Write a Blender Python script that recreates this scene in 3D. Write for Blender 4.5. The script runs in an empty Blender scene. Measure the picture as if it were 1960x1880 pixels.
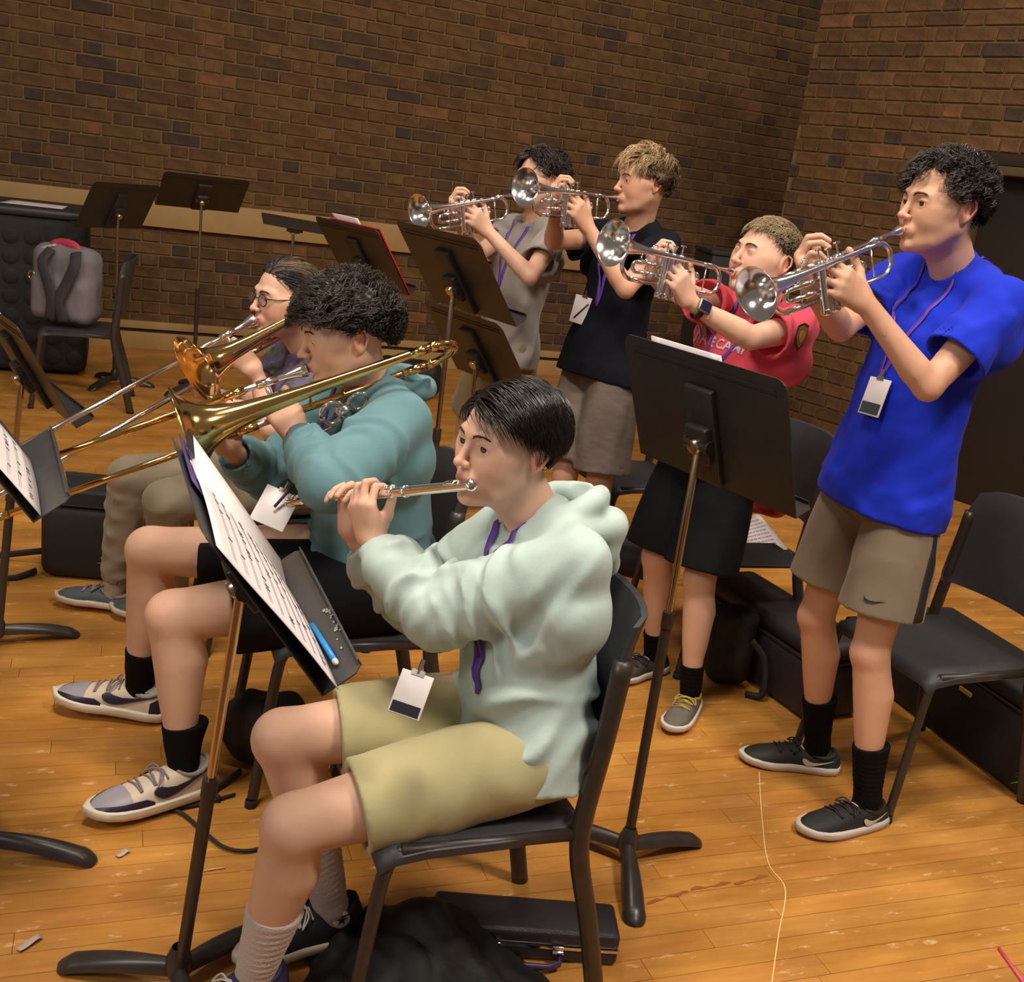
import bpy, bmesh, math, random, time
import numpy as np
from mathutils import Vector, Matrix
T0 = time.time()
random.seed(7); rng = np.random.default_rng(7)
scene = bpy.context.scene
COL = scene.collection
F32 = np.float32

# ------------------------------------------------------------------ camera
CAM_F, CAM_H, CX, CY = 2050.0, 1.6, 980.0, 940.0
_up = np.array([.136*CAM_F, -CAM_F, -(CY-324.0)]); _up /= np.linalg.norm(_up)
_fw = np.array([0, 0, 1.]) - _up*_up[2]; _fw /= np.linalg.norm(_fw)
_rt = np.cross(_fw, _up)
if _rt[0] < 0: _rt = -_rt
cam = bpy.data.cameras.new('camera'); camo = bpy.data.objects.new('camera', cam); COL.objects.link(camo)
cam.sensor_width = 36; cam.sensor_fit = 'HORIZONTAL'; cam.lens = CAM_F/1960*36; cam.clip_start = .05
camo.matrix_world = Matrix(((_rt[0], -_rt[1], -_rt[2], 0), (_fw[0], -_fw[1], -_fw[2], 0), (_up[0], -_up[1], -_up[2], CAM_H), (0, 0, 0, 1)))
scene.camera = camo

def V(*a): return np.array(a if len(a) > 1 else a[0], dtype=float)
def unit(v): v = np.asarray(v, float); return v/(np.linalg.norm(v)+1e-12)
CAMP = V(0, 0, CAM_H)
def ray(x, y):
    d = V((x-CX)/CAM_F, (y-CY)/CAM_F, 1.)
    return V(d@_rt, d@_fw, d@_up)
def at(x, y, Y):           # point seen at pixel x, y and standing Y metres into the room
    r = ray(x, y); return CAMP + r*(Y/r[1])
def flo(x, y, z=0):        # point seen at pixel x, y lying at height z
    r = ray(x, y); return CAMP + r*((z-CAM_H)/r[2])
def proj(p):
    p = np.asarray(p, float)-CAMP; c = p[0]*_rt+p[1]*_fw+p[2]*_up
    return V(CX+CAM_F*c[0]/c[2], CY+CAM_F*c[1]/c[2])
def reach(P, x, y, L, s):  # point seen at x, y at distance L from P; s = +1 farther, -1 nearer
    r = unit(ray(x, y)); o = CAMP-P; b = o@r; c = o@o-L*L; D = b*b-c
    if D < 0:
        q = CAMP + r*(-b); return P + unit(q-P)*L
    return CAMP + r*(-b + s*math.sqrt(D))
def ik(A, B, l1, l2, hint=None, px=None):
    d = B-A; L = np.linalg.norm(d); n = d/L
    if L > (l1+l2)*.999: return A + n*l1*L/(l1+l2)
    a = (l1*l1-l2*l2+L*L)/(2*L); h = math.sqrt(max(l1*l1-a*a, 0)); c = A+n*a
    if px is not None:
        e1 = unit(np.cross(n, V(.3, .2, .9))); e2 = np.cross(n, e1); best = None
        for k in range(180):
            t = k*math.pi/90; p = c+h*(math.cos(t)*e1+math.sin(t)*e2); q = np.hypot(*(proj(p)-V(px)))
            if hint is not None: q += 40*(1-unit(p-c)@unit(hint))
            if best is None or q < best[0]: best = (q, p)
        return best[1]
    e = unit(hint-n*(hint@n)); return c+e*h
def yawv(deg, pitch=0):
    a, b = math.radians(deg), math.radians(pitch)
    return V(math.cos(a)*math.cos(b), math.sin(a)*math.cos(b), math.sin(b))

# ------------------------------------------------------------------ world, lights, exposure
scene.view_settings.view_transform = 'Standard'; scene.view_settings.look = 'None'
scene.view_settings.gamma = 1.0; scene.view_settings.use_curve_mapping = False
scene.view_settings.exposure = 0.0
w = bpy.data.worlds.new('world'); scene.world = w; w.use_nodes = True
w.node_tree.nodes['Background'].inputs[0].default_value = (1.0, .84, .68, 1)
w.node_tree.nodes['Background'].inputs[1].default_value = 0.13
def area(name, loc, target, sx, sy, energy, col=(1, .78, .55), spread=180):
    l = bpy.data.lights.new(name, 'AREA'); l.shape = 'RECTANGLE'; l.size = sx; l.size_y = sy
    l.energy = energy; l.color = col; l.spread = math.radians(spread)
    o = bpy.data.objects.new(name, l); COL.objects.link(o); o.location = loc
    o.rotation_euler = (Vector(target)-Vector(loc)).to_track_quat('-Z', 'Y').to_euler(); return o
area('stage_light_panel', (-.6, 1.5, 4.6), (-.3, 2.6, 0), 1.0, .5, 106, (1, .88, .74))
area('stage_light_panel', (1.7, .8, 4.4), (.8, 3.2, .6), .8, .5, 112, (1, .88, .74))
area('stage_light_panel', (-1.0, 3.9, 4.9), (-.7, 3.8, 0), .9, .5, 46, (1, .84, .66))
area('stage_light_panel', (2.7, 4.3, 4.9), (.3, 6.6, .6), .9, .5, 76, (1, .84, .66))
area('house_light_panel', (-3.0, -1.5, 4.0), (.6, 4, 1.0), 1.2, 1.2, 84, (1, .92, .82))

# ------------------------------------------------------------------ materials
MATS = {}
def nt_new(name):
    m = bpy.data.materials.new(name); m.use_nodes = True; nt = m.node_tree
    return m, nt, nt.nodes['Principled BSDF']
def mat(name, col, rough=.6, metal=0., spec=.5, noise=0., nscale=40., bump=0., bscale=200., sheen=0., coat=0., sss=0., attr=False, alpha=None, stretch=None):
    if name in MATS: return MATS[name]
    m, nt, b = nt_new(name); L = nt.links; N = nt.nodes
    c4 = (*col, 1)
    b.inputs['Base Color'].default_value = c4; b.inputs['Roughness'].default_value = rough
    b.inputs['Metallic'].default_value = metal; b.inputs['Specular IOR Level'].default_value = spec
    tc = N.new('ShaderNodeTexCoord'); src = tc.outputs['Object']
    if stretch:
        mp = N.new('ShaderNodeMapping'); mp.inputs['Scale'].default_value = stretch; L.new(src, mp.inputs[0]); src = mp.outputs[0]
    out = None
    if noise > 0:
        n = N.new('ShaderNodeTexNoise'); n.inputs['Scale'].default_value = nscale; n.inputs['Detail'].default_value = 5; L.new(src, n.inputs[0])
        mx = N.new('ShaderNodeMix'); mx.data_type = 'RGBA'; mx.inputs['A'].default_value = tuple(c*(1-noise) for c in col)+(1,)
        mx.inputs['B'].default_value = tuple(min(1, c*(1+noise)) for c in col)+(1,); L.new(n.outputs['Fac'], mx.inputs['Factor']); out = mx.outputs['Result']
    if attr:
        a = N.new('ShaderNodeAttribute'); a.attribute_name = 'Col'
        mm = N.new('ShaderNodeMix'); mm.data_type = 'RGBA'; mm.blend_type = 'MULTIPLY'; mm.inputs['Factor'].default_value = 1
        if out is None: mm.inputs['A'].default_value = c4
        else: L.new(out, mm.inputs['A'])
        L.new(a.outputs['Color'], mm.inputs['B']); out = mm.outputs['Result']
    if out is not None: L.new(out, b.inputs['Base Color'])
    if bump > 0:
        n2 = N.new('ShaderNodeTexNoise'); n2.inputs['Scale'].default_value = bscale; n2.inputs['Detail'].default_value = 4; L.new(src, n2.inputs[0])
        bp = N.new('ShaderNodeBump'); bp.inputs['Strength'].default_value = bump; bp.inputs['Distance'].default_value = .01
        L.new(n2.outputs['Fac'], bp.inputs['Height']); L.new(bp.outputs[0], b.inputs['Normal'])
    if sheen: b.inputs['Sheen Weight'].default_value = sheen; b.inputs['Sheen Roughness'].default_value = .5
    if coat: b.inputs['Coat Weight'].default_value = coat
    if sss:
        b.inputs['Subsurface Weight'].default_value = sss; b.inputs['Subsurface Radius'].default_value = (1, .35, .2); b.inputs['Subsurface Scale'].default_value = .012
    if alpha is not None: b.inputs['Alpha'].default_value = alpha
    MATS[name] = m; return m
def srgb(r, g, b):
    f = lambda c: (c/255/12.92) if c/255 <= .04045 else ((c/255+.055)/1.055)**2.4
    return (f(r), f(g), f(b))

# ------------------------------------------------------------------ object helpers
def mesh_arrays(name, verts, faces, smooth=True):
    verts = np.asarray(verts, F32); me = bpy.data.meshes.new(name)
    if isinstance(faces, np.ndarray) and faces.ndim == 2:
        n, k = faces.shape; me.vertices.add(len(verts)); me.vertices.foreach_set('co', verts.ravel())
        me.loops.add(n*k); me.loops.foreach_set('vertex_index', faces.astype(np.int32).ravel())
        me.polygons.add(n); me.polygons.foreach_set('loop_start', np.arange(0, n*k, k, dtype=np.int32))
        me.update(calc_edges=True)
    else:
        me.from_pydata([tuple(map(float, v)) for v in verts], [], [tuple(int(i) for i in f) for f in faces])
    me.polygons.foreach_set('use_smooth', np.full(len(me.polygons), bool(smooth)))
    me.update(); return me
def wmat(o):
    return (wmat(o.parent) @ o.matrix_parent_inverse if o.parent else Matrix.Identity(4)) @ o.matrix_basis
def link(name, me, m=None, parent=None, **kw):
    o = bpy.data.objects.new(name, me); COL.objects.link(o)
    if m is not None and me is not None:
        me.materials.clear()
        for q in (m if isinstance(m, (list, tuple)) else [m]): me.materials.append(q)
    if parent is not None: o.parent = parent; o.matrix_parent_inverse = wmat(parent).inverted()
    for k, v in kw.items(): o[k] = v
    return o
def thing(name, loc, label, cat, group=None, rz=0, rot=None):
    o = bpy.data.objects.new(name, None); COL.objects.link(o); o.location = tuple(map(float, loc)); o.empty_display_size = .05
    if rot is not None: o.rotation_euler = rot
    else: o.rotation_euler = (0, 0, rz)
    o['label'] = label; o['category'] = cat
    if group: o['group'] = group
    return o
def local(name, me, m, parent, **kw):   # part given in its thing's own frame
    o = bpy.data.objects.new(name, me); COL.objects.link(o)
    if m is not None:
        me.materials.clear()
        for q in (m if isinstance(m, (list, tuple)) else [m]): me.materials.append(q)
    if parent is not None: o.parent = parent
    for k, v in kw.items(): o[k] = v
    return o

class MB:
    """mesh builder: gathers pieces into one mesh"""
    def __init__(s): s.v = []; s.f = []; s.n = 0
    def add(s, v, f):
        v = np.asarray(v, float); s.v.append(v); s.f += [tuple(int(i)+s.n for i in q) for q in f]; s.n += len(v); return s
    def box(s, c, h, R=None, bev=0):
        c = V(c); h = V(h); R = np.eye(3) if R is None else np.asarray(R)   # R columns = axes
        if bev <= 0:
            v = [c+R@(h*V(x, y, z)) for x in (-1, 1) for y in (-1, 1) for z in (-1, 1)]
            return s.add(v, [(0, 1, 3, 2), (4, 6, 7, 5), (0, 4, 5, 1), (2, 3, 7, 6), (0, 2, 6, 4), (1, 5, 7, 3)])
        bm = bmesh.new(); bmesh.ops.create_cube(bm, size=2)
        for q in bm.verts: q.co = Vector((q.co.x*h[0], q.co.y*h[1], q.co.z*h[2]))
        bmesh.ops.bevel(bm, geom=bm.edges[:], offset=bev, segments=3, profile=.5, affect='EDGES')
        bm.verts.index_update()
        v = [c+R@V(tuple(q.co)) for q in bm.verts]; f = [tuple(q.index for q in p.verts) for p in bm.faces]; bm.free()
        return s.add(v, f)
    def tube(s, pts, r, n=12, cap=True, flat=None, closed=False):
        pts = [V(p) for p in pts]; m = len(pts)
        r = [r]*m if np.isscalar(r) else list(r)
        T = []
        for i in range(m):
            a = pts[(i-1) % m] if closed else pts[max(i-1, 0)]; b = pts[(i+1) % m] if closed else pts[min(i+1, m-1)]
            T.append(unit(b-a))
        e = unit(np.cross(T[0], V(.31, .17, .93))); v = []
        if flat is not None: e = unit(flat[0]-T[0]*(V(flat[0])@T[0]))
        for i in range(m):
            e = unit(e-T[i]*(e@T[i])); g = np.cross(T[i], e)
            fs = 1 if flat is None else flat[1]
            for k in range(n):
                a = 2*math.pi*k/n; v.append(pts[i]+r[i]*(math.cos(a)*e*fs+math.sin(a)*g))
        f = []
        for i in range(m if closed else m-1):
            j = (i+1) % m
            for k in range(n):
                l = (k+1) % n; f.append((i*n+k, i*n+l, j*n+l, j*n+k))
        if cap and not closed:
            f.append(tuple(range(n))[::-1]); f.append(tuple((m-1)*n+k for k in range(n)))
        return s.add(v, f)
    def lathe(s, base, axis, prof, n=32, cap=False):   # prof: (distance along axis, radius)
        base = V(base); ax = unit(axis); e = unit(np.cross(ax, V(.31, .17, .93))); g = np.cross(ax, e); v = []
        for t, r in prof:
            for k in range(n):
                a = 2*math.pi*k/n; v.append(base+ax*t+r*(math.cos(a)*e+math.sin(a)*g))
        f = [(i*n+k, i*n+(k+1) % n, (i+1)*n+(k+1) % n, (i+1)*n+k) for i in range(len(prof)-1) for k in range(n)]
        if cap: f.append(tuple(range(n))[::-1]); f.append(tuple((len(prof)-1)*n+k for k in range(n)))
        return s.add(v, f)
    def grid(s, P):   # P: rows x cols x 3
        P = np.asarray(P, float); a, b = P.shape[:2]
        return s.add(P.reshape(-1, 3), [(i*b+j, i*b+j+1, (i+1)*b+j+1, (i+1)*b+j) for i in range(a-1) for j in range(b-1)])
    def slab(s, P, nrm, th):  # a thin sheet with thickness from a grid
        P = np.asarray(P, float); a, b = P.shape[:2]; Q = P+np.asarray(nrm)*th
        v = np.concatenate([P.reshape(-1, 3), Q.reshape(-1, 3)]); o = a*b; f = []
        for i in range(a-1):
            for j in range(b-1):
                q = (i*b+j, i*b+j+1, (i+1)*b+j+1, (i+1)*b+j); f.append(q[::-1]); f.append(tuple(x+o for x in q))
        edge = [j for j in range(b)]+[i*b+b-1 for i in range(1, a)]+[(a-1)*b+j for j in range(b-2, -1, -1)]+[i*b for i in range(a-2, 0, -1)]
        for x, y in zip(edge, edge[1:]+edge[:1]): f.append((x, y, y+o, x+o))
        return s.add(v, f)
    def poly(s, pts, nrm, th):  # polygon with thickness
        pts = [V(p) for p in pts]; n = len(pts); d = V(nrm)*th
        v = pts+[p+d for p in pts]
        return s.add(v, [tuple(range(n))[::-1], tuple(range(n, 2*n))]+[(i, (i+1) % n, (i+1) % n+n, i+n) for i in range(n)])
    def mesh(s, name='mesh', smooth=True, auto=None):
        me = mesh_arrays(name, np.concatenate(s.v), s.f, smooth)
        if auto is not None:
            try: me.set_sharp_from_angle(angle=math.radians(auto))
            except Exception: pass
        return me
    def xf(s, M):
        M = np.asarray(M); s.v = [np.c_[q, np.ones(len(q))]@M.T[:, :3] for q in s.v]; return s
def arc(c, a, b, t0, t1, n=10):
    return [V(c)+V(a)*math.cos(t)+V(b)*math.sin(t) for t in np.linspace(t0, t1, n)]
def smooth_path(pts, n=8):
    pts = [V(p) for p in pts]; P = [2*pts[0]-pts[1]]+pts+[2*pts[-1]-pts[-2]]; out = []
    for i in range(1, len(P)-2):
        a, b, c, d = P[i-1:i+3]
        for k in range(n):
            t = k/n; out.append(.5*((2*b)+(-a+c)*t+(2*a-5*b+4*c-d)*t*t+(-a+3*b-3*c+d)*t**3))
    out.append(pts[-1]); return out

# ------------------------------------------------------------------ implicit surfaces
class Prim:
    def __init__(s, fn, c, r): s.fn = fn; s.c = V(c); s.r = r
def sph(c, r):
    c = V(c).astype(F32); 
    def fn(P): q = P-c; return np.sqrt(np.einsum('ij,ij->i', q, q))-r
    return Prim(fn, c, r)
def ell(c, rad, R=None):   # R columns = axes
    c = V(c).astype(F32); rad = V(rad).astype(F32); R = (np.eye(3) if R is None else np.asarray(R)).astype(F32)
    def fn(P):
        q = ((P-c)@R)/rad; k0 = np.sqrt(np.einsum('ij,ij->i', q, q)); q = q/rad; k1 = np.sqrt(np.einsum('ij,ij->i', q, q))+1e-9
        return k0*(k0-1)/k1
    return Prim(fn, c, float(max(rad)))
def limb(pts, rad, flat=None):   # polyline tube, radius interpolated; flat=(axis, s) widens s times along axis
    pts = [V(p) for p in pts]; rad = list(rad) if not np.isscalar(rad) else [rad]*len(pts)
    ax = None if flat is None else unit(flat[0]).astype(F32)
    k2 = None if flat is None else F32(1/flat[1]**2-1)
    segs = []
    for i in range(len(pts)-1):
        ba = (pts[i+1]-pts[i]).astype(F32); bb = F32(max(float(ba@ba), 1e-9)); segs.append((pts[i].astype(F32), ba, bb, F32(rad[i]), F32(rad[i+1]-rad[i]), F32(0) if ax is None else F32(ba@ax)))
    def fn(P):
        best = None
        for a, ba, bb, r0, dr, bx in segs:
            pa = P-a; pb = pa@ba; t = np.minimum(np.maximum(pb/bb, 0), 1); d2 = np.einsum('ij,ij->i', pa, pa); d2 -= t*(2*pb-t*bb)
            if ax is not None: q = pa@ax-t*bx; d2 += k2*q*q
            d = np.sqrt(np.maximum(d2, 0)); d -= t*dr+r0; best = d if best is None else np.minimum(best, d, out=best)
        return best
    A = np.array(pts); c = (A.min(0)+A.max(0))/2
    return Prim(fn, c, float(np.linalg.norm(A-c, axis=1).max())+max(rad)*(1 if flat is None else max(1, flat[1])))
def rbox(c, half, r=.005, R=None):
    c = V(c).astype(F32); h = (V(half)-r).astype(F32); R = (np.eye(3) if R is None else np.asarray(R)).astype(F32)
    def fn(P):
        q = np.abs((P-c)@R)-h; return np.sqrt((np.maximum(q, 0)**2).sum(1))+np.minimum(q.max(1), 0)-r
    return Prim(fn, c, float(np.linalg.norm(half)))
def half(p, n):    # solid on the side opposite to n
    p = V(p).astype(F32); n = unit(n).astype(F32); return Prim(lambda P: (P-p)@n, p, 1e3)
def inter(a, *bs):
    def fn(P):
        d = a.fn(P)
        for b in bs: d = np.maximum(d, b.fn(P))
        return d
    return Prim(fn, a.c, a.r)
class SDF:
    def __init__(s): s.ops = []; s.cache = None
    def u(s, p, k=.01): s.ops.append(('u', p, k)); return s
    def d(s, p, k=.004): s.ops.append(('d', p, k)); return s
    def i(s, p, k=.002): s.ops.append(('i', p, k)); return s
    def disp(s, fn): s.ops.append(('w', fn, 0)); return s
    def __call__(s, P, skip=.07):
        P = np.asarray(P, F32)
        d = np.full(len(P), 1e3, F32)
        c = (P.min(0)+P.max(0))/2; rad = float(np.sqrt(((P-c)**2).sum(1).max()))
        for t, p, k in s.ops:
            if t == 'w':
                d = d + p(P, d); continue
            e = p.fn(P)
            if t == 'u':
                h = np.clip(.5+.5*(d-e)/k, 0, 1); d = d*(1-h)+e*h-k*h*(1-h)
            elif t == 'd':
                h = np.clip(.5-.5*(d+e)/k, 0, 1); d = d*(1-h)-e*h+k*h*(1-h)
            else:
                h = np.clip(.5-.5*(d-e)/k, 0, 1); d = d*(1-h)+e*h+k*h*(1-h)
        return d
    def grad(s, p, e=.002):
        p = np.asarray(p, F32).reshape(-1, 3); g = []
        for i in range(3):
            o = np.zeros(3, F32); o[i] = e; g.append(s(p+o, 9)-s(p-o, 9))
        g = np.stack(g, 1); return g/(np.linalg.norm(g, axis=1, keepdims=True)+1e-9)
    def hit(s, x, y, off=.0):      # first point of the surface seen at a pixel
        r = unit(ray(x, y)); t = np.arange(.8, 6.5, .004); d = s((CAMP+t[:, None]*r).astype(F32), 9); k = np.argmax(d < off); return CAMP+r*(t[k]-.004)
    def snap(s, p, off=.003, it=8):
        p = np.array(p, F32).reshape(-1, 3)
        for _ in range(it):
            d = s(p, 9); p = p-s.grad(p)*(d-off)[:, None]*.8
        return p.astype(float)
def bounds(s, pad=.012):
    lo = np.full(3, 1e9); hi = -lo
    for t, p, k in s.ops:
        if t == 'u': lo = np.minimum(lo, p.c-p.r); hi = np.maximum(hi, p.c+p.r)
    return lo-pad, hi+pad
def polygonise(f, h, lo=None, hi=None, B=8):
    if lo is None: lo, hi = bounds(f)
    lo = V(lo); hi = V(hi); nb = np.maximum(np.ceil((hi-lo)/(h*B)).astype(int), 1); n = nb*B+1
    ci = np.stack(np.meshgrid(*[np.arange(k) for k in nb], indexing='ij'), -1).reshape(-1, 3)
    cen = (lo+(ci+.5)*B*h).astype(F32); hd = B*h*.87; dc = np.empty(len(cen), F32)
    for a in range(0, len(cen), 256): dc[a:a+256] = f(cen[a:a+256], .3)
    act = np.abs(dc) < 1.1*hd+.004
    Vv = np.where(dc < 0, F32(-1), F32(1)).reshape(nb); Vv = np.repeat(np.repeat(np.repeat(Vv, B, 0), B, 1), B, 2)
    Vv = np.pad(Vv, ((0, 1),)*3, mode='edge')
    ai = ci[act]; off = np.stack(np.meshgrid(*[np.arange(B+1)]*3, indexing='ij'), -1).reshape(-1, 3)
    step = 10
    order = np.lexsort((ai[:, 2]//3, ai[:, 1]//3, ai[:, 0]//3)); ai = ai[order]
    def run(a):
        idx = (ai[a:a+step, None, :]*B+off[None]).reshape(-1, 3)
        Vv[idx[:, 0], idx[:, 1], idx[:, 2]] = f((lo+idx*h).astype(F32), .03)
    for a in range(0, len(ai), step): run(a)
    s = Vv < 0; c = [s[i:n[0]-1+i, j:n[1]-1+j, k:n[2]-1+k] for i in (0, 1) for j in (0, 1) for k in (0, 1)]
    su = sum(x.astype(np.int8) for x in c); m = (su > 0) & (su < 8); cells = np.argwhere(m)
    if len(cells) == 0: return np.zeros((0, 3)), np.zeros((0, 4), int)
    idm = np.full(m.shape, -1, np.int32); idm[m] = np.arange(len(cells))
    acc = np.zeros((len(cells), 3), F32); cnt = np.zeros(len(cells), F32)
    cor = [(i, j, k) for i in (0, 1) for j in (0, 1) for k in (0, 1)]
    for p in cor:
        for ax in range(3):
            if p[ax]: continue
            q = list(p); q[ax] = 1
            a = cells+p; b = cells+q; va = Vv[a[:, 0], a[:, 1], a[:, 2]]; vb = Vv[b[:, 0], b[:, 1], b[:, 2]]
            x = (va < 0) != (vb < 0); t = np.where(x, va/(va-vb+1e-12), 0)
            pos = np.tile(np.array(p, F32), (len(cells), 1)); pos[:, ax] += t
            acc += pos*x[:, None]; cnt += x
    verts = lo+(cells+acc/cnt[:, None])*h; faces = []
    for ax in range(3):
        u, w_ = (ax+1) % 3, (ax+2) % 3
        sl0 = [slice(None)]*3; sl1 = [slice(None)]*3; sl0[ax] = slice(0, -1); sl1[ax] = slice(1, None)
        A = s[tuple(sl0)]; Bq = s[tuple(sl1)]; e = np.argwhere(A != Bq)
        ok = (e[:, u] > 0) & (e[:, w_] > 0) & (e[:, u] < n[u]-1) & (e[:, w_] < n[w_]-1); e = e[ok]
        inside = A[e[:, 0], e[:, 1], e[:, 2]]; q = []
        for du, dw in ((-1, -1), (0, -1), (0, 0), (-1, 0)):
            g = e.copy(); g[:, u] += du; g[:, w_] += dw; q.append(idm[g[:, 0], g[:, 1], g[:, 2]])
        q = np.stack(q, 1); q[~inside] = q[~inside][:, ::-1]; faces.append(q)
    F = np.concatenate(faces); F = F[(F >= 0).all(1)]
    return verts, F
def relax(v, f, it=1, lam=.5):
    for _ in range(it):
        acc = np.zeros_like(v); cnt = np.zeros(len(v))
        for a, b in ((0, 1), (1, 2), (2, 3), (3, 0)):
            np.add.at(acc, f[:, a], v[f[:, b]]); np.add.at(acc, f[:, b], v[f[:, a]])
            np.add.at(cnt, f[:, a], 1); np.add.at(cnt, f[:, b], 1)
        v = v*(1-lam)+acc/np.maximum(cnt, 1)[:, None]*lam
    return v
def join_arrays(parts):
    vs, fs, n = [], [], 0
    for v, f in parts: vs.append(v); fs.append(f+n); n += len(v)
    return np.concatenate(vs), np.concatenate(fs)
def set_col(me, c):
    a = me.color_attributes.new('Col', 'FLOAT_COLOR', 'POINT'); c = np.c_[c, np.ones(len(c))].astype(F32); a.data.foreach_set('color', c.ravel())
def folds(amp, wl, axis, seed=0, n=3, ridge=True, stretch=4.):
    """soft drapes running roughly along axis"""
    r = np.random.default_rng(seed); ax = unit(axis); v0 = r.normal(size=3); v0 = unit(v0-ax*(v0@ax)); v1 = np.cross(ax, v0); K = []
    for i in range(n):
        t = i*math.pi/n+r.uniform(-.3, .3); v = v0*math.cos(t)+v1*math.sin(t)+ax/stretch*r.uniform(-.8, .8)
        m = r.normal(size=3)*2*math.pi/(wl*4.5); m2 = r.normal(size=3)*2*math.pi/(wl*3.5); K.append(((v*2*math.pi/(wl*r.uniform(.8, 1.5))).astype(F32), m.astype(F32), m2.astype(F32), r.uniform(0, 6), r.uniform(0, 6)))
    def fn(P, d):
        o = np.zeros(len(P), F32)
        for k, m, m2, a, b in K:
            x = np.sin(P@k+a+1.8*np.sin(P@m+b)); x = (x*.5+.5)**2.2-.3 if ridge else x*.5; o += x*(.55+.45*np.sin(P@m2+a))
        return -(amp/n*2.2)*o*np.clip(1-np.abs(d)/.05, 0, 1)
    return fn
def rings(a, b, amp, wl, R=.12, seed=0, t0=0, t1=1):   # crumples across a sleeve from a to b
    a = V(a).astype(F32); ba = (V(b)-a).astype(F32); L = float(np.linalg.norm(ba)); n = ba/L
    r = np.random.default_rng(seed); m1 = (r.normal(size=3)*14).astype(F32); m2 = (r.normal(size=3)*30).astype(F32); ph = r.uniform(0, 6)
    def fn(P, d):
        pa = P-a; t = pa@n; q = np.sqrt(np.maximum((pa*pa).sum(1)-t*t, 0)); x = t/L
        wgt = np.clip((x-t0)/.12, 0, 1)*np.clip((t1-x)/.12, 0, 1)*np.clip((R-q)/.03, 0, 1)
        s_ = np.sin(t*2*math.pi/wl+ph+2.2*np.sin(P@m1)); amp_ = .55+.45*np.sin(P@m2)
        return -amp*wgt*amp_*((s_*.5+.5)**2*1.4-.5)
    return fn
# ------------------------------------------------------------------ people
SKIN = {
 'fair':  mat('skin_fair', (.72, .44, .315), .5, noise=.06, nscale=25, sss=.12, attr=True, spec=.4),
 'warm':  mat('skin_warm', (.68, .385, .255), .5, noise=.06, nscale=25, sss=.12, attr=True, spec=.4),
 'pale':  mat('skin_pale', (.74, .46, .33), .5, noise=.06, nscale=25, sss=.12, attr=True, spec=.4)}
M_EYE = mat('eye_white', (.75, .72, .68), .15); M_IRIS = mat('eye_iris', (.05, .025, .012), .1); M_BROW = mat('brow_hair', (.05, .03, .018), .8)

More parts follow.
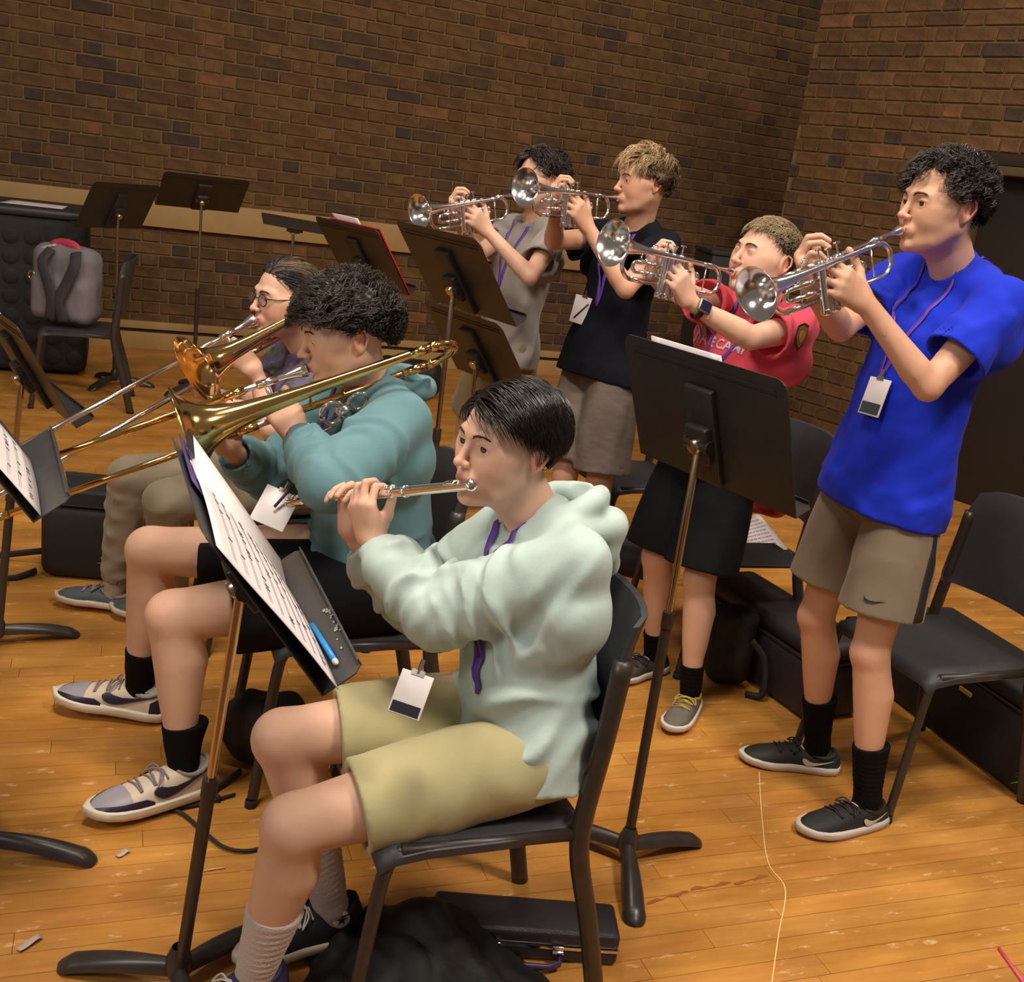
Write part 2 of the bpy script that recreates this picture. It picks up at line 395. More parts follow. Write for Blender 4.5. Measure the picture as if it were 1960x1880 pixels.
def head_sdf(neck_l, o):
    s = SDF(); fem = o.get('fem', 0); jw = .052-.006*fem+o.get('jaw', 0); fat = o.get('fat', 0)
    s.u(ell((0, -.012, .036), (.0745, .095, .080)))
    s.u(ell((0, .026, -.022), (.0605+fat, .062, .084)), .035)
    s.u(ell((0, .0, -.02), (.066+fat*.6, .055, .05)), .03)
    s.u(limb([(-jw, -.002, -.05), (-jw*.75, .045, -.082), (0, .073, -.1), (jw*.75, .045, -.082), (jw, -.002, -.05)], [.012, .013, .014, .013, .012]), .04)
    s.u(ell((0, .02, -.085), (.04, .05, .022)), .03)
    for x in (-1, 1):
        s.u(sph((x*.035, .052, -.030), .029+fat*.5), .03)
        s.u(limb([(x*.006, .088, .024), (x*.024, .086, .029), (x*.046, .070, .024)], [.008, .0085, .008]), .014)
        s.u(limb([(x*.05, .058, .0), (x*.066, .02, -.002)], [.011, .011]), .03)   # cheek bone
    s.d(ell((-.0325, .100, .005), (.0185, .019, .013)), .014); s.d(ell((.0325, .100, .005), (.0185, .019, .013)), .014)
    # lids and eye openings
    op = o.get('eyes', 1.0)
    for x in (-1, 1):
        s.u(sph((x*.0315, .0735, .005), .0152), .006)
        if op > .05: s.d(ell((x*.0318, .0905, .0030), (.0150, .012, .0072*op)), .0018)
        else: s.d(limb([(x*.019, .0885, .0005), (x*.032, .0895, -.0025), (x*.045, .084, .0005)], .0009), .0015)
        s.u(limb([(x*.019, .087, .010), (x*.032, .0885, .0128), (x*.046, .079, .009)], .0016), .004)
    # nose
    nb = o.get('nose', 1.0)
    s.u(limb([(0, .086, .018), (0, .098, -.004), (0, .108*1, -.024)], [.0065, .0075, .0085]), .012)
    s.u(ell((0, .1115, -.0285), (.0095*nb, .010, .0085)), .007)
    for x in (-1, 1):
        s.u(ell((x*.0115*nb, .101, -.031), (.0065, .0085, .0068)), .005)
        s.d(ell((x*.0055, .1075, -.0372), (.0033, .005, .003)), .002)
    # mouth
    s.u(ell((0, .086, -.062), (.026, .014, .020)), .012)
    pu = o.get('pucker', 0); mw = .0235-.006*pu; my = .0985+.003*pu
    s.u(limb([(-mw, my-.011, -.0625), (-mw*.45, my-.001, -.0568), (0, my+.0003, -.0588), (mw*.45, my-.001, -.0568), (mw, my-.011, -.0625)], [.0022, .0042, .0040, .0042, .0022]), .004)
    s.u(limb([(-mw*.9, my-.010, -.0650), (0, my-.001, -.0690), (mw*.9, my-.010, -.0650)], [.0025, .0058, .0025]), .005)
    s.d(limb([(-mw, my-.0085, -.0628), (0, my+.0065, -.0630), (mw, my-.0085, -.0628)], [.0010, .0011, .0010]), .0018)
    s.d(ell((0, .097, -.081), (.016, .007, .0055)), .008)
    s.u(ell((0, .083, -.098), (.016, .011, .012)), .012)
    # ears
    for x in (-1, 1):
        a = math.radians(22); R = np.array([[math.cos(a), -x*math.sin(a), 0], [x*math.sin(a), math.cos(a), 0], [0, 0, 1]]).T
        cx = x*.0785
        s.u(ell((cx, -.014, -.004), (.0065, .0185, .0305), R), .006)
        s.u(limb([V(cx+x*.004, -.002, .010), V(cx+x*.008, -.012, .026), V(cx+x*.010, -.028, .020), V(cx+x*.011, -.031, .002), V(cx+x*.006, -.020, -.022), V(cx+x*.001, -.008, -.030)], [.0028, .0032, .0034, .0032, .003, .0042]), .003)
        s.d(ell((cx+x*.0075, -.012, -.002), (.0062, .0095, .0150), R), .004)
    # neck
    nr = o.get('neck', .054); nl = V(neck_l); nd = unit(nl-V(0, -.02, -.05))
    s.u(limb([(0, -.022, -.045), (0, -.022, -.045)+nd*.05, nl+nd*.02], [nr*1.02, nr*.97, nr*1.10]), .025)
    s.u(limb([(0, .022, -.095), V(0, .035, 0)+nl], [.012, .018]), .03)
    return s

def head_tint(v, lip=(.80, .50, .50)):
    c = np.ones((len(v), 3)); x, y, z = v.T
    m = np.exp(-((x/.021)**4+((z+.0630)/.0088)**4))*(y > .082); c = c*(1-m[:, None])+np.array(lip)*m[:, None]
    for s in (-1, 1):
        e = np.exp(-(((x-s*.042)/.024)**2+((z+.03)/.022)**2))*(y > .03)*.55; c *= 1-e[:, None]*np.array([.02, .17, .17])
        e = np.exp(-(((x-s*.0315)/.02)**2+((z-.004)/.010)**2))*(y > .06)*.6; c *= 1-e[:, None]*np.array([.22, .30, .30])
        e = ((np.abs(x) > .0775) & (y < .004))*.5; c *= 1-e[:, None]*np.array([.03, .22, .22])
    e = np.exp(-((x/.02)**2+((z+.03)/.014)**2))*(y > .09)*.6; c *= 1-e[:, None]*np.array([.02, .2, .2])
    return c

def strands(n, length, style, rad=.0011, seg=7, seed=1, line=None, vol=.012, scale=1., part=0., curl=.0, clump=0, lift=.0, sweep=(0, -1, -.3), jitter=.25, zmin=-9, colfn=None, dmin=.5, back=1.):
    """hair strands on a skull, head-local frame; returns verts, faces, colours"""
    r = np.random.default_rng(seed); c0 = V(0, -.012, .034); rad3 = V(.078, .098, .084); n = int(n*.78); rad *= 1.12; seg = max(4, seg-1)
    U = []
    while len(U) < n:
        u = r.normal(size=(n*3, 3)); u /= np.linalg.norm(u, axis=1, keepdims=True)
        az = np.degrees(np.abs(np.arctan2(u[:, 0], u[:, 1]))); el = np.degrees(np.arcsin(u[:, 2]))
        lim = np.interp(az, [0, 25, 50, 70, 82, 100, 120, 180], line or [34, 34, 27, 8, -6, -8, -30, -48])
        U += list(u[el > lim+r.normal(size=len(el))*1.5])
    U = np.array(U[:n]); P = c0+U*rad3; sw = V(sweep)
    if clump:
        K = P[r.integers(0, n, n//clump)]; near = np.argmin(((P[:, None, :]-K[None])**2).sum(2), 1) if n*len(K) < 6e6 else r.integers(0, len(K), n)
        ph = (near*2.399) % 6.283; cd = r.normal(size=(len(K), 3))[near]
    else: ph = r.uniform(0, 6.28, n); cd = r.normal(size=(n, 3))
    L = length(U) if callable(length) else np.full(n, length)
    L = L*r.uniform(.75, 1.1, n); step = (L/seg)[:, None]
    D = U*rad3; D /= np.linalg.norm(D, axis=1, keepdims=True); pts = [P-D*.006]; cur = P.copy()
    for k in range(seg):
        t = (k+1)/seg; nrm = (cur-c0)/rad3**2; nrm /= np.linalg.norm(nrm, axis=1, keepdims=True)
        if callable(style): fl = style(cur, U)
        else: fl = np.tile(sw, (n, 1))
        fl = fl+cd*jitter; tan = fl-nrm*(fl*nrm).sum(1, keepdims=True); tan /= np.linalg.norm(tan, axis=1, keepdims=True)+1e-9
        lf = lift*(1-t)+.02; d = tan+nrm*lf
        d /= np.linalg.norm(d, axis=1, keepdims=True); cur = cur+d*step
        q = (cur-c0)/rad3; l = np.linalg.norm(q, axis=1); tgt = 1+vol/.085*(.78+.30*t)
        over = l > tgt; cur[over] = c0+(q[over]/l[over, None]*tgt)*rad3
        lw = 1+vol/.085*min(.74, 1.3*t); low = l < lw; cur[low] = c0+(q[low]/l[low, None]*lw)*rad3
        p = cur.copy()
        if curl:
            b = np.cross(tan, nrm); a = ph+t*dmin*12; am = curl*min(1, t*2)
            p += am*(np.cos(a)[:, None]*nrm+np.sin(a)[:, None]*b)
        pts.append(p)
    X = np.stack(pts, 1); m = seg+1
    T = np.gradient(X, axis=1); T /= np.linalg.norm(T, axis=2, keepdims=True)+1e-9
    A = np.cross(T, np.array([.3, .5, .8])); A /= np.linalg.norm(A, axis=2, keepdims=True)+1e-9; Bb = np.cross(T, A)
    w_ = rad*np.interp(np.linspace(0, 1, m), [0, .5, 1], [1, 1, .25])*1.0
    vs = np.stack([X+w_[None, :, None]*(math.cos(a)*A+math.sin(a)*Bb) for a in (0, 2.094, 4.189)], 2)   # n,m,3,3
    base = (np.arange(n)*m*3)[:, None, None]+(np.arange(m-1)*3)[None, :, None]; F = []
    for k in range(3):
        l = (k+1) % 3; F.append(np.stack([base+k, base+l, base+3+l, base+3+k], -1).reshape(-1, 4))
    col = np.clip(r.normal(1, .22, n), .45, 1.7)[:, None]*np.ones((n, 3))
    if colfn is not None: col = col*colfn(U)
    return vs.reshape(-1, 3), np.concatenate(F), np.repeat(col, m*3, 0)

def hair_cap(thick, line=None, h=.0035, bump=None, seed=0):
    L = line or [34, 34, 27, 8, -6, -8, -30, -48]; s = SDF(); th0 = thick; thick = (lambda u: th0(u)*.60) if callable(th0) else th0*.60; c0 = V(0, -.012, .034).astype(F32); rr = np.array([.0755, .096, .0815], F32)
    def fn(P):
        q = P-c0; u = q/(np.linalg.norm(q, axis=1, keepdims=True)+1e-9)
        az = np.degrees(np.abs(np.arctan2(u[:, 0], u[:, 1]))); el = np.degrees(np.arcsin(np.clip(u[:, 2], -1, 1)))
        lim = np.interp(az, [0, 25, 50, 70, 82, 100, 120, 180], L); t = thick(u) if callable(thick) else thick
        k = np.clip((el-lim)/14, 0, 1); t = t*np.sqrt(k)
        e = np.linalg.norm(q/(rr+t[:, None] if hasattr(t, 'shape') else rr+t), axis=1)
        d = (e-1)*.08
        if bump is not None: d = d-bump(P, u)*k
        return np.where(el < lim-2, np.maximum(d, .004+(lim-el)*.0008), d).astype(F32)
    s.u(Prim(fn, c0, .17))
    return polygonise(s, h)

def make_hand(s, W, d, n, side, curl, thumb, spread=1., sc=1.):
    """adds a hand to a body SDF. W wrist, d wrist->knuckles, n back of hand, side +1 right hand / -1 left. curl: 4 x (a1,a2,a3) degrees; thumb: 3 vectors (out to the thumb side, forward, back-of-hand)"""
    d = unit(d); n = unit(n-d*(n@d)); x = np.cross(d, n)*(-side)*-1.0
    # thumb side: for a right hand with fingers forward and back up the thumb lies to the left
    x = np.cross(n, d)*side
    Lc = lambda a, b, c: W+(x*a+d*b+n*c)*sc
    mc = [(.023, .086, 0), (.004, .090, .003), (-.016, .086, .001), (-.034, .077, -.004)]
    ln = [(.042, .025, .021), (.046, .029, .022), (.042, .027, .021), (.033, .020, .019)]
    rd = [(.0092, .0083, .0078, .0066), (.0094, .0085, .0079, .0067), (.0088, .008, .0075, .0064), (.0079, .0071, .0067, .0058)]
    for i, m in enumerate(mc):
        s.u(limb([Lc(m[0]*.55, .012, 0), Lc(*m)], [.0145*sc, .0118*sc]), .014)
    s.u(ell(Lc(0, .05, -.003), V(.034, .042, .0125)*sc, np.stack([x, d, n], 1)), .014)
    for i in range(4):
        m = mc[i]; p = Lc(*m); a = 0; sp = math.radians((1.5-i)*5*spread); pts = [p]
        for L, c in zip(ln[i], curl[i]):
            a += math.radians(c); dr = d*math.cos(a)-n*math.sin(a); dr = unit(dr+x*math.sin(sp)*math.cos(a)); p = p+dr*L*sc; pts.append(p)
        s.u(limb(pts, [r_*sc for r_ in rd[i]]), .006)
    p = Lc(.018, .022, -.006); pts = [p]
    for (a, b, c), L in zip(thumb, (.044, .032, .026)): p = p+unit(x*a+d*b+n*c)*L*sc; pts.append(p)
    s.u(limb(pts[:2], [.016*sc, .0125*sc]), .014); s.u(limb(pts[1:], [.0115*sc, .0105*sc, .0082*sc]), .006)
    return Lc

class Person:
    def __init__(s, label, root_loc, skin='warm', sc=1., girth=1., head=None, fwd=None, up=None, hopt=None, hs=1.):
        s.label = label; s.root = thing('person', root_loc, label, 'person')
        s.skinm = SKIN[skin]; s.sc = sc; s.g = girth; s.hs = hs; s.hopt = hopt or {}; s.lg = 1.
        f = unit(fwd); u = unit(up-f*(V(up)@f)); s.HR = np.stack([np.cross(f, u), f, u], 1); s.H = V(head)
        s.body = SDF(); s.J = {}; s.fine = []
    def hl(s, p): return s.H+s.HR@(V(p)*s.hs)             # head-local -> world
    def torso(s, neck, pelvis, yaw, lean=None, shw=.175, drop=.035, hipw=.088):
        J = s.J; f = yawv(yaw); left = np.cross(V(0, 0, 1), f); sc = s.sc
        J['neck'] = V(neck); J['pelvis'] = V(pelvis); s.axis = unit(J['neck']-J['pelvis']); s.f = unit(f-s.axis*(f@s.axis)); s.left = np.cross(s.axis, s.f)
        J['shL'] = J['neck']+s.left*shw*sc-s.axis*drop*sc; J['shR'] = J['neck']-s.left*shw*sc-s.axis*drop*sc
        pl = unit(left); J['hipL'] = J['pelvis']+pl*hipw*sc; J['hipR'] = J['pelvis']-pl*hipw*sc; s.pl = pl; s.pf = f
        g = s.g; B = s.body; n, p, a = J['neck'], J['pelvis'], s.axis; Lt = np.linalg.norm(n-p)
        s.tp = lambda t, fw=0., le=0.: n-a*t*Lt+s.f*fw+s.left*le
        B.u(limb([s.tp(.06), s.tp(.35, .01), s.tp(.65), s.tp(.98)], [.052*g*sc, .080*g*sc, .070*g*sc, .080*g*sc], (s.left, 1.4)), .03)
        B.u(limb([J['shL'], J['neck']-a*.035, J['shR']], [.036*g, .036, .036*g]), .04)
        s.rn = s.rng_n = 0
    def arm(s, side, W, px=None, hint=None, fa=.255, ua=.285, hand=None):
        J = s.J; k = 'L' if side < 0 else 'R'; sc = s.sc; g = s.g; A = J['sh'+k]
        E = ik(A, V(W), ua*sc, fa*sc, hint=hint, px=px); W = V(W)
        dW = W-E
        if np.linalg.norm(dW) > fa*sc*1.06: print('ARM SHORT', s.label[:30], k, np.linalg.norm(dW)/sc)
        J['el'+k] = E; J['wr'+k] = W; B = s.body
        hd = hand[0]; flatv = np.cross(unit(W-E), unit(hand[1]))
        up = lambda t: A+(E-A)*t; lo = lambda t: E+(W-E)*t
        B.u(limb([A, up(.4), up(.8), E], [.052*g*sc, .046*g*sc, .040*g*sc, .036*g*sc]), .02)
        B.u(limb([E, lo(.2), lo(.5), lo(.8), W+unit(hd)*.012], [.036*g*sc, .041*g*sc, .034*g*sc, .027*sc, .0245*sc]), .014)
        make_hand(B, W, V(hd), V(hand[1]), 1 if side > 0 else -1, hand[2], hand[3], hand[4] if len(hand) > 4 else 1., sc)
        c = W+unit(hd)*.07*sc; s.fine.append((c-.106*sc, c+.106*sc))
    def leg(s, side, ank, hint=None, th=.43, sh=.42, toe=None, knee=None):
        J = s.J; k = 'L' if side < 0 else 'R'; sc = s.sc; g = s.g; A = J['hip'+k]; ank = V(ank)
        K = V(knee) if knee is not None else ik(A, ank, th*sc, sh*sc, hint=s.pf if hint is None else V(hint))
        J['kn'+k] = K; J['an'+k] = ank; B = s.body; u = lambda t: A+(K-A)*t; l = lambda t: K+(ank-K)*t
        bk = -unit(hint if hint is not None else s.pf); bk = unit(bk-unit(ank-K)*(bk@unit(ank-K)))
        if (u(.5)-A)@V(0, 0, 1) > -.1 and abs((K-A)[2]) < .2: pass
        g = g*s.lg
        B.u(limb([A, u(.3), u(.7), K], [.083*g*sc, .080*g*sc, .062*g*sc, .052*g*sc]), .03)
        B.u(limb([K, l(.15), l(.5), l(.85), ank], [.050*g*sc, .049*g*sc, .043*g*sc, .033*g*sc, .033*sc]), .02)
        B.u(limb([l(.12)+bk*.022*sc, l(.3)+bk*.028*sc, l(.58)+bk*.012*sc], [.026*g*sc, .041*g*sc, .022*g*sc]), .04)
        B.u(ell(K-bk*.018*sc, V(.034, .034, .040)*g*sc), .02)
        t = V(toe if toe is not None else s.pf); t = unit(V(t[0], t[1], 0)); J['toe'+k] = t
        B.u(limb([ank-V(0, 0, .035*sc), ank-V(0, 0, .06*sc)+t*.10*sc], [.030*sc, .022*sc]), .02)
    # --- meshes
    def finish_body(s, coarse=.0092, fine=.0039, headh=.0029, eyes=True):
        parts = []
        v, f = polygonise(s.body, coarse)
        if s.fine:
            c = v[f].mean(1); keep = np.ones(len(f), bool)
            for lo, hi in s.fine: keep &= ~((c > lo+.004).all(1) & (c < hi-.004).all(1))
            f = f[keep]
        parts.append((v, f))
        for lo, hi in s.fine:
            vv, ff = polygonise(s.body, fine, lo, hi); parts.append((vv, ff))
        v, f = join_arrays(parts)
        v = v*1.0; c = np.ones((len(v), 3))
        # slightly redder knuckles and elbows
        for k in ('elL', 'elR', 'knL', 'knR', 'wrL', 'wrR'):
            if k in s.J:
                e = np.exp(-(((v-s.J[k])**2).sum(1))/.07**2)*.4; c *= 1-e[:, None]*np.array([.02, .14, .12])
        nl = s.HR.T@(s.J['neck']-s.H)/s.hs
        hs_ = head_sdf(nl-V(0, 0, 0), s.hopt); hv, hf = polygonise(hs_, headh, (-.1, -.125, min(-.15, nl[2]-.06)), (.1, .135, .13))
        hc = head_tint(hv, s.hopt.get('lip', (.80, .50, .50)))
        hw = s.H+(hv*s.hs)@s.HR.T; s.hsdf = hs_
        V_, F_ = join_arrays([(v, f), (hw, hf)]); me = mesh_arrays('body', V_, F_); set_col(me, np.concatenate([c, hc]))
        s.bodyo = link('body', me, s.skinm, s.root)
        if eyes and s.hopt.get('eyes', 1) > .05:
            gz = s.hopt.get('gaze', (0, 1, -.05))
            for x in (-1, 1):
                mb = MB(); c = V(x*.0315, .0735, .005); a = unit(V(gz)); R = .0140
                e = unit(np.cross(a, V(0, 0, 1))); g2 = np.cross(e, a)
                prof = [(math.cos(t)*R, math.sin(t)*R) for t in np.linspace(0.001, math.pi*.6, 14)]
                mb.lathe(s.hl(c), s.HR@a, [(p*s.hs, q*s.hs) for p, q in prof], 20)
                me = mb.mesh('eye'); me.materials.append(M_EYE); me.materials.append(M_IRIS)
                idx = np.zeros(len(me.polygons), np.int32); idx[:20*4] = 1; me.polygons.foreach_set('material_index', idx)
                o = bpy.data.objects.new('eye', me); COL.objects.link(o); o.parent = s.root; o.matrix_parent_inverse = wmat(s.root).inverted()
        # brows
        r = np.random.default_rng(5); mb = MB(); bt = s.hopt.get('brow', 1.); xs = np.repeat([-1, 1], 60); t = r.uniform(0, 1, 120)
        p = np.stack([xs*(.013+.037*t), np.full(120, .1), .022+.007*np.sin(t*2.2)+r.normal(size=120)*.0016*bt], 1)
        p = s.hsdf.snap(p, .0006, 6); q = s.hsdf.snap(p+np.stack([xs, -.35*t, .45-t*.8], 1)*.009, .0012, 4)
        for sd in (-1, 1):
          mb = MB()
          for a_, b_, x_ in zip(p, q, xs):
            if x_ == sd: mb.tube([s.hl(a_), s.hl((a_+b_)/2+V(0, .0005, 0)), s.hl(b_)], [.0007*bt, .0011*bt, .0002], 3, cap=False)
          link('eyebrow', mb.mesh('brow'), s.hopt.get('browm', M_BROW), s.root)
        return s.bodyo
    def cloth(s, name, f, h, m, parent=None, it=1, lo=None, hi=None, **kw):
        v, q = polygonise(f, h, lo, hi)
        if it: v = relax(v, q, it, .4)
        return link(name, mesh_arrays(name, v, q), m, parent or s.root, **kw)
    def hair(s, m, parts, cap=None, name='hair'):
        vs = [(v, f) for v, f, c in parts]; cs = [c for v, f, c in parts]
        if cap is not None: vs.append(cap[:2]); cs.append(np.full((len(cap[0]), 3), .55) if len(cap) < 3 else cap[2])
        v, f = join_arrays(vs); me = mesh_arrays(name, s.H+(v*s.hs)@s.HR.T, f); set_col(me, np.concatenate(cs))
        return link(name, me, m, s.root)
    # --- clothes
    def shirt_sdf(s, hem=1.12, chest=.108, waist=.10, hemr=.112, wide=1.5, ext=.014, sleeve=.62, srad=(.068, .068, .074), hollow=True, neck_r=.060, seat=False, belly=0., fold=(), collar=True):
        J = s.J; g = s.g; sc = s.sc; a = s.axis; S = SDF(); Lt = np.linalg.norm(J['neck']-J['pelvis'])
        S.u(limb([s.tp(.07, -.004), s.tp(.32, .008), s.tp(.66, .004+belly), s.tp(min(hem, 1.02)), s.tp(hem+.02)], [.078*g*sc, chest*g*sc, waist*g*sc, hemr*g*sc, hemr*g*sc], (s.left, wide)), .03)
        S.u(limb([J['shL'], s.tp(.005, -.012, .07), s.tp(-.035, -.016), s.tp(.005, -.012, -.07), J['shR']], [.056*g*sc, .052*sc, .050, .052*sc, .056*g*sc]), .045)
        slv = []; S.u(limb([J['shL']-a*.10-s.left*.01, J['shR']-a*.10+s.left*.01], .082*g*sc, (s.f, 1.0)), .05)
        for k in 'LR':
            A, E, W = J['sh'+k], J['el'+k], J['wr'+k]; d = unit(E-A)
            if sleeve <= 1:
                cut = A+(E-A)*sleeve; Q = SDF(); Q.u(limb([A, A+(E-A)*.4, A+(E-A)*(sleeve+.08)], [r_*g*sc for r_ in srad]))
                for fn in fold: Q.disp(fn)
                Q.i(half(cut, d), .003); Q.d(limb([cut-d*.012, cut+d*.05], [(srad[2]-.014)*g*sc]*2), .003); slv.append((Q, A, E))
        for fn in fold: S.disp(fn)
        S.i(half(s.tp(hem), -a), .003)
        if hollow:
            S.d(limb([s.tp(hem-.05), s.tp(hem+.1)], [(hemr-.020)*g*sc]*2, (s.left, wide)), .003)
        for Q, A, E in slv: S.u(Prim((lambda Q: lambda P_: Q(P_, .07))(Q), (A+E)/2, np.linalg.norm(E-A)/2+.12), .016)
        # neck opening
        nl = unit(s.hl((0, -.02, -.06))-J['neck'])
        nc = J['neck']+nl*.022+s.f*.008
        if collar: S.u(limb([nc+nl*.0+(s.left*math.cos(t)+s.f*math.sin(t)*.95)*(neck_r+.004)+nl*(-.020*math.sin(t)+.006) for t in np.linspace(0, 2*math.pi, 19)], .0055), .004)
        S.d(limb([nc+nl*.03, nc+nl*.14], [neck_r, neck_r+.012]), .004)
        return S
    def pants_sdf(s, frac=.8, total=1., r=(.098, .098, .088), waist_t=.95, hollow=True, crotch=.0, flare=0, full=False, butt=.03, fold=(), wtop=.09, wr=(.086, .104)):
        J = s.J; g = s.g; sc = s.sc; S = SDF(); p = J['pelvis']
        up = s.axis
        S.u(limb([p+up*.10*sc, p-V(0, 0, .02)], [wr[0]*g*sc, wr[1]*g*sc], (s.pl, 1.45)), .03)
        for k in 'LR':
            A, K, N = J['hip'+k], J['kn'+k], J['an'+k]; d = unit(K-A)
            if full:
                l = lambda t: K+(N-K)*t
                S.u(limb([A, A+(K-A)*.5, K], [r[0]*g*sc, r[1]*g*sc, r[2]*g*sc]), .025)
                S.u(inter(limb([K, l(.2), l(.6), l(1.02)], [r[2]*g*sc, r[2]*.98*g*sc, r[2]*.88*g*sc, r[2]*.80*g*sc]), half(l(total), unit(N-K))), .015)
                if hollow: S.d(limb([l(total-.07), l(total+.1)], [r[2]*.80*g*sc-.006]*2), .003)
            else:
                c = A+(K-A)*frac; Q = SDF(); Q.u(limb([A, A+(K-A)*.4, A+(K-A)*(frac+.1)], [r[0]*g*sc, r[1]*g*sc, r[2]*g*sc]))
                for fn in fold: Q.disp(fn)
                Q.i(half(c, d), .003); Q.d(limb([c-d*.015, c+d*.05], [(r[2]-.017)*g*sc]*2), .003)
                S.u(Prim((lambda Q: lambda P_: Q(P_, .07))(Q), (A+K)/2, np.linalg.norm(K-A)/2+.16), .02)
        if full:
            for fn in fold: S.disp(fn)
        S.i(half(p+up*wtop*sc, up), .004)
        return S

def sleeve_long(S, P, k, r, cuff=True, kk=.02, end=.93, cuff_r=.040):
    J = P.J; A, E, W = J['sh'+k], J['el'+k], J['wr'+k]; g = P.g*P.sc
    u = lambda t: A+(E-A)*t; l = lambda t: E+(W-E)*t
    S.u(limb([A, u(.35), u(.75), E, l(.3), l(.65), l(end-.16)], [x*g for x in r]), kk)
    if cuff:
        S.u(inter(limb([l(end-.2), l(end+.02)], [cuff_r*g+.003, cuff_r*g]), half(l(end), unit(W-E))), .006)
        S.d(limb([l(end-.08), l(end+.2)], [cuff_r*g-.006]*2), .003)

# ------------------------------------------------------------------ shoes
def shoe(P, k, kind, label=None, size=.285, pitch=0.):
    J = P.J; an = J['an'+k]; t = J['toe'+k]; root = P.root
    R = np.stack([np.cross(t, V(0, 0, 1)), t, V(0, 0, 1)], 1); base = V(an[0], an[1], an[2]-.085*P.sc)
    if pitch: 
        a = math.radians(pitch); R = R@np.array([[1, 0, 0], [0, math.cos(a), -math.sin(a)], [0, math.sin(a), math.cos(a)]])
    s = size/.285; inner = 1 if k == 'L' else -1      # +x is the shoe's right side
    W = lambda p: base+R@(V(p)*s)
    y = np.array([-.072, -.06, -.03, .02, .07, .12, .155, .185, .203, .212]); hw = np.array([.020, .035, .0425, .043, .044, .0475, .0465, .0375, .024, .008])
    cx = -inner*np.array([0, 0, 0, -.002, -.002, .002, .004, .006, .008, .009])*-1
    hi = {'court': .083, 'runner': .062, 'converse': .105}[kind]
    topz = np.interp(y, [-.072, -.06, -.03, .02, .05, .08, .12, .16, .19, .212], [hi*.72, hi*.95, hi, hi, hi*.90, .068, .054, .047, .038, .024])
    sh = {'court': .026, 'runner': .024, 'converse': .024}[kind]
    C = SHOES[kind] if isinstance(kind, str) else kind
    C = P.shoec
    def ring(i, grow, z0, z1, n=16, full=True):
        out = []
        for a in np.linspace(0, math.pi, n):
            c, s_ = math.cos(a), math.sin(a); c = math.copysign(abs(c)**.75, c); s_ = s_**.8
            out.append(W((cx[i]+(hw[i]+grow)*c, y[i], z0+(z1-z0)*s_)))
        return out
    # upper
    up = MB(); G = [ring(i, -.002, .012, topz[i]) for i in range(len(y))]; up.grid(G)
    g0 = ring(0, -.002, .012, topz[0]); up.add([W((0, -.078, .03))]+g0, [(0, j+1, j+2) for j in range(len(g0)-1)])
    up.add([W((cx[-1], .215, .02))]+G[-1], [(0, j+2, j+1) for j in range(len(g0)-1)])
    sr = link('shoe', up.mesh('shoe'), C['upper'], root)
    if label: sr['label'] = label
    # sole
    so = MB(); rings_ = []
    lift = np.interp(y, [-.072, .12, .212], [0, 0, .010 if kind != 'converse' else .003])
    for z, gr in ((0, -.004), (.003, .002), (sh*.5, .0045), (sh-.003, .004), (sh, 0)):
        L = [W((cx[i]+(hw[i]+gr), y[i]+(gr if i == len(y)-1 else 0), z+lift[i]*(1-z/sh*.4))) for i in range(len(y))]
        Rr = [W((cx[i]-(hw[i]+gr), y[i], z+lift[i]*(1-z/sh*.4))) for i in range(len(y)-1, -1, -1)]
        rings_.append(L+[W((cx[-1], .2125+gr+.003, z+lift[-1]))]+Rr+[W((0, -.0775-gr, z))])
    n = len(rings_[0]); so.add(np.concatenate(rings_), [(a*n+j, a*n+(j+1) % n, (a+1)*n+(j+1) % n, (a+1)*n+j) for a in range(4) for j in range(n)]+[tuple(range(n))[::-1], tuple(4*n+j for j in range(n))])
    link('sole', so.mesh('sole', auto=50), C['sole'], sr)
    # helper giving a point on the upper: u along y, a = arch angle
    def on(yy, a, off=.0015):
        h = np.interp(yy, y, hw)-.002; zt = np.interp(yy, y, topz); c0 = np.interp(yy, y, cx)
        c, s_ = math.cos(a), math.sin(a); c = math.copysign(abs(c)**.75, c); s_ = abs(s_)**.8
        return W((c0+(h+off)*c, yy, .012+(zt-.012)*s_+off*s_))
    def patch(ylist, a0s, a1s, m, nm, off=.0015, n=10):
        mb = MB(); mb.grid([[on(yy, a, off) for a in np.linspace(a0, a1, n)] for yy, a0, a1 in zip(ylist, a0s, a1s)]); return link(nm, mb.mesh(nm), m, sr)
    # collar
    col = MB(); cp = [on(-.014+.040*math.sin(a), math.pi/2-.80*math.cos(a), .000) for a in np.linspace(0, 2*math.pi, 18, endpoint=False)]
    col.tube(cp, .0075, 8, closed=True); link('collar', col.mesh('collar'), C['collar'], sr)
    # laces
    la = MB()
    for i, yy in enumerate(np.linspace(.055, .115, 5)):
        sg = 1 if i % 2 else -1
        la.tube([on(yy, math.pi/2-.55, .003), on(yy+.004*sg, math.pi/2, .005), on(yy+.006*sg, math.pi/2+.55, .003)], .0024, 6)
    for sg in (-1, 1): la.tube(smooth_path([on(.055, math.pi/2, .006), on(.06, math.pi/2+sg*.4, .014), on(.075, math.pi/2+sg*.7, .008), on(.064, math.pi/2+sg*.3, .007), on(.055, math.pi/2, .006)], 4), .002, 6)
    link('laces', la.mesh('laces'), C['laces'], sr)
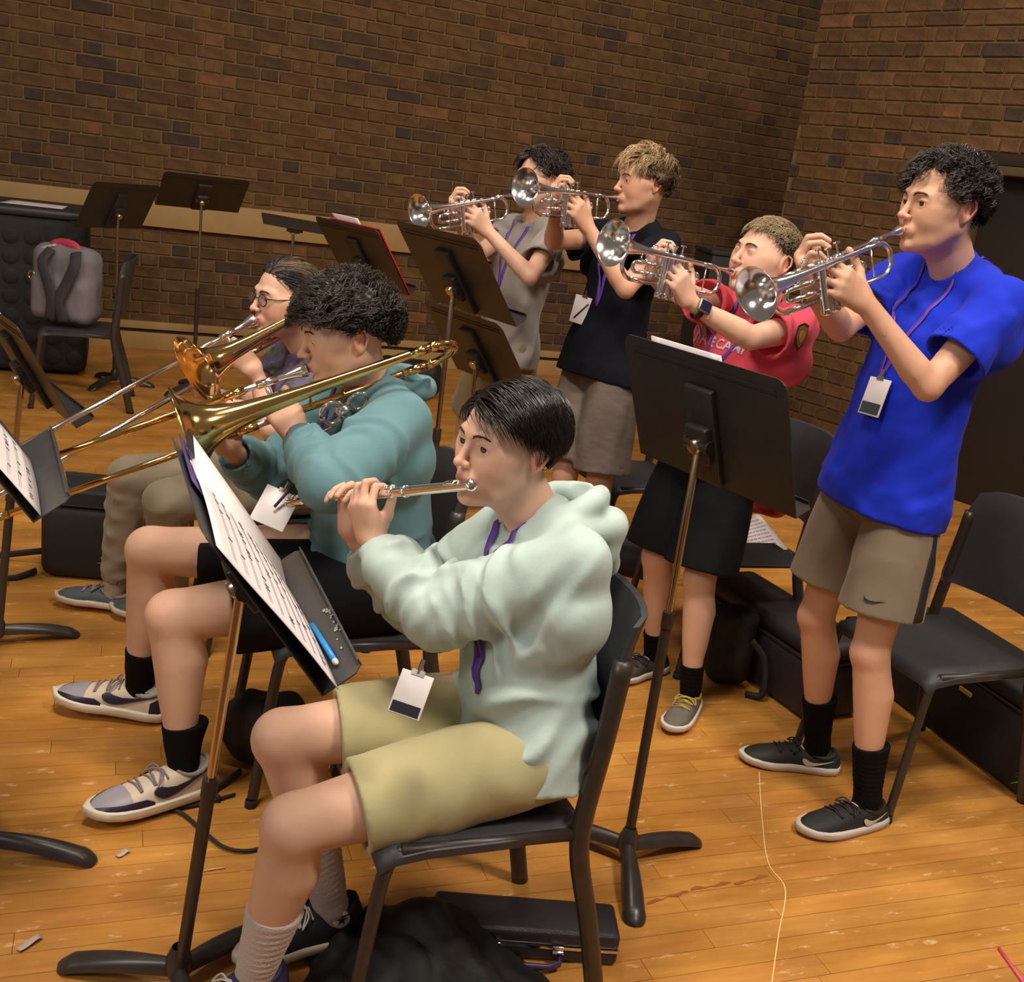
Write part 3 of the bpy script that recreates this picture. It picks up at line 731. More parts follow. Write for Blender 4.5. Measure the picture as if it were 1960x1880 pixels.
    if kind == 'court':
        patch(np.linspace(.13, .212, 8), [.0]*8, [math.pi]*8, C['toe'], 'toe_cap', .0016, 16)
        for sg in (0, 1):
            f = (lambda a: a) if sg == 0 else (lambda a: math.pi-a)
            patch(np.linspace(.085, .212, 9), [f(.02)]*9, [f(x) for x in (.30, .52, .60, .64, .68, .76, .9, 1.1, 1.57)], C['trim'], 'toe_trim', .003, 6)
            patch(np.linspace(-.07, -.035, 4), [f(.02)]*4, [f(x) for x in (1.0, .8, .65, .5)], C['trim'], 'heel_trim', .003, 6)
            patch(np.linspace(-.07, .01, 6), [f(x) for x in (1.0, 1.0, .98, .95, .95, 1.0)], [f(x) for x in (1.45, 1.35, 1.3, 1.3, 1.25, 1.1)], C['side'], 'side_panel', .0025, 8)
    if C.get('swoosh') is not None:
        for sg in (0, 1):
            f = (lambda a: a) if sg == 0 else (lambda a: math.pi-a)
            q = C.get('sws', 1.); y0 = C.get('swy', .01)
            ys = np.array([.085, .078, .068, .055, .035, .01, -.02, -.05, -.064])*q+y0*(1-q); lo = np.array([.62, .42, .30, .26, .30, .42, .60, .80, .92]); hi_ = np.array([.75, .85, .80, .66, .56, .58, .70, .85, .93])
            if q < 1: md = C.get('swm', .5); lo = md+(lo-.6)*q*1.1; hi_ = md+(hi_-.6)*q*1.1
            patch(ys, [f(v_) for v_ in lo], [f(v_) for v_ in hi_], C['swoosh'], 'swoosh', .0046, 5)
    if kind == 'converse':
        patch(np.linspace(.15, .212, 6), [.0]*6, [math.pi]*6, C['toe'], 'toe_cap', .002, 14)
        st = MB(); st.tube([on(yy, a, .004) for yy, a in [(.15, x) for x in np.linspace(.1, math.pi-.1, 14)]], .0012, 5); link('toe_line', st.mesh('toe_line'), C['star'], sr)
        sgn = -inner if False else inner
        c = W((sgn*.0345*1.0, -.012, .075)); ax = R@V(sgn, 0, .12)
        mb = MB(); mb.lathe(c-unit(ax)*.004, ax, [(.0, .0185), (.007, .0185), (.008, .017), (.008, .0001)], 24); link('ankle_patch', mb.mesh('patch', auto=40), C['toe'], sr)
        e1 = R@V(0, 1, 0); e2 = R@V(0, 0, 1); pts = []
        for i in range(10):
            a = math.pi/2+i*math.pi/5; rr = .0125 if i % 2 == 0 else .005; pts.append(c+unit(ax)*.0045+(e1*math.cos(a)+e2*math.sin(a))*rr)
        mb = MB(); mb.poly(pts, unit(ax), .001); link('star', mb.mesh('star', smooth=False), C['star'], sr)
    return sr
SHOES = {'court': 0, 'runner': 0, 'converse': 0}
def sock(P, k, m, top=.35, r=.006, label=None):
    J = P.J; K, N = J['kn'+k], J['an'+k]; l = lambda t: N+(K-N)*t; S = SDF(); g = P.g*P.sc
    rk = lambda t: np.interp(t, [0, .15, .5, .85], [.033, .033*P.g, .046*P.g, .052*P.g])*P.sc
    ts = np.linspace(0, top, 5)
    S.u(limb([N-V(0, 0, .045)]+[l(t) for t in ts], [.027*P.sc]+[rk(t)+r for t in ts]))
    if top > .22:
        bk = -P.pf; bk = unit(bk-unit(N-K)*(bk@unit(N-K))); S.u(limb([l(.15)+bk*.004, l(top)+bk*.022*P.sc], [.026*P.g*P.sc+r, .036*P.g*P.sc+r]), .03)
    S.u(limb([N-V(0, 0, .035), N-V(0, 0, .055)+J['toe'+k]*.06], [.029*P.sc+r*.3, .024*P.sc]), .02)
    S.i(half(l(top), unit(K-N)), .003); S.disp(rings(N, l(top), .0016, .014, .12, 3))
    o = P.cloth('sock', S, .0035, m)
    if label: o['label'] = label
    return o
def lanyard(P, S, pathL, pathR, badge, m, width=.011, badge_rot=0, size=(.075, .105), front=True, tilt=None, band=None):
    """two straps over the shirt from behind the neck down to the clip; badge = hanging point"""
    out = None
    for pth in (pathL, pathR):
        pts = np.array(smooth_path(pth, 6)); n = len(pts)-0
        sn = S.snap(pts, .004); g = S.grad(sn); T = np.gradient(sn, axis=0); w_ = np.cross(T, g); w_ /= np.linalg.norm(w_, axis=1, keepdims=True)+1e-9
        mb = MB(); mb.slab(np.stack([sn-w_*width/2, sn, sn+w_*width/2], 1), g.mean(0)/np.linalg.norm(g.mean(0)), .0012)
        out = link('lanyard_strap', mb.mesh('lanyard'), m, P.root)
    return out
def badge_part(P, c, down, nrm, m, size=(.075, .105), extra=None, pm=None):
    """name badge in a clear holder hanging at c"""
    dn = unit(down); nr = unit(V(nrm)-dn*(V(nrm)@dn)); r = np.cross(dn, nr)
    mb = MB(); mb.box(c+dn*(.012+size[1]/2), (size[0]/2, size[1]/2, .0018), np.stack([r, dn, nr], 1), bev=.0012)
    b = link('name_badge', mb.mesh('badge', auto=30), pm or M_BADGE, P.root)
    mb = MB(); mb.tube([c-dn*.012, c+dn*.014], .004, 8); mb.box(c+dn*.012, (.012, .005, .003), np.stack([r, dn, nr], 1)); link('clip', mb.mesh('clip', auto=30), M_CHROME, b)
    if extra:
        for (x0, y0, x1, y1, mm) in extra:   # printed areas, in badge fractions
            q = MB(); x = [(x0+x1)/2*size[0]-size[0]/2, (y0+y1)/2*size[1]+.012]
            q.box(c+r*x[0]+dn*x[1]+nr*.0022, (abs(x1-x0)*size[0]/2, abs(y1-y0)*size[1]/2, .0003), np.stack([r, dn, nr], 1)); link('badge_print', q.mesh('print', smooth=False), mm, b)
    return b, r, dn, nr
def text_mesh(txt, size, bold=0., shear=0., ext=.0004, font=None, cell=.006):
    c = bpy.data.curves.new('lettering', 'FONT'); c.body = txt; c.size = size; c.extrude = 0; c.offset = bold; c.shear = shear; c.resolution_u = 3; c.align_x = 'CENTER'; c.align_y = 'CENTER'
    o = bpy.data.objects.new('lettering', c); COL.objects.link(o); bpy.context.view_layer.update()
    me = bpy.data.meshes.new_from_object(o); bpy.data.objects.remove(o); bpy.data.curves.remove(c)
    bm = bmesh.new(); bm.from_mesh(me); bmesh.ops.triangulate(bm, faces=bm.faces[:])
    for _ in range(2):
        L = [e for e in bm.edges if e.calc_length() > cell]
        if L: bmesh.ops.subdivide_edges(bm, edges=L, cuts=1); bmesh.ops.triangulate(bm, faces=bm.faces[:])
    v = np.array([tuple(x.co) for x in bm.verts]); bm.verts.index_update(); f = [tuple(x.index for x in p.verts) for p in bm.faces]; bm.free(); bpy.data.meshes.remove(me)
    return v, f
def print_on(S, name, vf, origin, ex, ey, m, parent, off=.0025):   # lettering laid on a cloth surface
    v, f = vf; w_ = origin+v[:, :1]*ex+v[:, 1:2]*ey; w_ = S.snap(w_, off, 6)
    return link(name, mesh_arrays(name, w_, f, False), m, parent)
def flat_print(name, vf, origin, ex, ey, m, parent):
    v, f = vf; return link(name, mesh_arrays(name, origin+v[:, :1]*ex+v[:, 1:2]*ey, f, False), m, parent)
M_BADGE = mat('badge_card', (.78, .74, .74), .35); M_CHROME = mat('chrome', (.86, .83, .80), .12, 1.)
M_PURPLE = mat('lanyard_purple', (.12, .045, .38), .6)
# ------------------------------------------------------------------ instruments, stands, chairs
M_SILV = mat('silver_plate', (.92, .89, .88), .18, 1.); M_BRASS = mat('lacquered_brass', (.86, .56, .20), .12, 1., noise=.08, nscale=8)
M_ROSE = mat('rose_brass', (.80, .47, .26), .14, 1.)
M_BLK = mat('black_enamel', (.022, .019, .018), .42, noise=.35, nscale=60); M_DESK = mat('desk_black', (.026, .022, .020), .38, noise=.3, nscale=14, bump=.12, bscale=500)
M_DESKW = mat('desk_worn_grey', (.055, .052, .055), .40, noise=.3, nscale=14, bump=.12, bscale=500)
M_BASE = mat('cast_base', (.035, .028, .025), .33, noise=.4, nscale=25); M_CHR2 = mat('chrome_rod', (.62, .50, .36), .22, 1.)
M_CHAIR = mat('chair_plastic', (.040, .040, .048), .42, noise=.15, nscale=30, bump=.15, bscale=900)
M_CHAIR2 = mat('chair_plastic_grey', (.055, .053, .066), .40, noise=.15, nscale=30, bump=.15, bscale=900)
M_STEEL = mat('chair_steel', (.035, .026, .021), .38, noise=.3, nscale=50)
M_PAPER = mat('paper', (.80, .74, .76), .7, noise=.03, nscale=10); M_INK = mat('ink', (.10, .09, .10), .8)
M_RUB = mat('rubber', (.02, .02, .02), .8)

def frame(o, M3, base):   # place an Empty with axes given by columns
    M = Matrix([[*M3[i], base[i]] for i in range(3)]+[[0, 0, 0, 1]]); o.matrix_basis = M
def trumpet(M, bellp, label, m=None, length=.53, roll=0.):
    m = m or M_SILV; ax = unit(bellp-M); up = unit(V(0, 0, 1)-ax*ax[2]); lf = np.cross(up, ax)
    if roll: c, s_ = math.cos(roll), math.sin(roll); up, lf = up*c+lf*s_, lf*c-up*s_
    t = thing('trumpet', M, label, 'trumpet', 'trumpets being played'); frame(t, np.stack([ax, lf, up], 1), M)
    b = MB(); b.lathe((0, 0, 0), (1, 0, 0), [(.010, .001), (.004, .007), (.001, .0105), (0, .0132), (.002, .0136), (.012, .0118), (.022, .0085), (.035, .0055), (.085, .0048)], 24); local('mouthpiece', b.mesh('mouthpiece'), m, t)
    b = MB(); yb = .036
    prof = [(0, .0058), (.12, .0062), (.19, .0078), (.235, .0105), (.27, .0145), (.30, .0205), (.32, .027), (.337, .036), (.348, .0465), (.355, .0575), (.357, .0615), (.3585, .0622), (.357, .0605), (.352, .054), (.344, .043), (.33, .031), (.31, .021), (.28, .014), (.24, .009)]
    b.lathe((length-.357, yb, 0), (1, 0, 0), prof, 40)
    b.tube([(length-.357+.01, yb, 0), (.13, yb, 0)]+arc((.13, yb, -.04), (0, 0, .04), (-.04, 0, 0), 0, math.pi, 14)+[(.235, yb-.01, -.08)], .0058, 14)
    local('bell', b.mesh('bell'), m, t)
    b = MB(); b.tube([(.062, 0, 0), (.11, 0, 0)], .0068, 14); b.tube([(.105, 0, 0), (.40, 0, 0)], .0056, 14); b.tube([(.33, 0, 0), (.41, 0, 0)], .0068, 14)
    b.tube(arc((.41, 0, -.04), (0, 0, .04), (.04, 0, 0), 0, math.pi, 14)+[(.31, 0.008, -.08)], .0060, 14); b.tube([(.41, 0, -.08), (.335, .003, -.08)], .0072, 14)
    b.tube([(.447, 0, -.02), (.447, 0, -.06)], .0022, 8); local('leadpipe', b.mesh('leadpipe'), m, t)
    for i in range(3):
        x = .245+.031*i; v = MB()
        v.lathe((x, .018, -.118), (0, 0, 1), [(0, .004), (.001, .011), (.004, .0128), (.014, .0128), (.016, .0112), (.112, .0112), (.114, .0128), (.124, .0128), (.128, .010), (.129, .0045)], 20, cap=True)
        vo = local('valve', v.mesh('valve', auto=35), m, t)
        v = MB(); dz = 0 if i != 1 else -.006; v.tube([(x, .018, .008), (x, .018, .034+dz)], .0022, 8); v.lathe((x, .018, .033+dz), (0, 0, 1), [(0, .003), (.0005, .0078), (.004, .0080), (.0048, .0065), (.0046, .0002)], 16); o = local('finger_button', v.mesh('button', auto=35), m, t)
    v = MB()
    for z in (-.032, -.058): v.tube([(.318, .014, z), (.40, .004, z)], .0058, 10); v.tube([(.318, .014, z), (.36, .009, z)], .0070, 10)
    v.tube(arc((.40, .004, -.045), (0, 0, .013), (.013, 0, 0), 0, math.pi, 8), .0056, 10)
    v.tube(arc((.375, .003, -.016), (.010, 0, 0), (0, 0, .010), 0, 2*math.pi, 16), .0018, 8)
    local('third_valve_slide', v.mesh('slide'), m, t)
    v = MB()
    for z in (-.030, -.052): v.tube([(.236, .024, z), (.185, .027, z)], .0055, 10)
    v.tube(arc((.185, .027, -.041), (0, 0, .011), (-.011, 0, 0), 0, math.pi, 8), .0055, 10); local('first_valve_slide', v.mesh('slide'), m, t)
    for bp in ([(.20, 0, 0), (.20, yb, 0)], [(.37, 0, 0), (.37, yb, 0)], [(.36, 0, -.005), (.36, 0, -.078)], [(.155, yb, -.004), (.155, yb, -.076)]): v = MB(); v.tube(bp, .0021, 8); local('brace', v.mesh('brace'), m, t)
    v = MB()
    v.tube(arc((.335, 0, .012), (.011, 0, 0), (0, 0, .011), -1.4, 2.6, 10), .0022, 8); local('finger_hook', v.mesh('hook'), m, t)
    t.rotation_mode = 'XYZ'; return t, lambda x, y, z: M+ax*x+lf*y+up*z, (ax, lf, up)

def trombone(M, ax, up, label, ext=.25, bellm=None, slidem=None, xb=.30, xt=-.30, yb=.115, zb=-.03, zs=-.088, full=True):
    ax = unit(ax); up = unit(up-ax*(up@ax)); lf = np.cross(up, ax); bm_ = bellm or M_BRASS; sm = slidem or M_SILV
    t = thing('trombone', M, label, 'trombone', 'trombones being played'); frame(t, np.stack([ax, lf, up], 1), M)
    b = MB(); b.lathe((0, 0, 0), (1, 0, 0), [(.018, .001), (.006, .010), (.001, .0165), (0, .019), (.003, .0198), (.018, .017), (.035, .011), (.052, .0075), (.085, .006)], 24); local('mouthpiece', b.mesh('mouthpiece'), M_SILV, t)
    L0 = .70; b = MB()
    for z in (0, zs): b.tube([(.07, 0, z), (.14+ext+.1, 0, z)], .0072, 14); b.tube([(.075, 0, z), (.12, 0, z)], .0098, 14)
    b.tube([(.10, 0, 0), (.10, 0, zs)], .0055, 10); local('inner_slide', b.mesh('inner_slide'), sm, t)
    b = MB(); x0 = .13+ext
    for z in (0, zs): b.tube([(x0, 0, z), (x0+L0-.03, 0, z)], .0078, 14); b.tube([(x0, 0, z), (x0+.05, 0, z)], .0100, 14); b.tube([(x0+L0-.12, 0, z), (x0+L0-.02, 0, z)], .0088, 14)
    b.tube(arc((x0+L0-.03, 0, zs/2), (0, 0, -zs/2), (-zs/2, 0, 0), 0, math.pi, 12), .0082, 12); local('outer_slide', b.mesh('outer_slide'), bm_ if slidem is None else slidem, t)
    b = MB(); b.tube([(x0+.03, 0, 0), (x0+.03, 0, zs)], .005, 10); local('slide_brace', b.mesh('brace'), sm, t)
    b = MB(); b.tube([(.09, 0, zs), (.03, 0, zs), (xt, 0, zs)], .0092, 14); b.tube([(xt+.06, 0, zs), (xt, 0, zs)], .0108, 14); b.tube([(.07, 0, zs), (.10, 0, zs)], .0125, 14)
    dz = zb-zs; D = math.hypot(yb, dz)/2; c = V(xt, yb/2, zs+dz/2); e = unit(V(0, yb, dz))
    b.tube(arc(c, -e*D, V(-D, 0, 0), 0, math.pi, 18), .0095, 14); b.tube(arc(c, -e*D, V(-D, 0, 0), .02, .25, 4), .0115, 14); b.tube(arc(c, -e*D, V(-D, 0, 0), math.pi-.25, math.pi, 4), .0118, 14)
    b.tube([(-.06, 0, zs), (-.06, yb, zb)], .0042, 8); b.tube([(.02, 0, zs), (.02, yb, zb)], .0042, 8); local('tuning_slide', b.mesh('tuning_slide'), bm_ if bellm else M_ROSE, t)
    Lb = xb-xt; prof = [(0, .0095), (Lb*.25, .0115), (Lb*.5, .0155), (Lb*.66, .0205), (Lb*.78, .0275), (Lb*.87, .039), (Lb*.93, .054), (Lb*.97, .075), (Lb*.99, .094), (Lb, .106), (Lb+.0015, .1075), (Lb-.002, .1055), (Lb*.985, .091), (Lb*.96, .070), (Lb*.92, .050), (Lb*.86, .036), (Lb*.77, .0255), (Lb*.6, .016)]
    b = MB(); b.lathe((xt, yb, zb), (1, 0, 0), prof, 48); b.tube([(xt, yb, zb), (xt+.05, yb, zb)], .0112, 14); local('bell', b.mesh('bell'), bm_, t)
    b = MB()
    if full:
        b.tube(arc((-.02, yb*.4, zs-.02), (.028, 0, 0), (0, .01, .028), 0, 6.28, 20), .0065, 10); b.tube(arc((-.085, yb*.45, zs-.012), (.024, 0, 0), (0, .014, .022), 0, 6.28, 20), .0055, 10)
        b.lathe((-.05, yb*.35, zs-.045), (.2, .1, 1), [(0, .003), (.002, .018), (.035, .018), (.037, .003)], 20); b.tube(smooth_path([(-.03, yb*.3, zs-.05), (.02, .02, zs-.06), (.05, 0, zs-.02)], 5), .004, 8)
    else: b.lathe((xt+.10, yb*.5, (zs+zb)/2), (0, 1, .5), [(0, .003), (.002, .015), (.02, .015), (.022, .003)], 16); b.tube(arc((xt+.05, yb*.5, zs+.02), (.02, 0, 0), (0, .01, .02), 0, 6.28, 16), .005, 8)
    local('neck_fittings', b.mesh('fittings'), M_SILV if full else bm_, t)
    return t, (lambda x, y, z: M+ax*x+lf*y+up*z), (ax, lf, up)

def flute(C, ax, up, label, L=.67):
    ax = unit(ax); up = unit(up-ax*(up@ax)); lf = np.cross(up, ax); t = thing('flute', C, label, 'flute'); frame(t, np.stack([ax, lf, up], 1), C)
    b = MB(); b.lathe((0, 0, 0), (1, 0, 0), [(-.004, .0005), (-.003, .008), (0, .0112), (.006, .0118), (.010, .0100), (.012, .0096), (.215, .0100)], 24); b.lathe((0, 0, 0), (1, 0, 0), [(.205, .0102), (.206, .0122), (.212, .0122), (.213, .0102)], 24)
    j = local('head_joint', b.mesh('head_joint'), M_SILV, t)
    b = MB(); b.slab([[(.055+dx, .0115*math.sin(a)+.004, .0108*math.cos(a)+.0018*(1-abs(dx)/.017)) for a in np.linspace(-1.2, .7, 9)] for dx in np.linspace(-.016, .016, 7)], V(0, 0, 1), .0022); local('lip_plate', b.mesh('lip_plate'), M_SILV, j)
    b = MB(); b.lathe((0, 0, 0), (1, 0, 0), [(.213, .0096), (.52, .0096)], 24); b.lathe((0, 0, 0), (1, 0, 0), [(.250, .0096), (.251, .0118), (.256, .0118), (.257, .0096)], 24); b.lathe((0, 0, 0), (1, 0, 0), [(.53, .0096), (.531, .0118), (.540, .0118), (.541, .0096), (L, .0096), (L+.001, .0112), (L-.004, .0112), (L-.002, .008)], 24); b.tube([(.213, 0, 0), (.54, 0, 0)], .0094, 20); local('body_joint', b.mesh('body_joint'), M_SILV, t)
    b = MB()
    for i, x in enumerate([.275, .297, .319, .341, .365, .390, .414, .438, .462, .486, .508, .552, .574, .598, .62, .643]):
        r = .0085 if i % 5 else .0065; a = .0 if i > 3 else -.25; c = V(x, math.sin(a)*.0115, math.cos(a)*.0115); n = V(0, math.sin(a), math.cos(a))
        b.lathe(c, n, [(0, r*.9), (.003, r), (.0045, r), (.005, r*.8), (.0042, .0005)], 18); b.tube([c+n*.003, V(x, -.0125, .004)], .0014, 6)
    b.tube([(.26, -.013, .005), (.52, -.013, .005)], .0018, 8); b.tube([(.545, -.013, .005), (.66, -.013, .005)], .0018, 8)
    for x in (.262, .33, .40, .47, .52, .548, .61, .658): b.tube([(x, -.008, .002), (x, -.013, .005)], .0022, 8); b.lathe((x-.002, -.013, .005), (1, 0, 0), [(0, .0005), (0, .0028), (.004, .0028), (.004, .0005)], 8)
    local('keywork', b.mesh('keywork'), M_SILV, t)
    return t, (lambda x, y, z: C+ax*x+lf*y+up*z), (ax, lf, up)

def stand_leg(mb, c, ang, L=.235, h=.052, w=.043):
    """one of three cast feet: an inverted channel arching from the hub to the floor"""
    d = V(math.cos(ang), math.sin(ang), 0); s_ = V(-d[1], d[0], 0); G = []
    for t in list(np.linspace(0, .84, 8))+list(np.linspace(.86, 1, 8)):
        z = h*(1-t)**.8*.95+.020+.008*math.sin(t*math.pi); x = .008+L*t; ww = (w*.62+w*.38*math.sin(min(1, t*1.25)*math.pi/2))*(1 if t < .86 else math.sqrt(max(0, 1-((t-.86)/.14)**2))+.05)
        z = z if t < .86 else z*(1-((t-.86)/.14)**2*.6); th = (.030*(1-t)+.022*t)*(1 if t < .86 else math.sqrt(max(0, 1-((t-.86)/.14)**2))*.85+.15)
        G.append([c+d*x+s_*ww*math.cos(a)*.62+V(0, 0, max(z-th, 0.001)+th*math.sin(a)) for a in np.linspace(0, math.pi, 9)]+[c+d*x+s_*(-ww*.62)*.9+V(0, 0, max(z-th, .001)), c+d*x+s_*ww*.62*.9+V(0, 0, max(z-th, .001))])
    G = [g+[g[0]] for g in G]; mb.grid(G); mb.add(G[-1][:-1], [tuple(range(len(G[-1])-1))])
def music_stand(base, pivot, nrm, right, label, width=.50, hgt=.32, legs=0., group=None, mdesk=None, pole=True, low=.62, legsx=True, lipd=.055, low_off=.30, wire=False, shortlabel=None):
    """desk centre is above the pivot; nrm = towards the reader, right = along the width"""
    base = V(base); pivot = V(pivot); t = thing('music_stand', base, label, 'music stand', group)
    nrm = unit(nrm); right = unit(V(right)-nrm*(V(right)@nrm)); upv = np.cross(nrm, right)
    if upv[2] < 0: upv = -upv; 
    th = .0022; w2, mdk = width/2, mdesk or M_DESK
    c = pivot+nrm*.028+upv*(hgt*low_off-.05)      # desk middle
    r = .028; out = []
    for cx_, cz, a0 in ((w2-r, hgt/2-r, 0), (-w2+r, hgt/2-r, math.pi/2)):
        for a in np.linspace(a0, a0+math.pi/2, 6): out.append(c+right*(cx_+r*math.cos(a))+upv*(cz+r*math.sin(a)))
    out += [c-right*w2-upv*hgt/2, c+right*w2-upv*hgt/2]
    mb = MB(); mb.poly(out, -nrm, th)
    for k in (.06, .085): mb.box(c+upv*(hgt/2-k*.5)-nrm*(th+.001), (w2-.03, .0022, .0012), np.stack([right, upv, nrm], 1))
    link('desk', mb.mesh('desk', smooth=False), mdk, t)
    mb = MB(); e = c-upv*hgt/2; lo = [e-right*w2, e+right*w2, e+right*w2+nrm*(lipd-.012)+upv*0, e+right*(w2-.014)+nrm*lipd, e-right*(w2-.014)+nrm*lipd, e-right*w2+nrm*(lipd-.012)]
    mb.poly(lo, upv, th); mb.box(e+nrm*lipd+upv*.005, (w2-.014, .0012, .006), np.stack([right, nrm, upv], 1)); link('shelf', mb.mesh('shelf', smooth=False), mdk, t)
    mb = MB(); mb.box(c-nrm*(.010)-upv*hgt*.10, (.043, .009, hgt*.37), np.stack([right, nrm, upv], 1), bev=.004); mb.box(pivot+nrm*.008-upv*.0, (.034, .018, .045), np.stack([right, nrm, upv], 1), bev=.006)
    mb.tube([pivot-right*.038, pivot+right*.038], .016, 14); link('tilt_bracket', mb.mesh('bracket', auto=35), M_BLK, t)
    mb = MB(); mb.lathe(pivot-nrm*.008, -nrm, [(0, .018), (.010, .019), (.015, .016), (.0165, .001)], 22); link('pivot_knob', mb.mesh('knob', auto=40), M_CHR2, t, label='brass coloured pivot knob on the back of the desk')
    if pole:
        d = pivot-base; ax = unit(d); L = np.linalg.norm(d); k = L*low
        mb = MB(); mb.tube([base+ax*.03, base+ax*k], .0125, 16); mb.tube([base+ax*(k-.035), base+ax*(k+.004)], .0145, 16); link('lower_tube', mb.mesh('tube', auto=40), M_STEEL, t)
        mb = MB(); mb.tube([base+ax*k, pivot-ax*.01], .0085, 14); link('inner_rod', mb.mesh('rod', auto=40), M_CHR2, t, label='brassy chrome inner rod')
        mb = MB(); mb.lathe(base, (0, 0, 1), [(.030, .018), (.045, .026), (.075, .024), (.095, .0165), (.100, .0135)], 24)
        link('hub', mb.mesh('hub'), M_BASE, t)
        for i in range(3):
            mb = MB(); stand_leg(mb, base, legs+i*2*math.pi/3); link('leg', mb.mesh('leg', auto=50), M_BASE, t)
    return t, c, (right, upv, nrm)

def chair_proto(name, label, group, loc, yaw, m=None, back=True, seat_h=.455, feet=.0):
    """orchestra chair: yaw is the direction the sitter faces"""
    m = m or M_CHAIR; t = thing(name, V(loc[0], loc[1], 0), label, 'chair', group); f = yawv(yaw); r = np.cross(f, V(0, 0, 1)); frame(t, np.stack([r, f, V(0, 0, 1)], 1), V(loc[0], loc[1], 0))
    # seat: a dished shell with rolled rim
    G = []; N1, N2 = 15, 15
    for i in range(N1):
        v = -1+2*i/(N1-1); row = []
        for j in range(N2):
            u = -1+2*j/(N2-1); a = abs(u)**4; wv = .205*(1 if v > -.2 else 1-.10*((-v-.2)/.8)); x = u*wv; y = v*.205
            z = seat_h-.006-.010*(1-u*u)*(1-v*v)-(.012*max(0, v-.55)/.45)-.016*max(0, abs(u)-.86)/.14-.016*max(0, abs(v)-.88)/.12
            if abs(u) > .9 and abs(v) > .9: x *= .975; y *= .975
            row.append((x, y, z))
        G.append(row)
    mb = MB(); mb.slab(G, V(0, 0, -1), .016); so = local('seat', mb.mesh('seat', auto=60), m, t)
    G = []
    for i in range(12):
        v = i/11; row = []
        for j in range(15):
            u = -1+2*j/14; cx_ = .200*(1-.10*v**3)*(1 if v > .06 else .96); z = .55+.31*v-(.018*abs(u)**6 if v > .8 else 0); y = -.195-.045*v-.045*(1-u*u)*.9+.02*max(0, abs(u)-.85)/.15+(-.012*max(0, v-.85)/.15)
            row.append((u*cx_, y, z))
        G.append(row)
    mb = MB(); mb.slab(G, V(0, -1, .1), .014); local('backrest', mb.mesh('backrest', auto=60), m, t)
    R = .0140
    for s_ in (-1, 1):
        mb = MB(); mb.tube(smooth_path([(s_*.205, .235, 0), (s_*.195, .205, .26), (s_*.19, .185, .395), (s_*.186, .155, .428)], 6), R, 12, flat=((1, 0, 0), .8)); local('leg', mb.mesh('leg'), M_STEEL, t)
        mb = MB(); mb.tube(smooth_path([(s_*.215, -.285, 0), (s_*.205, -.235, .22), (s_*.197, -.195, .37), (s_*.195, -.19, .46), (s_*.192, -.208, .62), (s_*.188, -.222, .78)], 6), R*1.15, 12, flat=((0, 1, 0), 1.25)); local('leg', mb.mesh('leg'), M_STEEL, t)
        mb = MB(); mb.tube([(s_*.19, .16, .43), (s_*.193, -.19, .425)], R*.9, 10); local('seat_rail', mb.mesh('rail'), M_STEEL, t)
        for y in (.236, -.286):
            mb = MB(); mb.lathe((s_*(.205 if y > 0 else .215), y, 0), (0, 0, 1), [(0, .013), (.001, .0155), (.018, .0150), (.022, .0125)], 14); local('foot_cap', mb.mesh('cap'), M_RUB, t)
    mb = MB(); mb.tube([(-.19, .10, .425), (.19, .10, .425)], R*.85, 10); mb.tube([(-.192, -.14, .422), (.192, -.14, .422)], R*.85, 10); local('cross_bar', mb.mesh('bar'), M_STEEL, t)
    return t
def copy_tree(o, label=None, group=None, parent=None):
    c = o.copy(); COL.objects.link(c)
    if parent is not None: c.parent = parent
    if label: c['label'] = label
    if group: c['group'] = group
    for ch in list(o.children): copy_tree(ch, parent=c)
    return c
def place(o, loc, yaw):
    f = yawv(yaw); r = np.cross(f, V(0, 0, 1)); frame(o, np.stack([r, f, V(0, 0, 1)], 1), V(loc[0], loc[1], 0)); return o
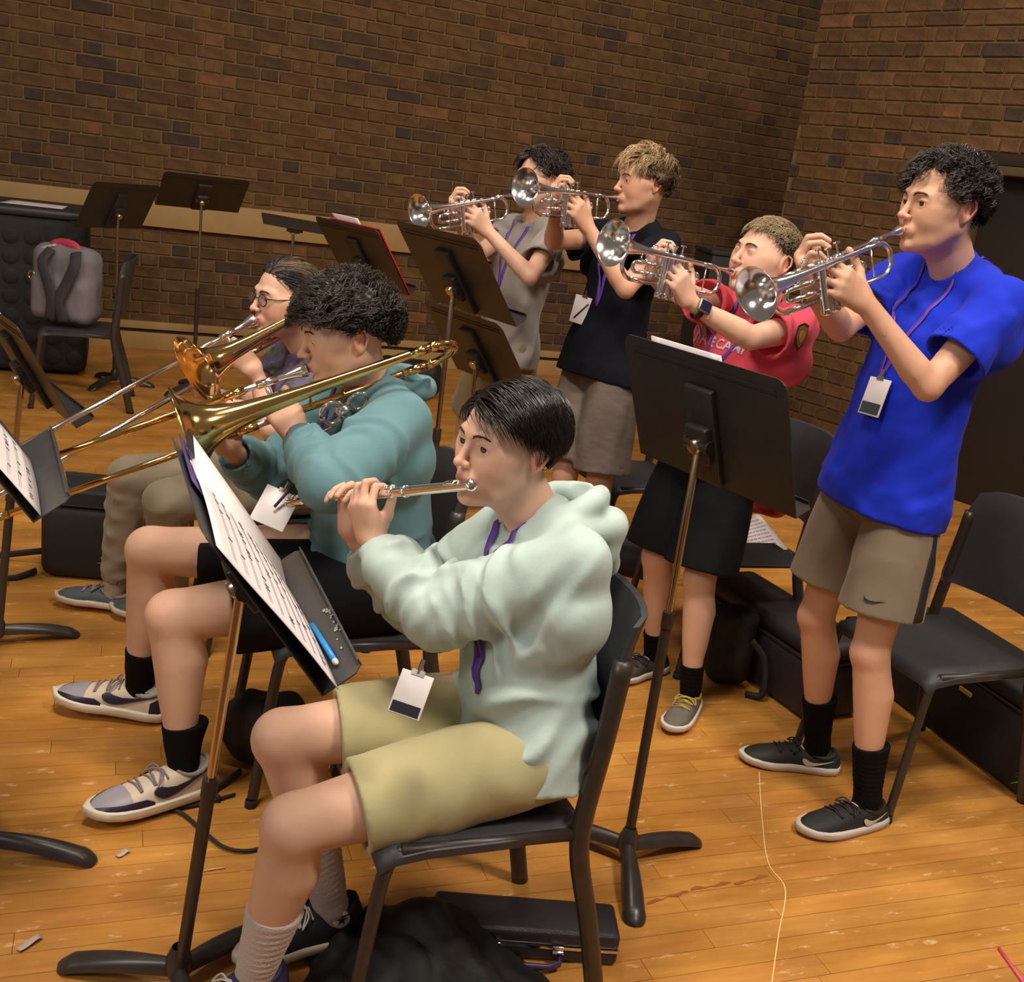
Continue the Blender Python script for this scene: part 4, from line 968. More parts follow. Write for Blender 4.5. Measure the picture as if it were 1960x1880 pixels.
# ------------------------------------------------------------------ room
W0 = V(-3.26, 7.58); WD = V(.9311, .3648); CORNER = V(1.98, 9.63); RD = V(.6393, -.7689)
def brick_mat(name, cols, rough=.85):
    m, nt, b = nt_new(name); N, L = nt.nodes, nt.links
    oi = N.new('ShaderNodeAttribute'); oi.attribute_name = 'Col'
    oc = N.new('ShaderNodeObjectInfo')
    tc = N.new('ShaderNodeTexCoord'); n = N.new('ShaderNodeTexNoise'); n.inputs['Scale'].default_value = 14; n.inputs['Detail'].default_value = 6; L.new(tc.outputs['Object'], n.inputs[0])
    r = N.new('ShaderNodeValToRGB'); r.color_ramp.elements[0].position = .0; L.new(oi.outputs['Fac'], r.inputs[0])
    e = r.color_ramp.elements; e[0].color = (*cols[0], 1); e[1].color = (*cols[-1], 1)
    for i, c in enumerate(cols[1:-1]): q = e.new((i+1)/(len(cols)-1)); q.color = (*c, 1)
    mm = N.new('ShaderNodeMix'); mm.data_type = 'RGBA'; mm.blend_type = 'MULTIPLY'; mm.inputs['Factor'].default_value = .55; L.new(r.outputs[0], mm.inputs['A'])
    r2 = N.new('ShaderNodeValToRGB'); r2.color_ramp.elements[0].color = (.45, .45, .45, 1); r2.color_ramp.elements[1].color = (1.5, 1.5, 1.5, 1); r2.color_ramp.elements[0].position = .3; r2.color_ramp.elements[1].position = .7; L.new(n.outputs['Fac'], r2.inputs[0]); L.new(r2.outputs[0], mm.inputs['B'])
    L.new(mm.outputs['Result'], b.inputs['Base Color']); b.inputs['Roughness'].default_value = rough
    bp = N.new('ShaderNodeBump'); bp.inputs['Strength'].default_value = .5; bp.inputs['Distance'].default_value = .006; n2 = N.new('ShaderNodeTexNoise'); n2.inputs['Scale'].default_value = 60; L.new(tc.outputs['Object'], n2.inputs[0]); L.new(n2.outputs['Fac'], bp.inputs['Height']); L.new(bp.outputs[0], b.inputs['Normal']); return m
BR = [(.050, .030, .020), (.088, .042, .015), (.108, .050, .018), (.118, .058, .020), (.135, .068, .024), (.105, .045, .017), (.19, .082, .032)]
M_BRICK = brick_mat('brick_clay', BR)
M_MORT = mat('mortar', (.20, .125, .055), .95, noise=.2, nscale=30, bump=.4, bscale=120)
CRS, STR, HDR, JT = .0855, .262, .128, .0135
def brick_wall(name, org, d, n, length, height, z0=0., holes=(), nind=300, shift=0., extra=None):
    """Flemish bond; d along the wall, n towards the room. Individually built bricks = the largest in view"""
    back = MB()
    segs = [(0, length, 0, height)]
    for (a, b_, c, e) in holes:
        segs = [(0, a, 0, height), (b_, length, 0, height), (a, b_, e, height)]
    for a, b_, c, e in segs:
        if b_ > a: back.box(V(*(org+d*(a+b_)/2-n*(.10+.006)), (c+e)/2), ((b_-a)/2, .10, (e-c)/2), np.stack([V(*d, 0), V(*n, 0), V(0, 0, 1)], 1))
    wo = link(name, back.mesh(name, smooth=False), M_MORT, kind='structure'); wo['label'] = ''
    del wo['label']
    r = random.Random(5); rows = int(height/CRS); items = []
    for i in range(rows):
        z = (i+.5)*CRS; x = shift-(STR+HDR)*(0.5 if i % 2 else 0)+r.uniform(-.02, .02); hd = False
        while x < length:
            L = HDR if hd else STR; a, b_ = max(x, .0), min(x+L-JT, length); x += L; hd = not hd
            if b_-a < .03: continue
            skip = False
            for (ha, hb, hc, he) in holes:
                if z < he and z > hc and b_ > ha and a < hb:
                    if a < ha-.03: b_ = ha
                    elif b_ > hb+.03: a = hb
                    else: skip = True
            if skip or b_-a < .03: continue
            items.append((a, b_, z))
    def vis(it):
        c = V(*(org+d*(it[0]+it[1])/2), it[2])
        if c[1] < .3: return -1
        q = proj(c); inside = -20 < q[0] < 1980 and -20 < q[1] < 1000 
        hid = 0
        return (it[1]-it[0])*1000/np.linalg.norm(c-CAMP) if inside else -1
    items.sort(key=lambda t: -vis(t)); stuff_v, stuff_f, stuff_c, nn = [], [], [], 0; cache = {}
    R3 = np.stack([V(*d, 0), V(*n, 0), V(0, 0, 1)], 1)
    for i, (a, b_, z) in enumerate(items):
        tone = r.choice([.02, .12, .17, .2, .3, .33, .36, .42, .48, .5, .55, .62, .66, .8, .98 if r.random() < .3 else .5]); q = r.uniform(-.0025, .0035)
        if i < nind:
            key = (round(b_-a, 3), tone, r.randrange(2)); me = cache.get(key)
            if me is None:
                mb = MB(); mb.box((0, 0, 0), ((b_-a)/2, .010, (CRS-JT)/2), bev=0)
                v = np.concatenate(mb.v); v = v+np.random.default_rng(hash(key) % 999).normal(size=v.shape)*.0012*np.array([1, .6, 1]); fr = v[:, 1] > 0
                # soft front edges: inset face
                mb2 = MB(); hx, hz = (b_-a)/2, (CRS-JT)/2; e = .004
                P = [(-hx, -hz), (hx, -hz), (hx, hz), (-hx, hz)]; vv = [(x, -.010, zz) for x, zz in P]+[(x, .006, zz) for x, zz in P]+[(x-math.copysign(e, x), .010, zz-math.copysign(e, zz)) for x, zz in P]
                jit = np.random.default_rng(len(cache)).normal(size=(12, 3))*.0013; vv = np.array(vv)+jit*np.array([1, .3, 1])
                ff = [(a_, (a_+1) % 4, (a_+1) % 4+4, a_+4) for a_ in range(4)]+[(a_+4, (a_+1) % 4+4, (a_+1) % 4+8, a_+8) for a_ in range(4)]+[(8, 9, 10, 11)]
                ff = [f_[::-1] for f_ in ff]
                me = mesh_arrays('brick', vv, ff, False); set_col(me, np.full((12, 3), tone)); me.materials.append(M_BRICK); cache[key] = me
            o = bpy.data.objects.new('brick', me); COL.objects.link(o); o.parent = wo; c = org+d*(a+b_)/2-n*(.002-q)
            o.matrix_basis = Matrix([[*R3[k], (c[0], c[1], z)[k]] for k in range(3)]+[[0, 0, 0, 1]])
        else:
            hx, hz = (b_-a)/2, (CRS-JT)/2; e = .004; P = [(-hx, -hz), (hx, -hz), (hx, hz), (-hx, hz)]
            vv = np.array([(x, -.010, zz) for x, zz in P]+[(x, .006, zz) for x, zz in P]+[(x-math.copysign(e, x), .010, zz-math.copysign(e, zz)) for x, zz in P])+np.random.default_rng(i).normal(size=(12, 3))*.0013*np.array([1, .3, 1])
            ff = np.array([(a_, (a_+1) % 4, (a_+1) % 4+4, a_+4) for a_ in range(4)]+[(a_+4, (a_+1) % 4+4, (a_+1) % 4+8, a_+8) for a_ in range(4)]+[(8, 9, 10, 11)])[:, ::-1]
            c = org+d*(a+b_)/2-n*(.002-q); stuff_v.append(V(c[0], c[1], z)+vv@R3.T); stuff_f.append(ff+nn); nn += 12; stuff_c.append(np.full((12, 3), tone))
    if stuff_v:
        me = mesh_arrays('brick', np.concatenate(stuff_v), np.concatenate(stuff_f), False); set_col(me, np.concatenate(stuff_c)); link('brick', me, M_BRICK, wo, kind='stuff')
    return wo
nB = V(.3648, -.9311); nR = V(-.7689, -.6393)
wb = brick_wall('wall_back', W0-WD*1.2, WD, nB, 8.6, 3.76)
P0 = V(1.583, 7.70); door_a, door_b, door_h = 1.36, 2.36, 1.93
wr = brick_wall('wall_right', P0, RD, nR, 3.2, 3.2, holes=[(door_a, door_b, 0, door_h+.12)], shift=.03)
R3B = np.stack([V(*WD, 0), V(*nB, 0), V(0, 0, 1)], 1); R3R = np.stack([V(*RD, 0), V(*nR, 0), V(0, 0, 1)], 1)
M_TAN = mat('tan_painted_wood', (.40, .25, .095), .6, noise=.18, nscale=6, bump=.1, bscale=60)
M_DTRIM = mat('dark_trim', (.03, .018, .012), .6)
def wbox(name, s0, s1, z0, z1, th, m, parent=None, org=W0, d=WD, n=nB, R=R3B, off=0, bev=.003, **kw):
    mb = MB(); c = org+d*(s0+s1)/2+n*(th/2+off); mb.box(V(c[0], c[1], (z0+z1)/2), ((s1-s0)/2, th/2, (z1-z0)/2), R, bev); return link(name, mb.mesh(name, auto=40), m, parent, **kw)
wbox('trim_1', -1.2, 5.6, .885, 1.085, .045, M_TAN, off=.012, kind='structure')
wbox('baseboard_back', -1.2, 7.3, 0.0, .125, .03, M_TAN, off=.012, kind='structure')
wbox('trim_2', -1.2, 7.3, .152, .205, .045, M_TAN, off=.012, kind='structure')
wbox('trim_3', -1.2, 7.3, .125, .152, .022, M_DTRIM, off=.010, kind='structure')
wbox('baseboard_right', 0, door_a-.05, 0, .10, .02, M_DTRIM, org=P0, d=RD, n=nR, R=R3R, off=.012, kind='structure')
# doorway: steel frame, lintel and a dark door leaf standing back in it
M_FRAME = mat('door_frame_paint', (.10, .066, .034), .5); M_DOOR = mat('dark_door', (.016, .010, .007), .6)
wbox('trim_4', door_a-.02, door_b+.05, door_h, door_h+.05, .20, M_FRAME, org=P0, d=RD, n=nR, R=R3R, off=-.16, kind='structure')
wbox('trim_5', door_a-.02, door_b+.05, door_h+.055, door_h+.125, .17, M_DTRIM, org=P0, d=RD, n=nR, R=R3R, off=-.165, kind='structure')
wbox('trim_6', door_a-.02, door_a+.03, 0, door_h, .20, M_FRAME, org=P0, d=RD, n=nR, R=R3R, off=-.16, kind='structure')
do = wbox('door_1', door_a+.03, door_b, 0.005, door_h, .045, M_DOOR, org=P0, d=RD, n=nR, R=R3R, off=-.15, kind='structure')

# floor: boards laid parallel to the back wall
def floor_mat():
    m, nt, b = nt_new('floor_boards'); N, L = nt.nodes, nt.links
    at_ = N.new('ShaderNodeAttribute'); at_.attribute_name = 'Col'
    g = N.new('ShaderNodeNewGeometry'); mp = N.new('ShaderNodeMapping'); mp.inputs['Rotation'].default_value = (0, 0, -math.radians(21.4)); L.new(g.outputs['Position'], mp.inputs[0])
    m2 = N.new('ShaderNodeMapping'); m2.inputs['Scale'].default_value = (3.2, 34, 1); L.new(mp.outputs[0], m2.inputs[0])
    n1 = N.new('ShaderNodeTexNoise'); n1.inputs['Scale'].default_value = 1.6; n1.inputs['Detail'].default_value = 6; n1.inputs['Roughness'].default_value = .6; L.new(m2.outputs[0], n1.inputs[0])
    m3 = N.new('ShaderNodeMapping'); m3.inputs['Scale'].default_value = (1.2, 3.2, 1); L.new(mp.outputs[0], m3.inputs[0])
    n2 = N.new('ShaderNodeTexNoise'); n2.inputs['Scale'].default_value = 2.2; n2.inputs['Detail'].default_value = 5; L.new(m3.outputs[0], n2.inputs[0])
    r = N.new('ShaderNodeValToRGB'); e = r.color_ramp.elements; e[0].position = .2; e[0].color = (.48, .215, .040, 1); e[1].position = .8; e[1].color = (.66, .325, .070, 1)
    q = e.new(.5); q.color = (.57, .275, .062, 1); L.new(n1.outputs['Fac'], r.inputs[0])
    r2 = N.new('ShaderNodeValToRGB'); e = r2.color_ramp.elements; e[0].position = .34; e[0].color = (.72, .64, .54, 1); e[1].position = .72; e[1].color = (1.12, 1.1, 1.08, 1); L.new(n2.outputs['Fac'], r2.inputs[0])
    a = N.new('ShaderNodeMix'); a.data_type = 'RGBA'; a.blend_type = 'MULTIPLY'; a.inputs['Factor'].default_value = 1; L.new(r.outputs[0], a.inputs['A']); L.new(r2.outputs[0], a.inputs['B'])
    c = N.new('ShaderNodeMix'); c.data_type = 'RGBA'; c.blend_type = 'MULTIPLY'; c.inputs['Factor'].default_value = 1; L.new(a.outputs['Result'], c.inputs['A']); L.new(at_.outputs['Color'], c.inputs['B'])
    # pale scuffs
    m4 = N.new('ShaderNodeMapping'); m4.inputs['Scale'].default_value = (2.4, 7, 1); L.new(mp.outputs[0], m4.inputs[0])
    n3 = N.new('ShaderNodeTexNoise'); n3.inputs['Scale'].default_value = 4.5; n3.inputs['Detail'].default_value = 8; n3.inputs['Roughness'].default_value = .72; L.new(m4.outputs[0], n3.inputs[0])
    r3 = N.new('ShaderNodeValToRGB'); r3.color_ramp.elements[0].position = .59; r3.color_ramp.elements[1].position = .68; r3.color_ramp.elements[1].color = (.75, .75, .75, 1); L.new(n3.outputs['Fac'], r3.inputs[0])
    s_ = N.new('ShaderNodeMix'); s_.data_type = 'RGBA'; s_.inputs['B'].default_value = (.80, .55, .28, 1); L.new(c.outputs['Result'], s_.inputs['A']); L.new(r3.outputs[0], s_.inputs['Factor']); L.new(s_.outputs['Result'], b.inputs['Base Color'])
    mr = N.new('ShaderNodeMapRange'); mr.inputs['To Min'].default_value = .26; mr.inputs['To Max'].default_value = .50; L.new(n2.outputs['Fac'], mr.inputs['Value']); L.new(mr.outputs[0], b.inputs['Roughness'])
    bp = N.new('ShaderNodeBump'); bp.inputs['Strength'].default_value = .10; bp.inputs['Distance'].default_value = .001; L.new(n2.outputs['Fac'], bp.inputs['Height']); L.new(bp.outputs[0], b.inputs['Normal']); b.inputs['Specular IOR Level'].default_value = .5; return m
M_FLOOR = floor_mat(); M_GAP = mat('floor_gap', (.10, .042, .012), .9)
mb = MB(); mb.box((0, 4.2, -.055), (6, 6.5, .045)); fl = link('floor', mb.mesh('floor', smooth=False), M_GAP, kind='structure')
PW = .062; r = random.Random(11); items = []; wn = V(-WD[1], WD[0])
for i in range(-10, 120):
    v = i*PW+.9; u = -6-r.uniform(0, 1.2)
    while u < 6.5:
        L = r.uniform(.55, 1.5); items.append((u, u+L, v)); u += L
def fvis(it):
    c = WD*(it[0]+it[1])/2+wn*it[2]; c = V(c[0], c[1], 0)
    if c[1] < 1.2 or c[1] > 10 or abs(c[0]) > 6: return -1
    q = proj(c); ok = -150 < q[0] < 2110 and 300 < q[1] < 2020
    return 10/np.linalg.norm(c-CAMP) if ok else 0
items = [t for t in items if fvis(t) >= 0]; items.sort(key=lambda t: -fvis(t)); R3F = np.stack([V(*WD, 0), V(*wn, 0), V(0, 0, 1)], 1); sv, sf, sc_, nn = [], [], [], 0
for i, (a, b_, v) in enumerate(items):
    c = WD*(a+b_)/2+wn*v; tone = r.uniform(.89, 1.04); tc_ = np.array([tone, tone*r.uniform(.95, 1.03), tone*r.uniform(.9, 1.06)]); hx, hy = (b_-a)/2-.0006, PW/2-.0006
    vv = np.array([(x, y, zz) for zz in (-.012, 0) for x, y in ((-hx, -hy), (hx, -hy), (hx, hy), (-hx, hy))]); ff = np.array([(4, 5, 6, 7), (0, 1, 5, 4), (1, 2, 6, 5), (2, 3, 7, 6), (3, 0, 4, 7), (0, 3, 2, 1)])
    if i < 300:
        me = mesh_arrays('floor_board', vv, ff, False); set_col(me, np.tile(tc_, (8, 1))); me.materials.append(M_FLOOR); o = bpy.data.objects.new('floor_board', me); COL.objects.link(o); o.parent = fl
        o.matrix_basis = Matrix([[*R3F[k], (c[0], c[1], 0)[k]] for k in range(3)]+[[0, 0, 0, 1]])
    else: sv.append(V(c[0], c[1], 0)+vv@R3F.T); sf.append(ff+nn); nn += 8; sc_.append(np.tile(tc_, (8, 1)))
me = mesh_arrays('floor_board', np.concatenate(sv), np.concatenate(sf), False); set_col(me, np.concatenate(sc_)); link('floor_board', me, M_FLOOR, fl, kind='stuff')
# pale crack across the boards and a reddish stain
mb = MB(); pts = smooth_path([flo(1453, 1478, .0012), flo(1458, 1560, .0012), flo(1470, 1650, .0012), flo(1503, 1702, .0012), flo(1490, 1790, .0012), flo(1476, 1890, .0012)], 6); mb.slab([[p+V(dx, 0, 0) for dx in (-.0014, .0014)] for p in pts], V(0, 0, 1), .0004); link('crack', mb.mesh('crack', smooth=False), mat('crack_pale', (.85, .60, .28), .8), fl)
mb = MB(); r = random.Random(9)
for (x0, y0), (x1, y1) in (((1238, 1730), (1318, 1706)), ((1322, 1703), (1400, 1690)), ((1405, 1692), (1470, 1676))):
    P_ = [flo(x0+(x1-x0)*t, y0+(y1-y0)*t+r.uniform(-2, 2), .0008) for t in np.linspace(0, 1, 9)]; mb.slab([[p+V(0, w_*(.004+.003*math.sin(i*1.3)), 0) for w_ in (-1, 1)] for i, p in enumerate(P_)], V(0, 0, 1), .0002)
link('stain', mb.mesh('stain', smooth=False), mat('stain_red', (.34, .10, .03), .5), fl)
print('room', round(time.time()-T0, 1))
# ------------------------------------------------------------------ boy in blue, trumpet
M_BLUE = mat('blue_cotton', (.008, .030, .60), .8, sheen=.04, spec=.25, bump=.15, bscale=700)
M_GSHORT = mat('grey_shorts', (.215, .165, .115), .75, sheen=.2, noise=.05, nscale=30, bump=.12, bscale=600)
M_BSOCK = mat('black_sock', (.0045, .004, .004), .9, spec=.15, bump=.3, bscale=500)
M_HBLK = mat('hair_black', (.028, .020, .016), .38, attr=True, spec=.5)
M_SHB = mat('shoe_black', (.018, .017, .017), .6, bump=.2, bscale=400); M_WHT = mat('shoe_white', (.62, .58, .54), .5); M_CRM = mat('shoe_cream', (.62, .52, .40), .5)
HB = dict(eyes=.75, pucker=1., gaze=(-.15, 1, -.1), nose=1.05)
H = at(1802, 396, 2.74); ff = yawv(199, -2)
P = Person('teenager in a plain royal blue T-shirt and grey shorts playing a trumpet', (1.0, 2.72, 0), 'warm', 1.0, .92, H, ff, (0, 0, 1), HB, .98)
neck = at(1826, 528, 2.80); pel = at(1695, 930, 2.80)
P.torso(neck, pel, 205, shw=.178)
mouth = P.hl((0, .104, -.063)); bell = reach(mouth, 1425, 562, .53, -1)
tr1, T, (ax, lf, up) = trumpet(mouth, bell, 'silver trumpet raised by the player in the blue T-shirt', roll=-.15)
P.arm(-1, T(.215, .052, -.115), px=(1775, 752), hand=(T(.27, .045, -.055)-T(.22, .05, -.12), lf*.9-ax*.2-up*.25, [(30, 55, 40), (38, 60, 40), (45, 65, 40), (50, 65, 40)], [(.75, .45, -.25), (.6, .7, -.25), (.35, .9, -.2)], .8))
P.arm(1, T(.275, -.045, -.07), px=(1588, 682), hand=(up*.9+ax*.15-lf*.1, -lf*.75+ax*.55, [(45, 60, 40), (45, 58, 38), (50, 55, 38), (55, 60, 40)], [(.55, .75, -.35), (.4, .85, -.3), (.2, .9, -.3)], 1.))
anL = flo(1655, 1565, .0); anL = V(1.085, 2.63, .085); anR = V(1.01, 2.90, .085)
P.leg(-1, anL, toe=V(-.86, -.5, 0), hint=V(-.9, -.25, 0)); P.leg(1, anR, toe=V(-1, -.02, 0), hint=V(-.9, -.1, 0))
P.finish_body()
S = P.shirt_sdf(hem=1.11, chest=.122, waist=.124, hemr=.152, wide=1.44, sleeve=.66, srad=(.070, .076, .088), fold=[folds(.011, .12, P.axis, 3, stretch=1.8), folds(.003, .05, V(.5, -.2, .8), 8, ridge=False)], neck_r=.056)
blue_shirt = P.cloth('t_shirt', S, .0055, M_BLUE)
n, a, f, l = P.J['neck'], P.axis, P.f, P.left; hd = lambda x, y, z: n+l*x+f*y+a*z
lanyard(P, S, [hd(.058, -.03, .03), hd(.060, .03, .005), hd(.050, .10, -.09), hd(.020, .13, -.20), hd(-.01, .14, -.31)], [hd(-.058, -.03, .03), hd(-.055, .05, .0), hd(-.04, .11, -.09), hd(-.02, .13, -.20), hd(-.01, .14, -.31)], None, M_PURPLE, .012)
bp = S.hit(1690, 716, .012); gn = S.grad(bp)[0].astype(float); b, r_, dn, nr = badge_part(P, bp, V(-.18, -.15, -1), gn, M_BADGE, (.072, .098), [(.06, .66, .94, .96, mat('badge_dark', (.05, .06, .07), .6))])
S2 = P.pants_sdf(frac=.74, r=(.098, .114, .122), fold=[folds(.007, .11, V(0, 0, 1), 5)]); bs = P.cloth('shorts', S2, .0055, M_GSHORT)
A, K = P.J['hipL'], P.J['knL']; pts = []
for t in np.linspace(.12, .70, 9):
    o = P.pl*.3-P.pf*.06; wd = .010+.022*t; c = A+(K-A)*t; q = S2.snap(np.array([c+P.pl*.11-P.pf*(.03-x) for x in np.linspace(-wd, wd, 5)]), .0015); pts.append(q)
mb = MB(); mb.slab(pts, P.pl, .0008); link('side_stripe', mb.mesh('stripe'), M_SHB, bs)
c = S2.snap(A+(K-A)*.60+P.pl*.06+P.pf*.09, .002)[0]; e1 = -P.pf*.3+P.pl*.9; e1 = unit(e1); e2 = V(0, 0, 1)
SW = [(-.030, .006), (-.026, -.006), (-.016, -.009), (.0, -.006), (.034, .010), (.0, -.001), (-.014, -.003), (-.024, .000)]
q = S2.snap(np.array([c+e1*x+e2*y for x, y in SW]), .0025); mb = MB(); mb.poly(list(q), S2.grad(c)[0], .0006); link('swoosh', mb.mesh('swoosh', smooth=False), M_SHB, bs)
for k in 'LR': sock(P, k, M_BSOCK, .36)
P.shoec = dict(upper=M_SHB, sole=M_WHT, collar=M_SHB, laces=M_SHB, swoosh=M_CRM, sws=.62, swy=-.02, swm=.42); shoe(P, 'L', 'runner', size=.30); shoe(P, 'R', 'runner', size=.30)
curly = lambda cur, U: np.stack([U[:, 0]*1.0, U[:, 1]*.6+.35, U[:, 2]*.2-.25], 1)
top = lambda U: np.interp(U[:, 2], [-.4, .1, .5, 1], [.018, .035, .075, .085])
P.hair(M_HBLK, [strands(2600, top, curly, .0013, 8, 3, vol=.030, curl=.0085, clump=14, lift=.9, jitter=.5, dmin=1.3, line=[40, 40, 30, 8, -4, -2, -22, -42])], hair_cap(lambda u: np.interp(u[:, 2], [-.5, 0, .4, 1], [.003, .008, .024, .030]), h=.004, bump=lambda P_, u: .004*np.sin(P_[:, 0]*160)*np.sin(P_[:, 1]*150)*np.sin(P_[:, 2]*140), line=[42, 42, 32, 10, -4, -2, -22, -42]))
print('blue', round(time.time()-T0, 1))
# ------------------------------------------------------------------ flutist in the mint hoodie
M_MINT = mat('mint_fleece', (.52, .65, .63), .9, sheen=.12, noise=.04, nscale=60, bump=.25, bscale=900)
M_KHAKI = mat('khaki_cotton', (.46, .41, .215), .8, sheen=.2, noise=.04, nscale=30, bump=.15, bscale=800)
M_WSOCK = mat('white_sock', (.62, .53, .50), .9, sheen=.3, bump=.5, bscale=350)
HF = dict(fem=1, eyes=.95, pucker=.35, gaze=(-.25, 1, .05), lip=(.62, .30, .30), nose=.95)
H = at(969, 853, 1.93)
P = Person('seated player in a mint green hoodie and khaki shorts holding a silver flute', (.05, 1.88, 0), 'fair', .94, .98, H, yawv(222, 2), (0.02, 0, 1), HF, .965)
neck = at(1028, 1006, 1.97); pel = V(.085, 1.90, .545)
P.lg = 1.14; P.torso(neck, pel, 208, shw=.172, drop=.045)
lp = P.hl((0, .112, -.077)); foot = reach(lp, 558, 962, .605, 1); fax = unit(foot-lp)
fl_, T, (ax, lf, up) = flute(lp-fax*.055, fax, V(0, 0, 1)+yawv(222)*.35, 'silver flute held sideways to the lips of the player in the mint hoodie')
pf = yawv(222)
def along(T, px): return min(np.linspace(0, .66, 200), key=lambda x: abs(proj(T(x, 0, 0))[0]-px))
xl, xr = along(T, 722), along(T, 668)
WL = at(712, 1040, T(xl, 0, 0)[1]-.02); WR = at(672, 1026, T(xr, 0, 0)[1]-.0)
P.arm(-1, WL, px=(748, 1268), fa=.25, ua=.30, hand=(T(xl, 0, 0)+pf*.032-V(0, 0, .022)-WL, pf*.9-fax*.25, [(35, 75, 40), (28, 75, 42), (24, 78, 45), (30, 75, 45)], [(.45, .75, -.45), (.3, .85, -.4), (.1, .9, -.3)], .8))
P.arm(1, WR, px=(800, 1160), fa=.25, ua=.30, hand=(T(xr, 0, 0)+V(0, 0, .028)-pf*.02-WR, -pf*.8+V(0, 0, .55)+fax*.3, [(50, 55, 35), (48, 55, 35), (50, 55, 35), (52, 55, 35)], [(.5, .55, -.65), (.4, .7, -.6), (.2, .9, -.3)], .9))
anL = V(-.360, 1.665, .090); anR = flo(634, 1735, .105)
P.leg(-1, anL, knee=at(562, 1580, 1.64), toe=V(-.8, -.6, 0)); P.leg(1, anR, knee=at(540, 1412, 1.84), toe=V(-.86, -.5, 0))
P.finish_body(fine=.0034, headh=.0026)
S = P.shirt_sdf(hem=1.17, chest=.122, waist=.134, hemr=.142, wide=1.36, sleeve=9, hollow=False, neck_r=.052, collar=False)
J = P.J
R_ = [.070, .078, .080, .075, .070, .064, .052]
for k in 'LR': sleeve_long(S, P, k, R_, end=.90, cuff_r=.041)
for k, sd in (('L', 3), ('R', 4)):
    S.disp(rings(J['sh'+k], J['el'+k], .010, .075, .16, sd, .25, 1.1)); S.disp(rings(J['el'+k], J['wr'+k], .012, .060, .13, sd+5, .0, .72)); S.disp(rings(J['sh'+k]*.5+J['el'+k]*.5, J['el'+k], .005, .032, .13, sd+9, .0, 1.1))
S.disp(folds(.009, .10, V(.5, .2, .8), 21, stretch=1.6)); S.disp(rings(P.tp(.5), P.tp(1.08), .013, .075, .26, 9, .3, .95))
# hood lying behind the neck
n, a, f, l = J['neck'], P.axis, P.f, P.left
hd = lambda x, y, z: n+l*x+f*y+a*z
S.u(limb([hd(-.012, .085, -.055), hd(-.055, .055, -.012), hd(-.085, -.01, .028), hd(-.072, -.075, .055), hd(-.02, -.115, .062), hd(.03, -.115, .062), hd(.075, -.075, .055), hd(.088, -.01, .028), hd(.056, .055, -.012), hd(.014, .085, -.055)], [.012, .019, .023, .024, .024, .024, .024, .023, .019, .012]), .012)
S.u(limb([hd(-.085, -.055, .0), hd(-.06, -.13, .005), hd(0, -.165, .0), hd(.06, -.13, .005), hd(.085, -.055, .0)], [.03, .034, .038, .034, .03]), .02)
S.u(limb([hd(-.05, -.125, -.045), hd(0, -.150, -.075), hd(.05, -.125, -.045)], [.03, .04, .03]), .03)
S.d(limb([hd(.0, -.10, .075), hd(0, -.085, .02)], [.030, .022]), .012)
nl = unit(P.hl((0, -.02, -.06))-n); S.d(limb([n+nl*.045+f*.006, n+nl*.16], [.054, .066]), .006)
hoodie = P.cloth('hoodie', S, .0052, M_MINT)
# ribbed hem, seams, strings
for sg in (-1, 1):
    pts = S.snap(np.array(smooth_path([hd(sg*.016, .088, -.062), hd(sg*.020, .11, -.10), hd(sg*.022, .125, -.16), hd(sg*.026, .13, -.22)], 5)), .003); mb = MB(); mb.tube(pts, .0028, 6); link('drawstring', mb.mesh('string'), M_MINT, hoodie)
S2 = P.pants_sdf(frac=.76, r=(.100, .102, .094), fold=[folds(.006, .10, V(.2, .6, .7), 5)]); P.cloth('shorts', S2, .0052, M_KHAKI)
M_TEE = mat('dark_tee', (.012, .012, .025), .8)
pts = [n+nl*.030+(l*math.cos(t)+f*math.sin(t))*.052-nl*.022*math.sin(t) for t in np.linspace(0, 6.283, 24)]; mb = MB(); mb.tube(pts, .007, 8); link('undershirt_collar', mb.mesh('collar'), M_TEE, P.root)
# purple lanyard, badge
MP2 = M_PURPLE
bc = at(800, 1285, 1.66); bc = S2.snap(bc, .012)[0]
side = [hd(.062, -.045, .03), hd(.058, .03, .012), hd(.046, .085, -.045), hd(.040, .12, -.12), hd(.045, .135, -.22), hd(.05, .13, -.31)]
side2 = [hd(-.06, -.02, .03), hd(-.045, .05, .0), hd(-.012, .095, -.05), hd(.0, .12, -.12), hd(.028, .135, -.22), hd(.05, .13, -.31)]
lanyard(P, S, side, side2, None, M_PURPLE, .015)
M_WPRINT = mat('white_print', (.65, .6, .68), .8)
q = proj(J['pelvis'])
badge_part(P, at(806, 1276, 1.66), at(776, 1360, 1.63)-at(812, 1262, 1.68), V(-.2, -.9, .35), M_BADGE, (.058, .076), [(.06, .72, .94, .96, M_TEE)])
# green letters on the chest
tv = text_mesh('H', .11, .012, .25); print_on(S, 'chest_letter', tv, hd(-.055, .13, -.15), -l*1., a*1., mat('green_print', (.025, .12, .07), .8), hoodie, .0018)
sock(P, 'L', M_WSOCK, .46, .006); sock(P, 'R', mat('grey_sock', (.42, .36, .36), .9, bump=.4, bscale=350), .52, .006)
M_CANV = mat('black_canvas', (.012, .012, .018), .8, bump=.2, bscale=700); M_NAVY = mat('navy', (.02, .022, .07), .6)
P.shoec = dict(upper=M_CANV, sole=M_CRM, collar=M_CANV, laces=M_WHT, toe=M_CRM, star=M_NAVY)
shoe(P, 'R', 'converse', size=.265); M_NC = mat('navy_canvas', (.05, .04, .12), .8); P.shoec = dict(P.shoec, upper=M_NC, collar=M_NAVY); shoe(P, 'L', 'converse', size=.265)
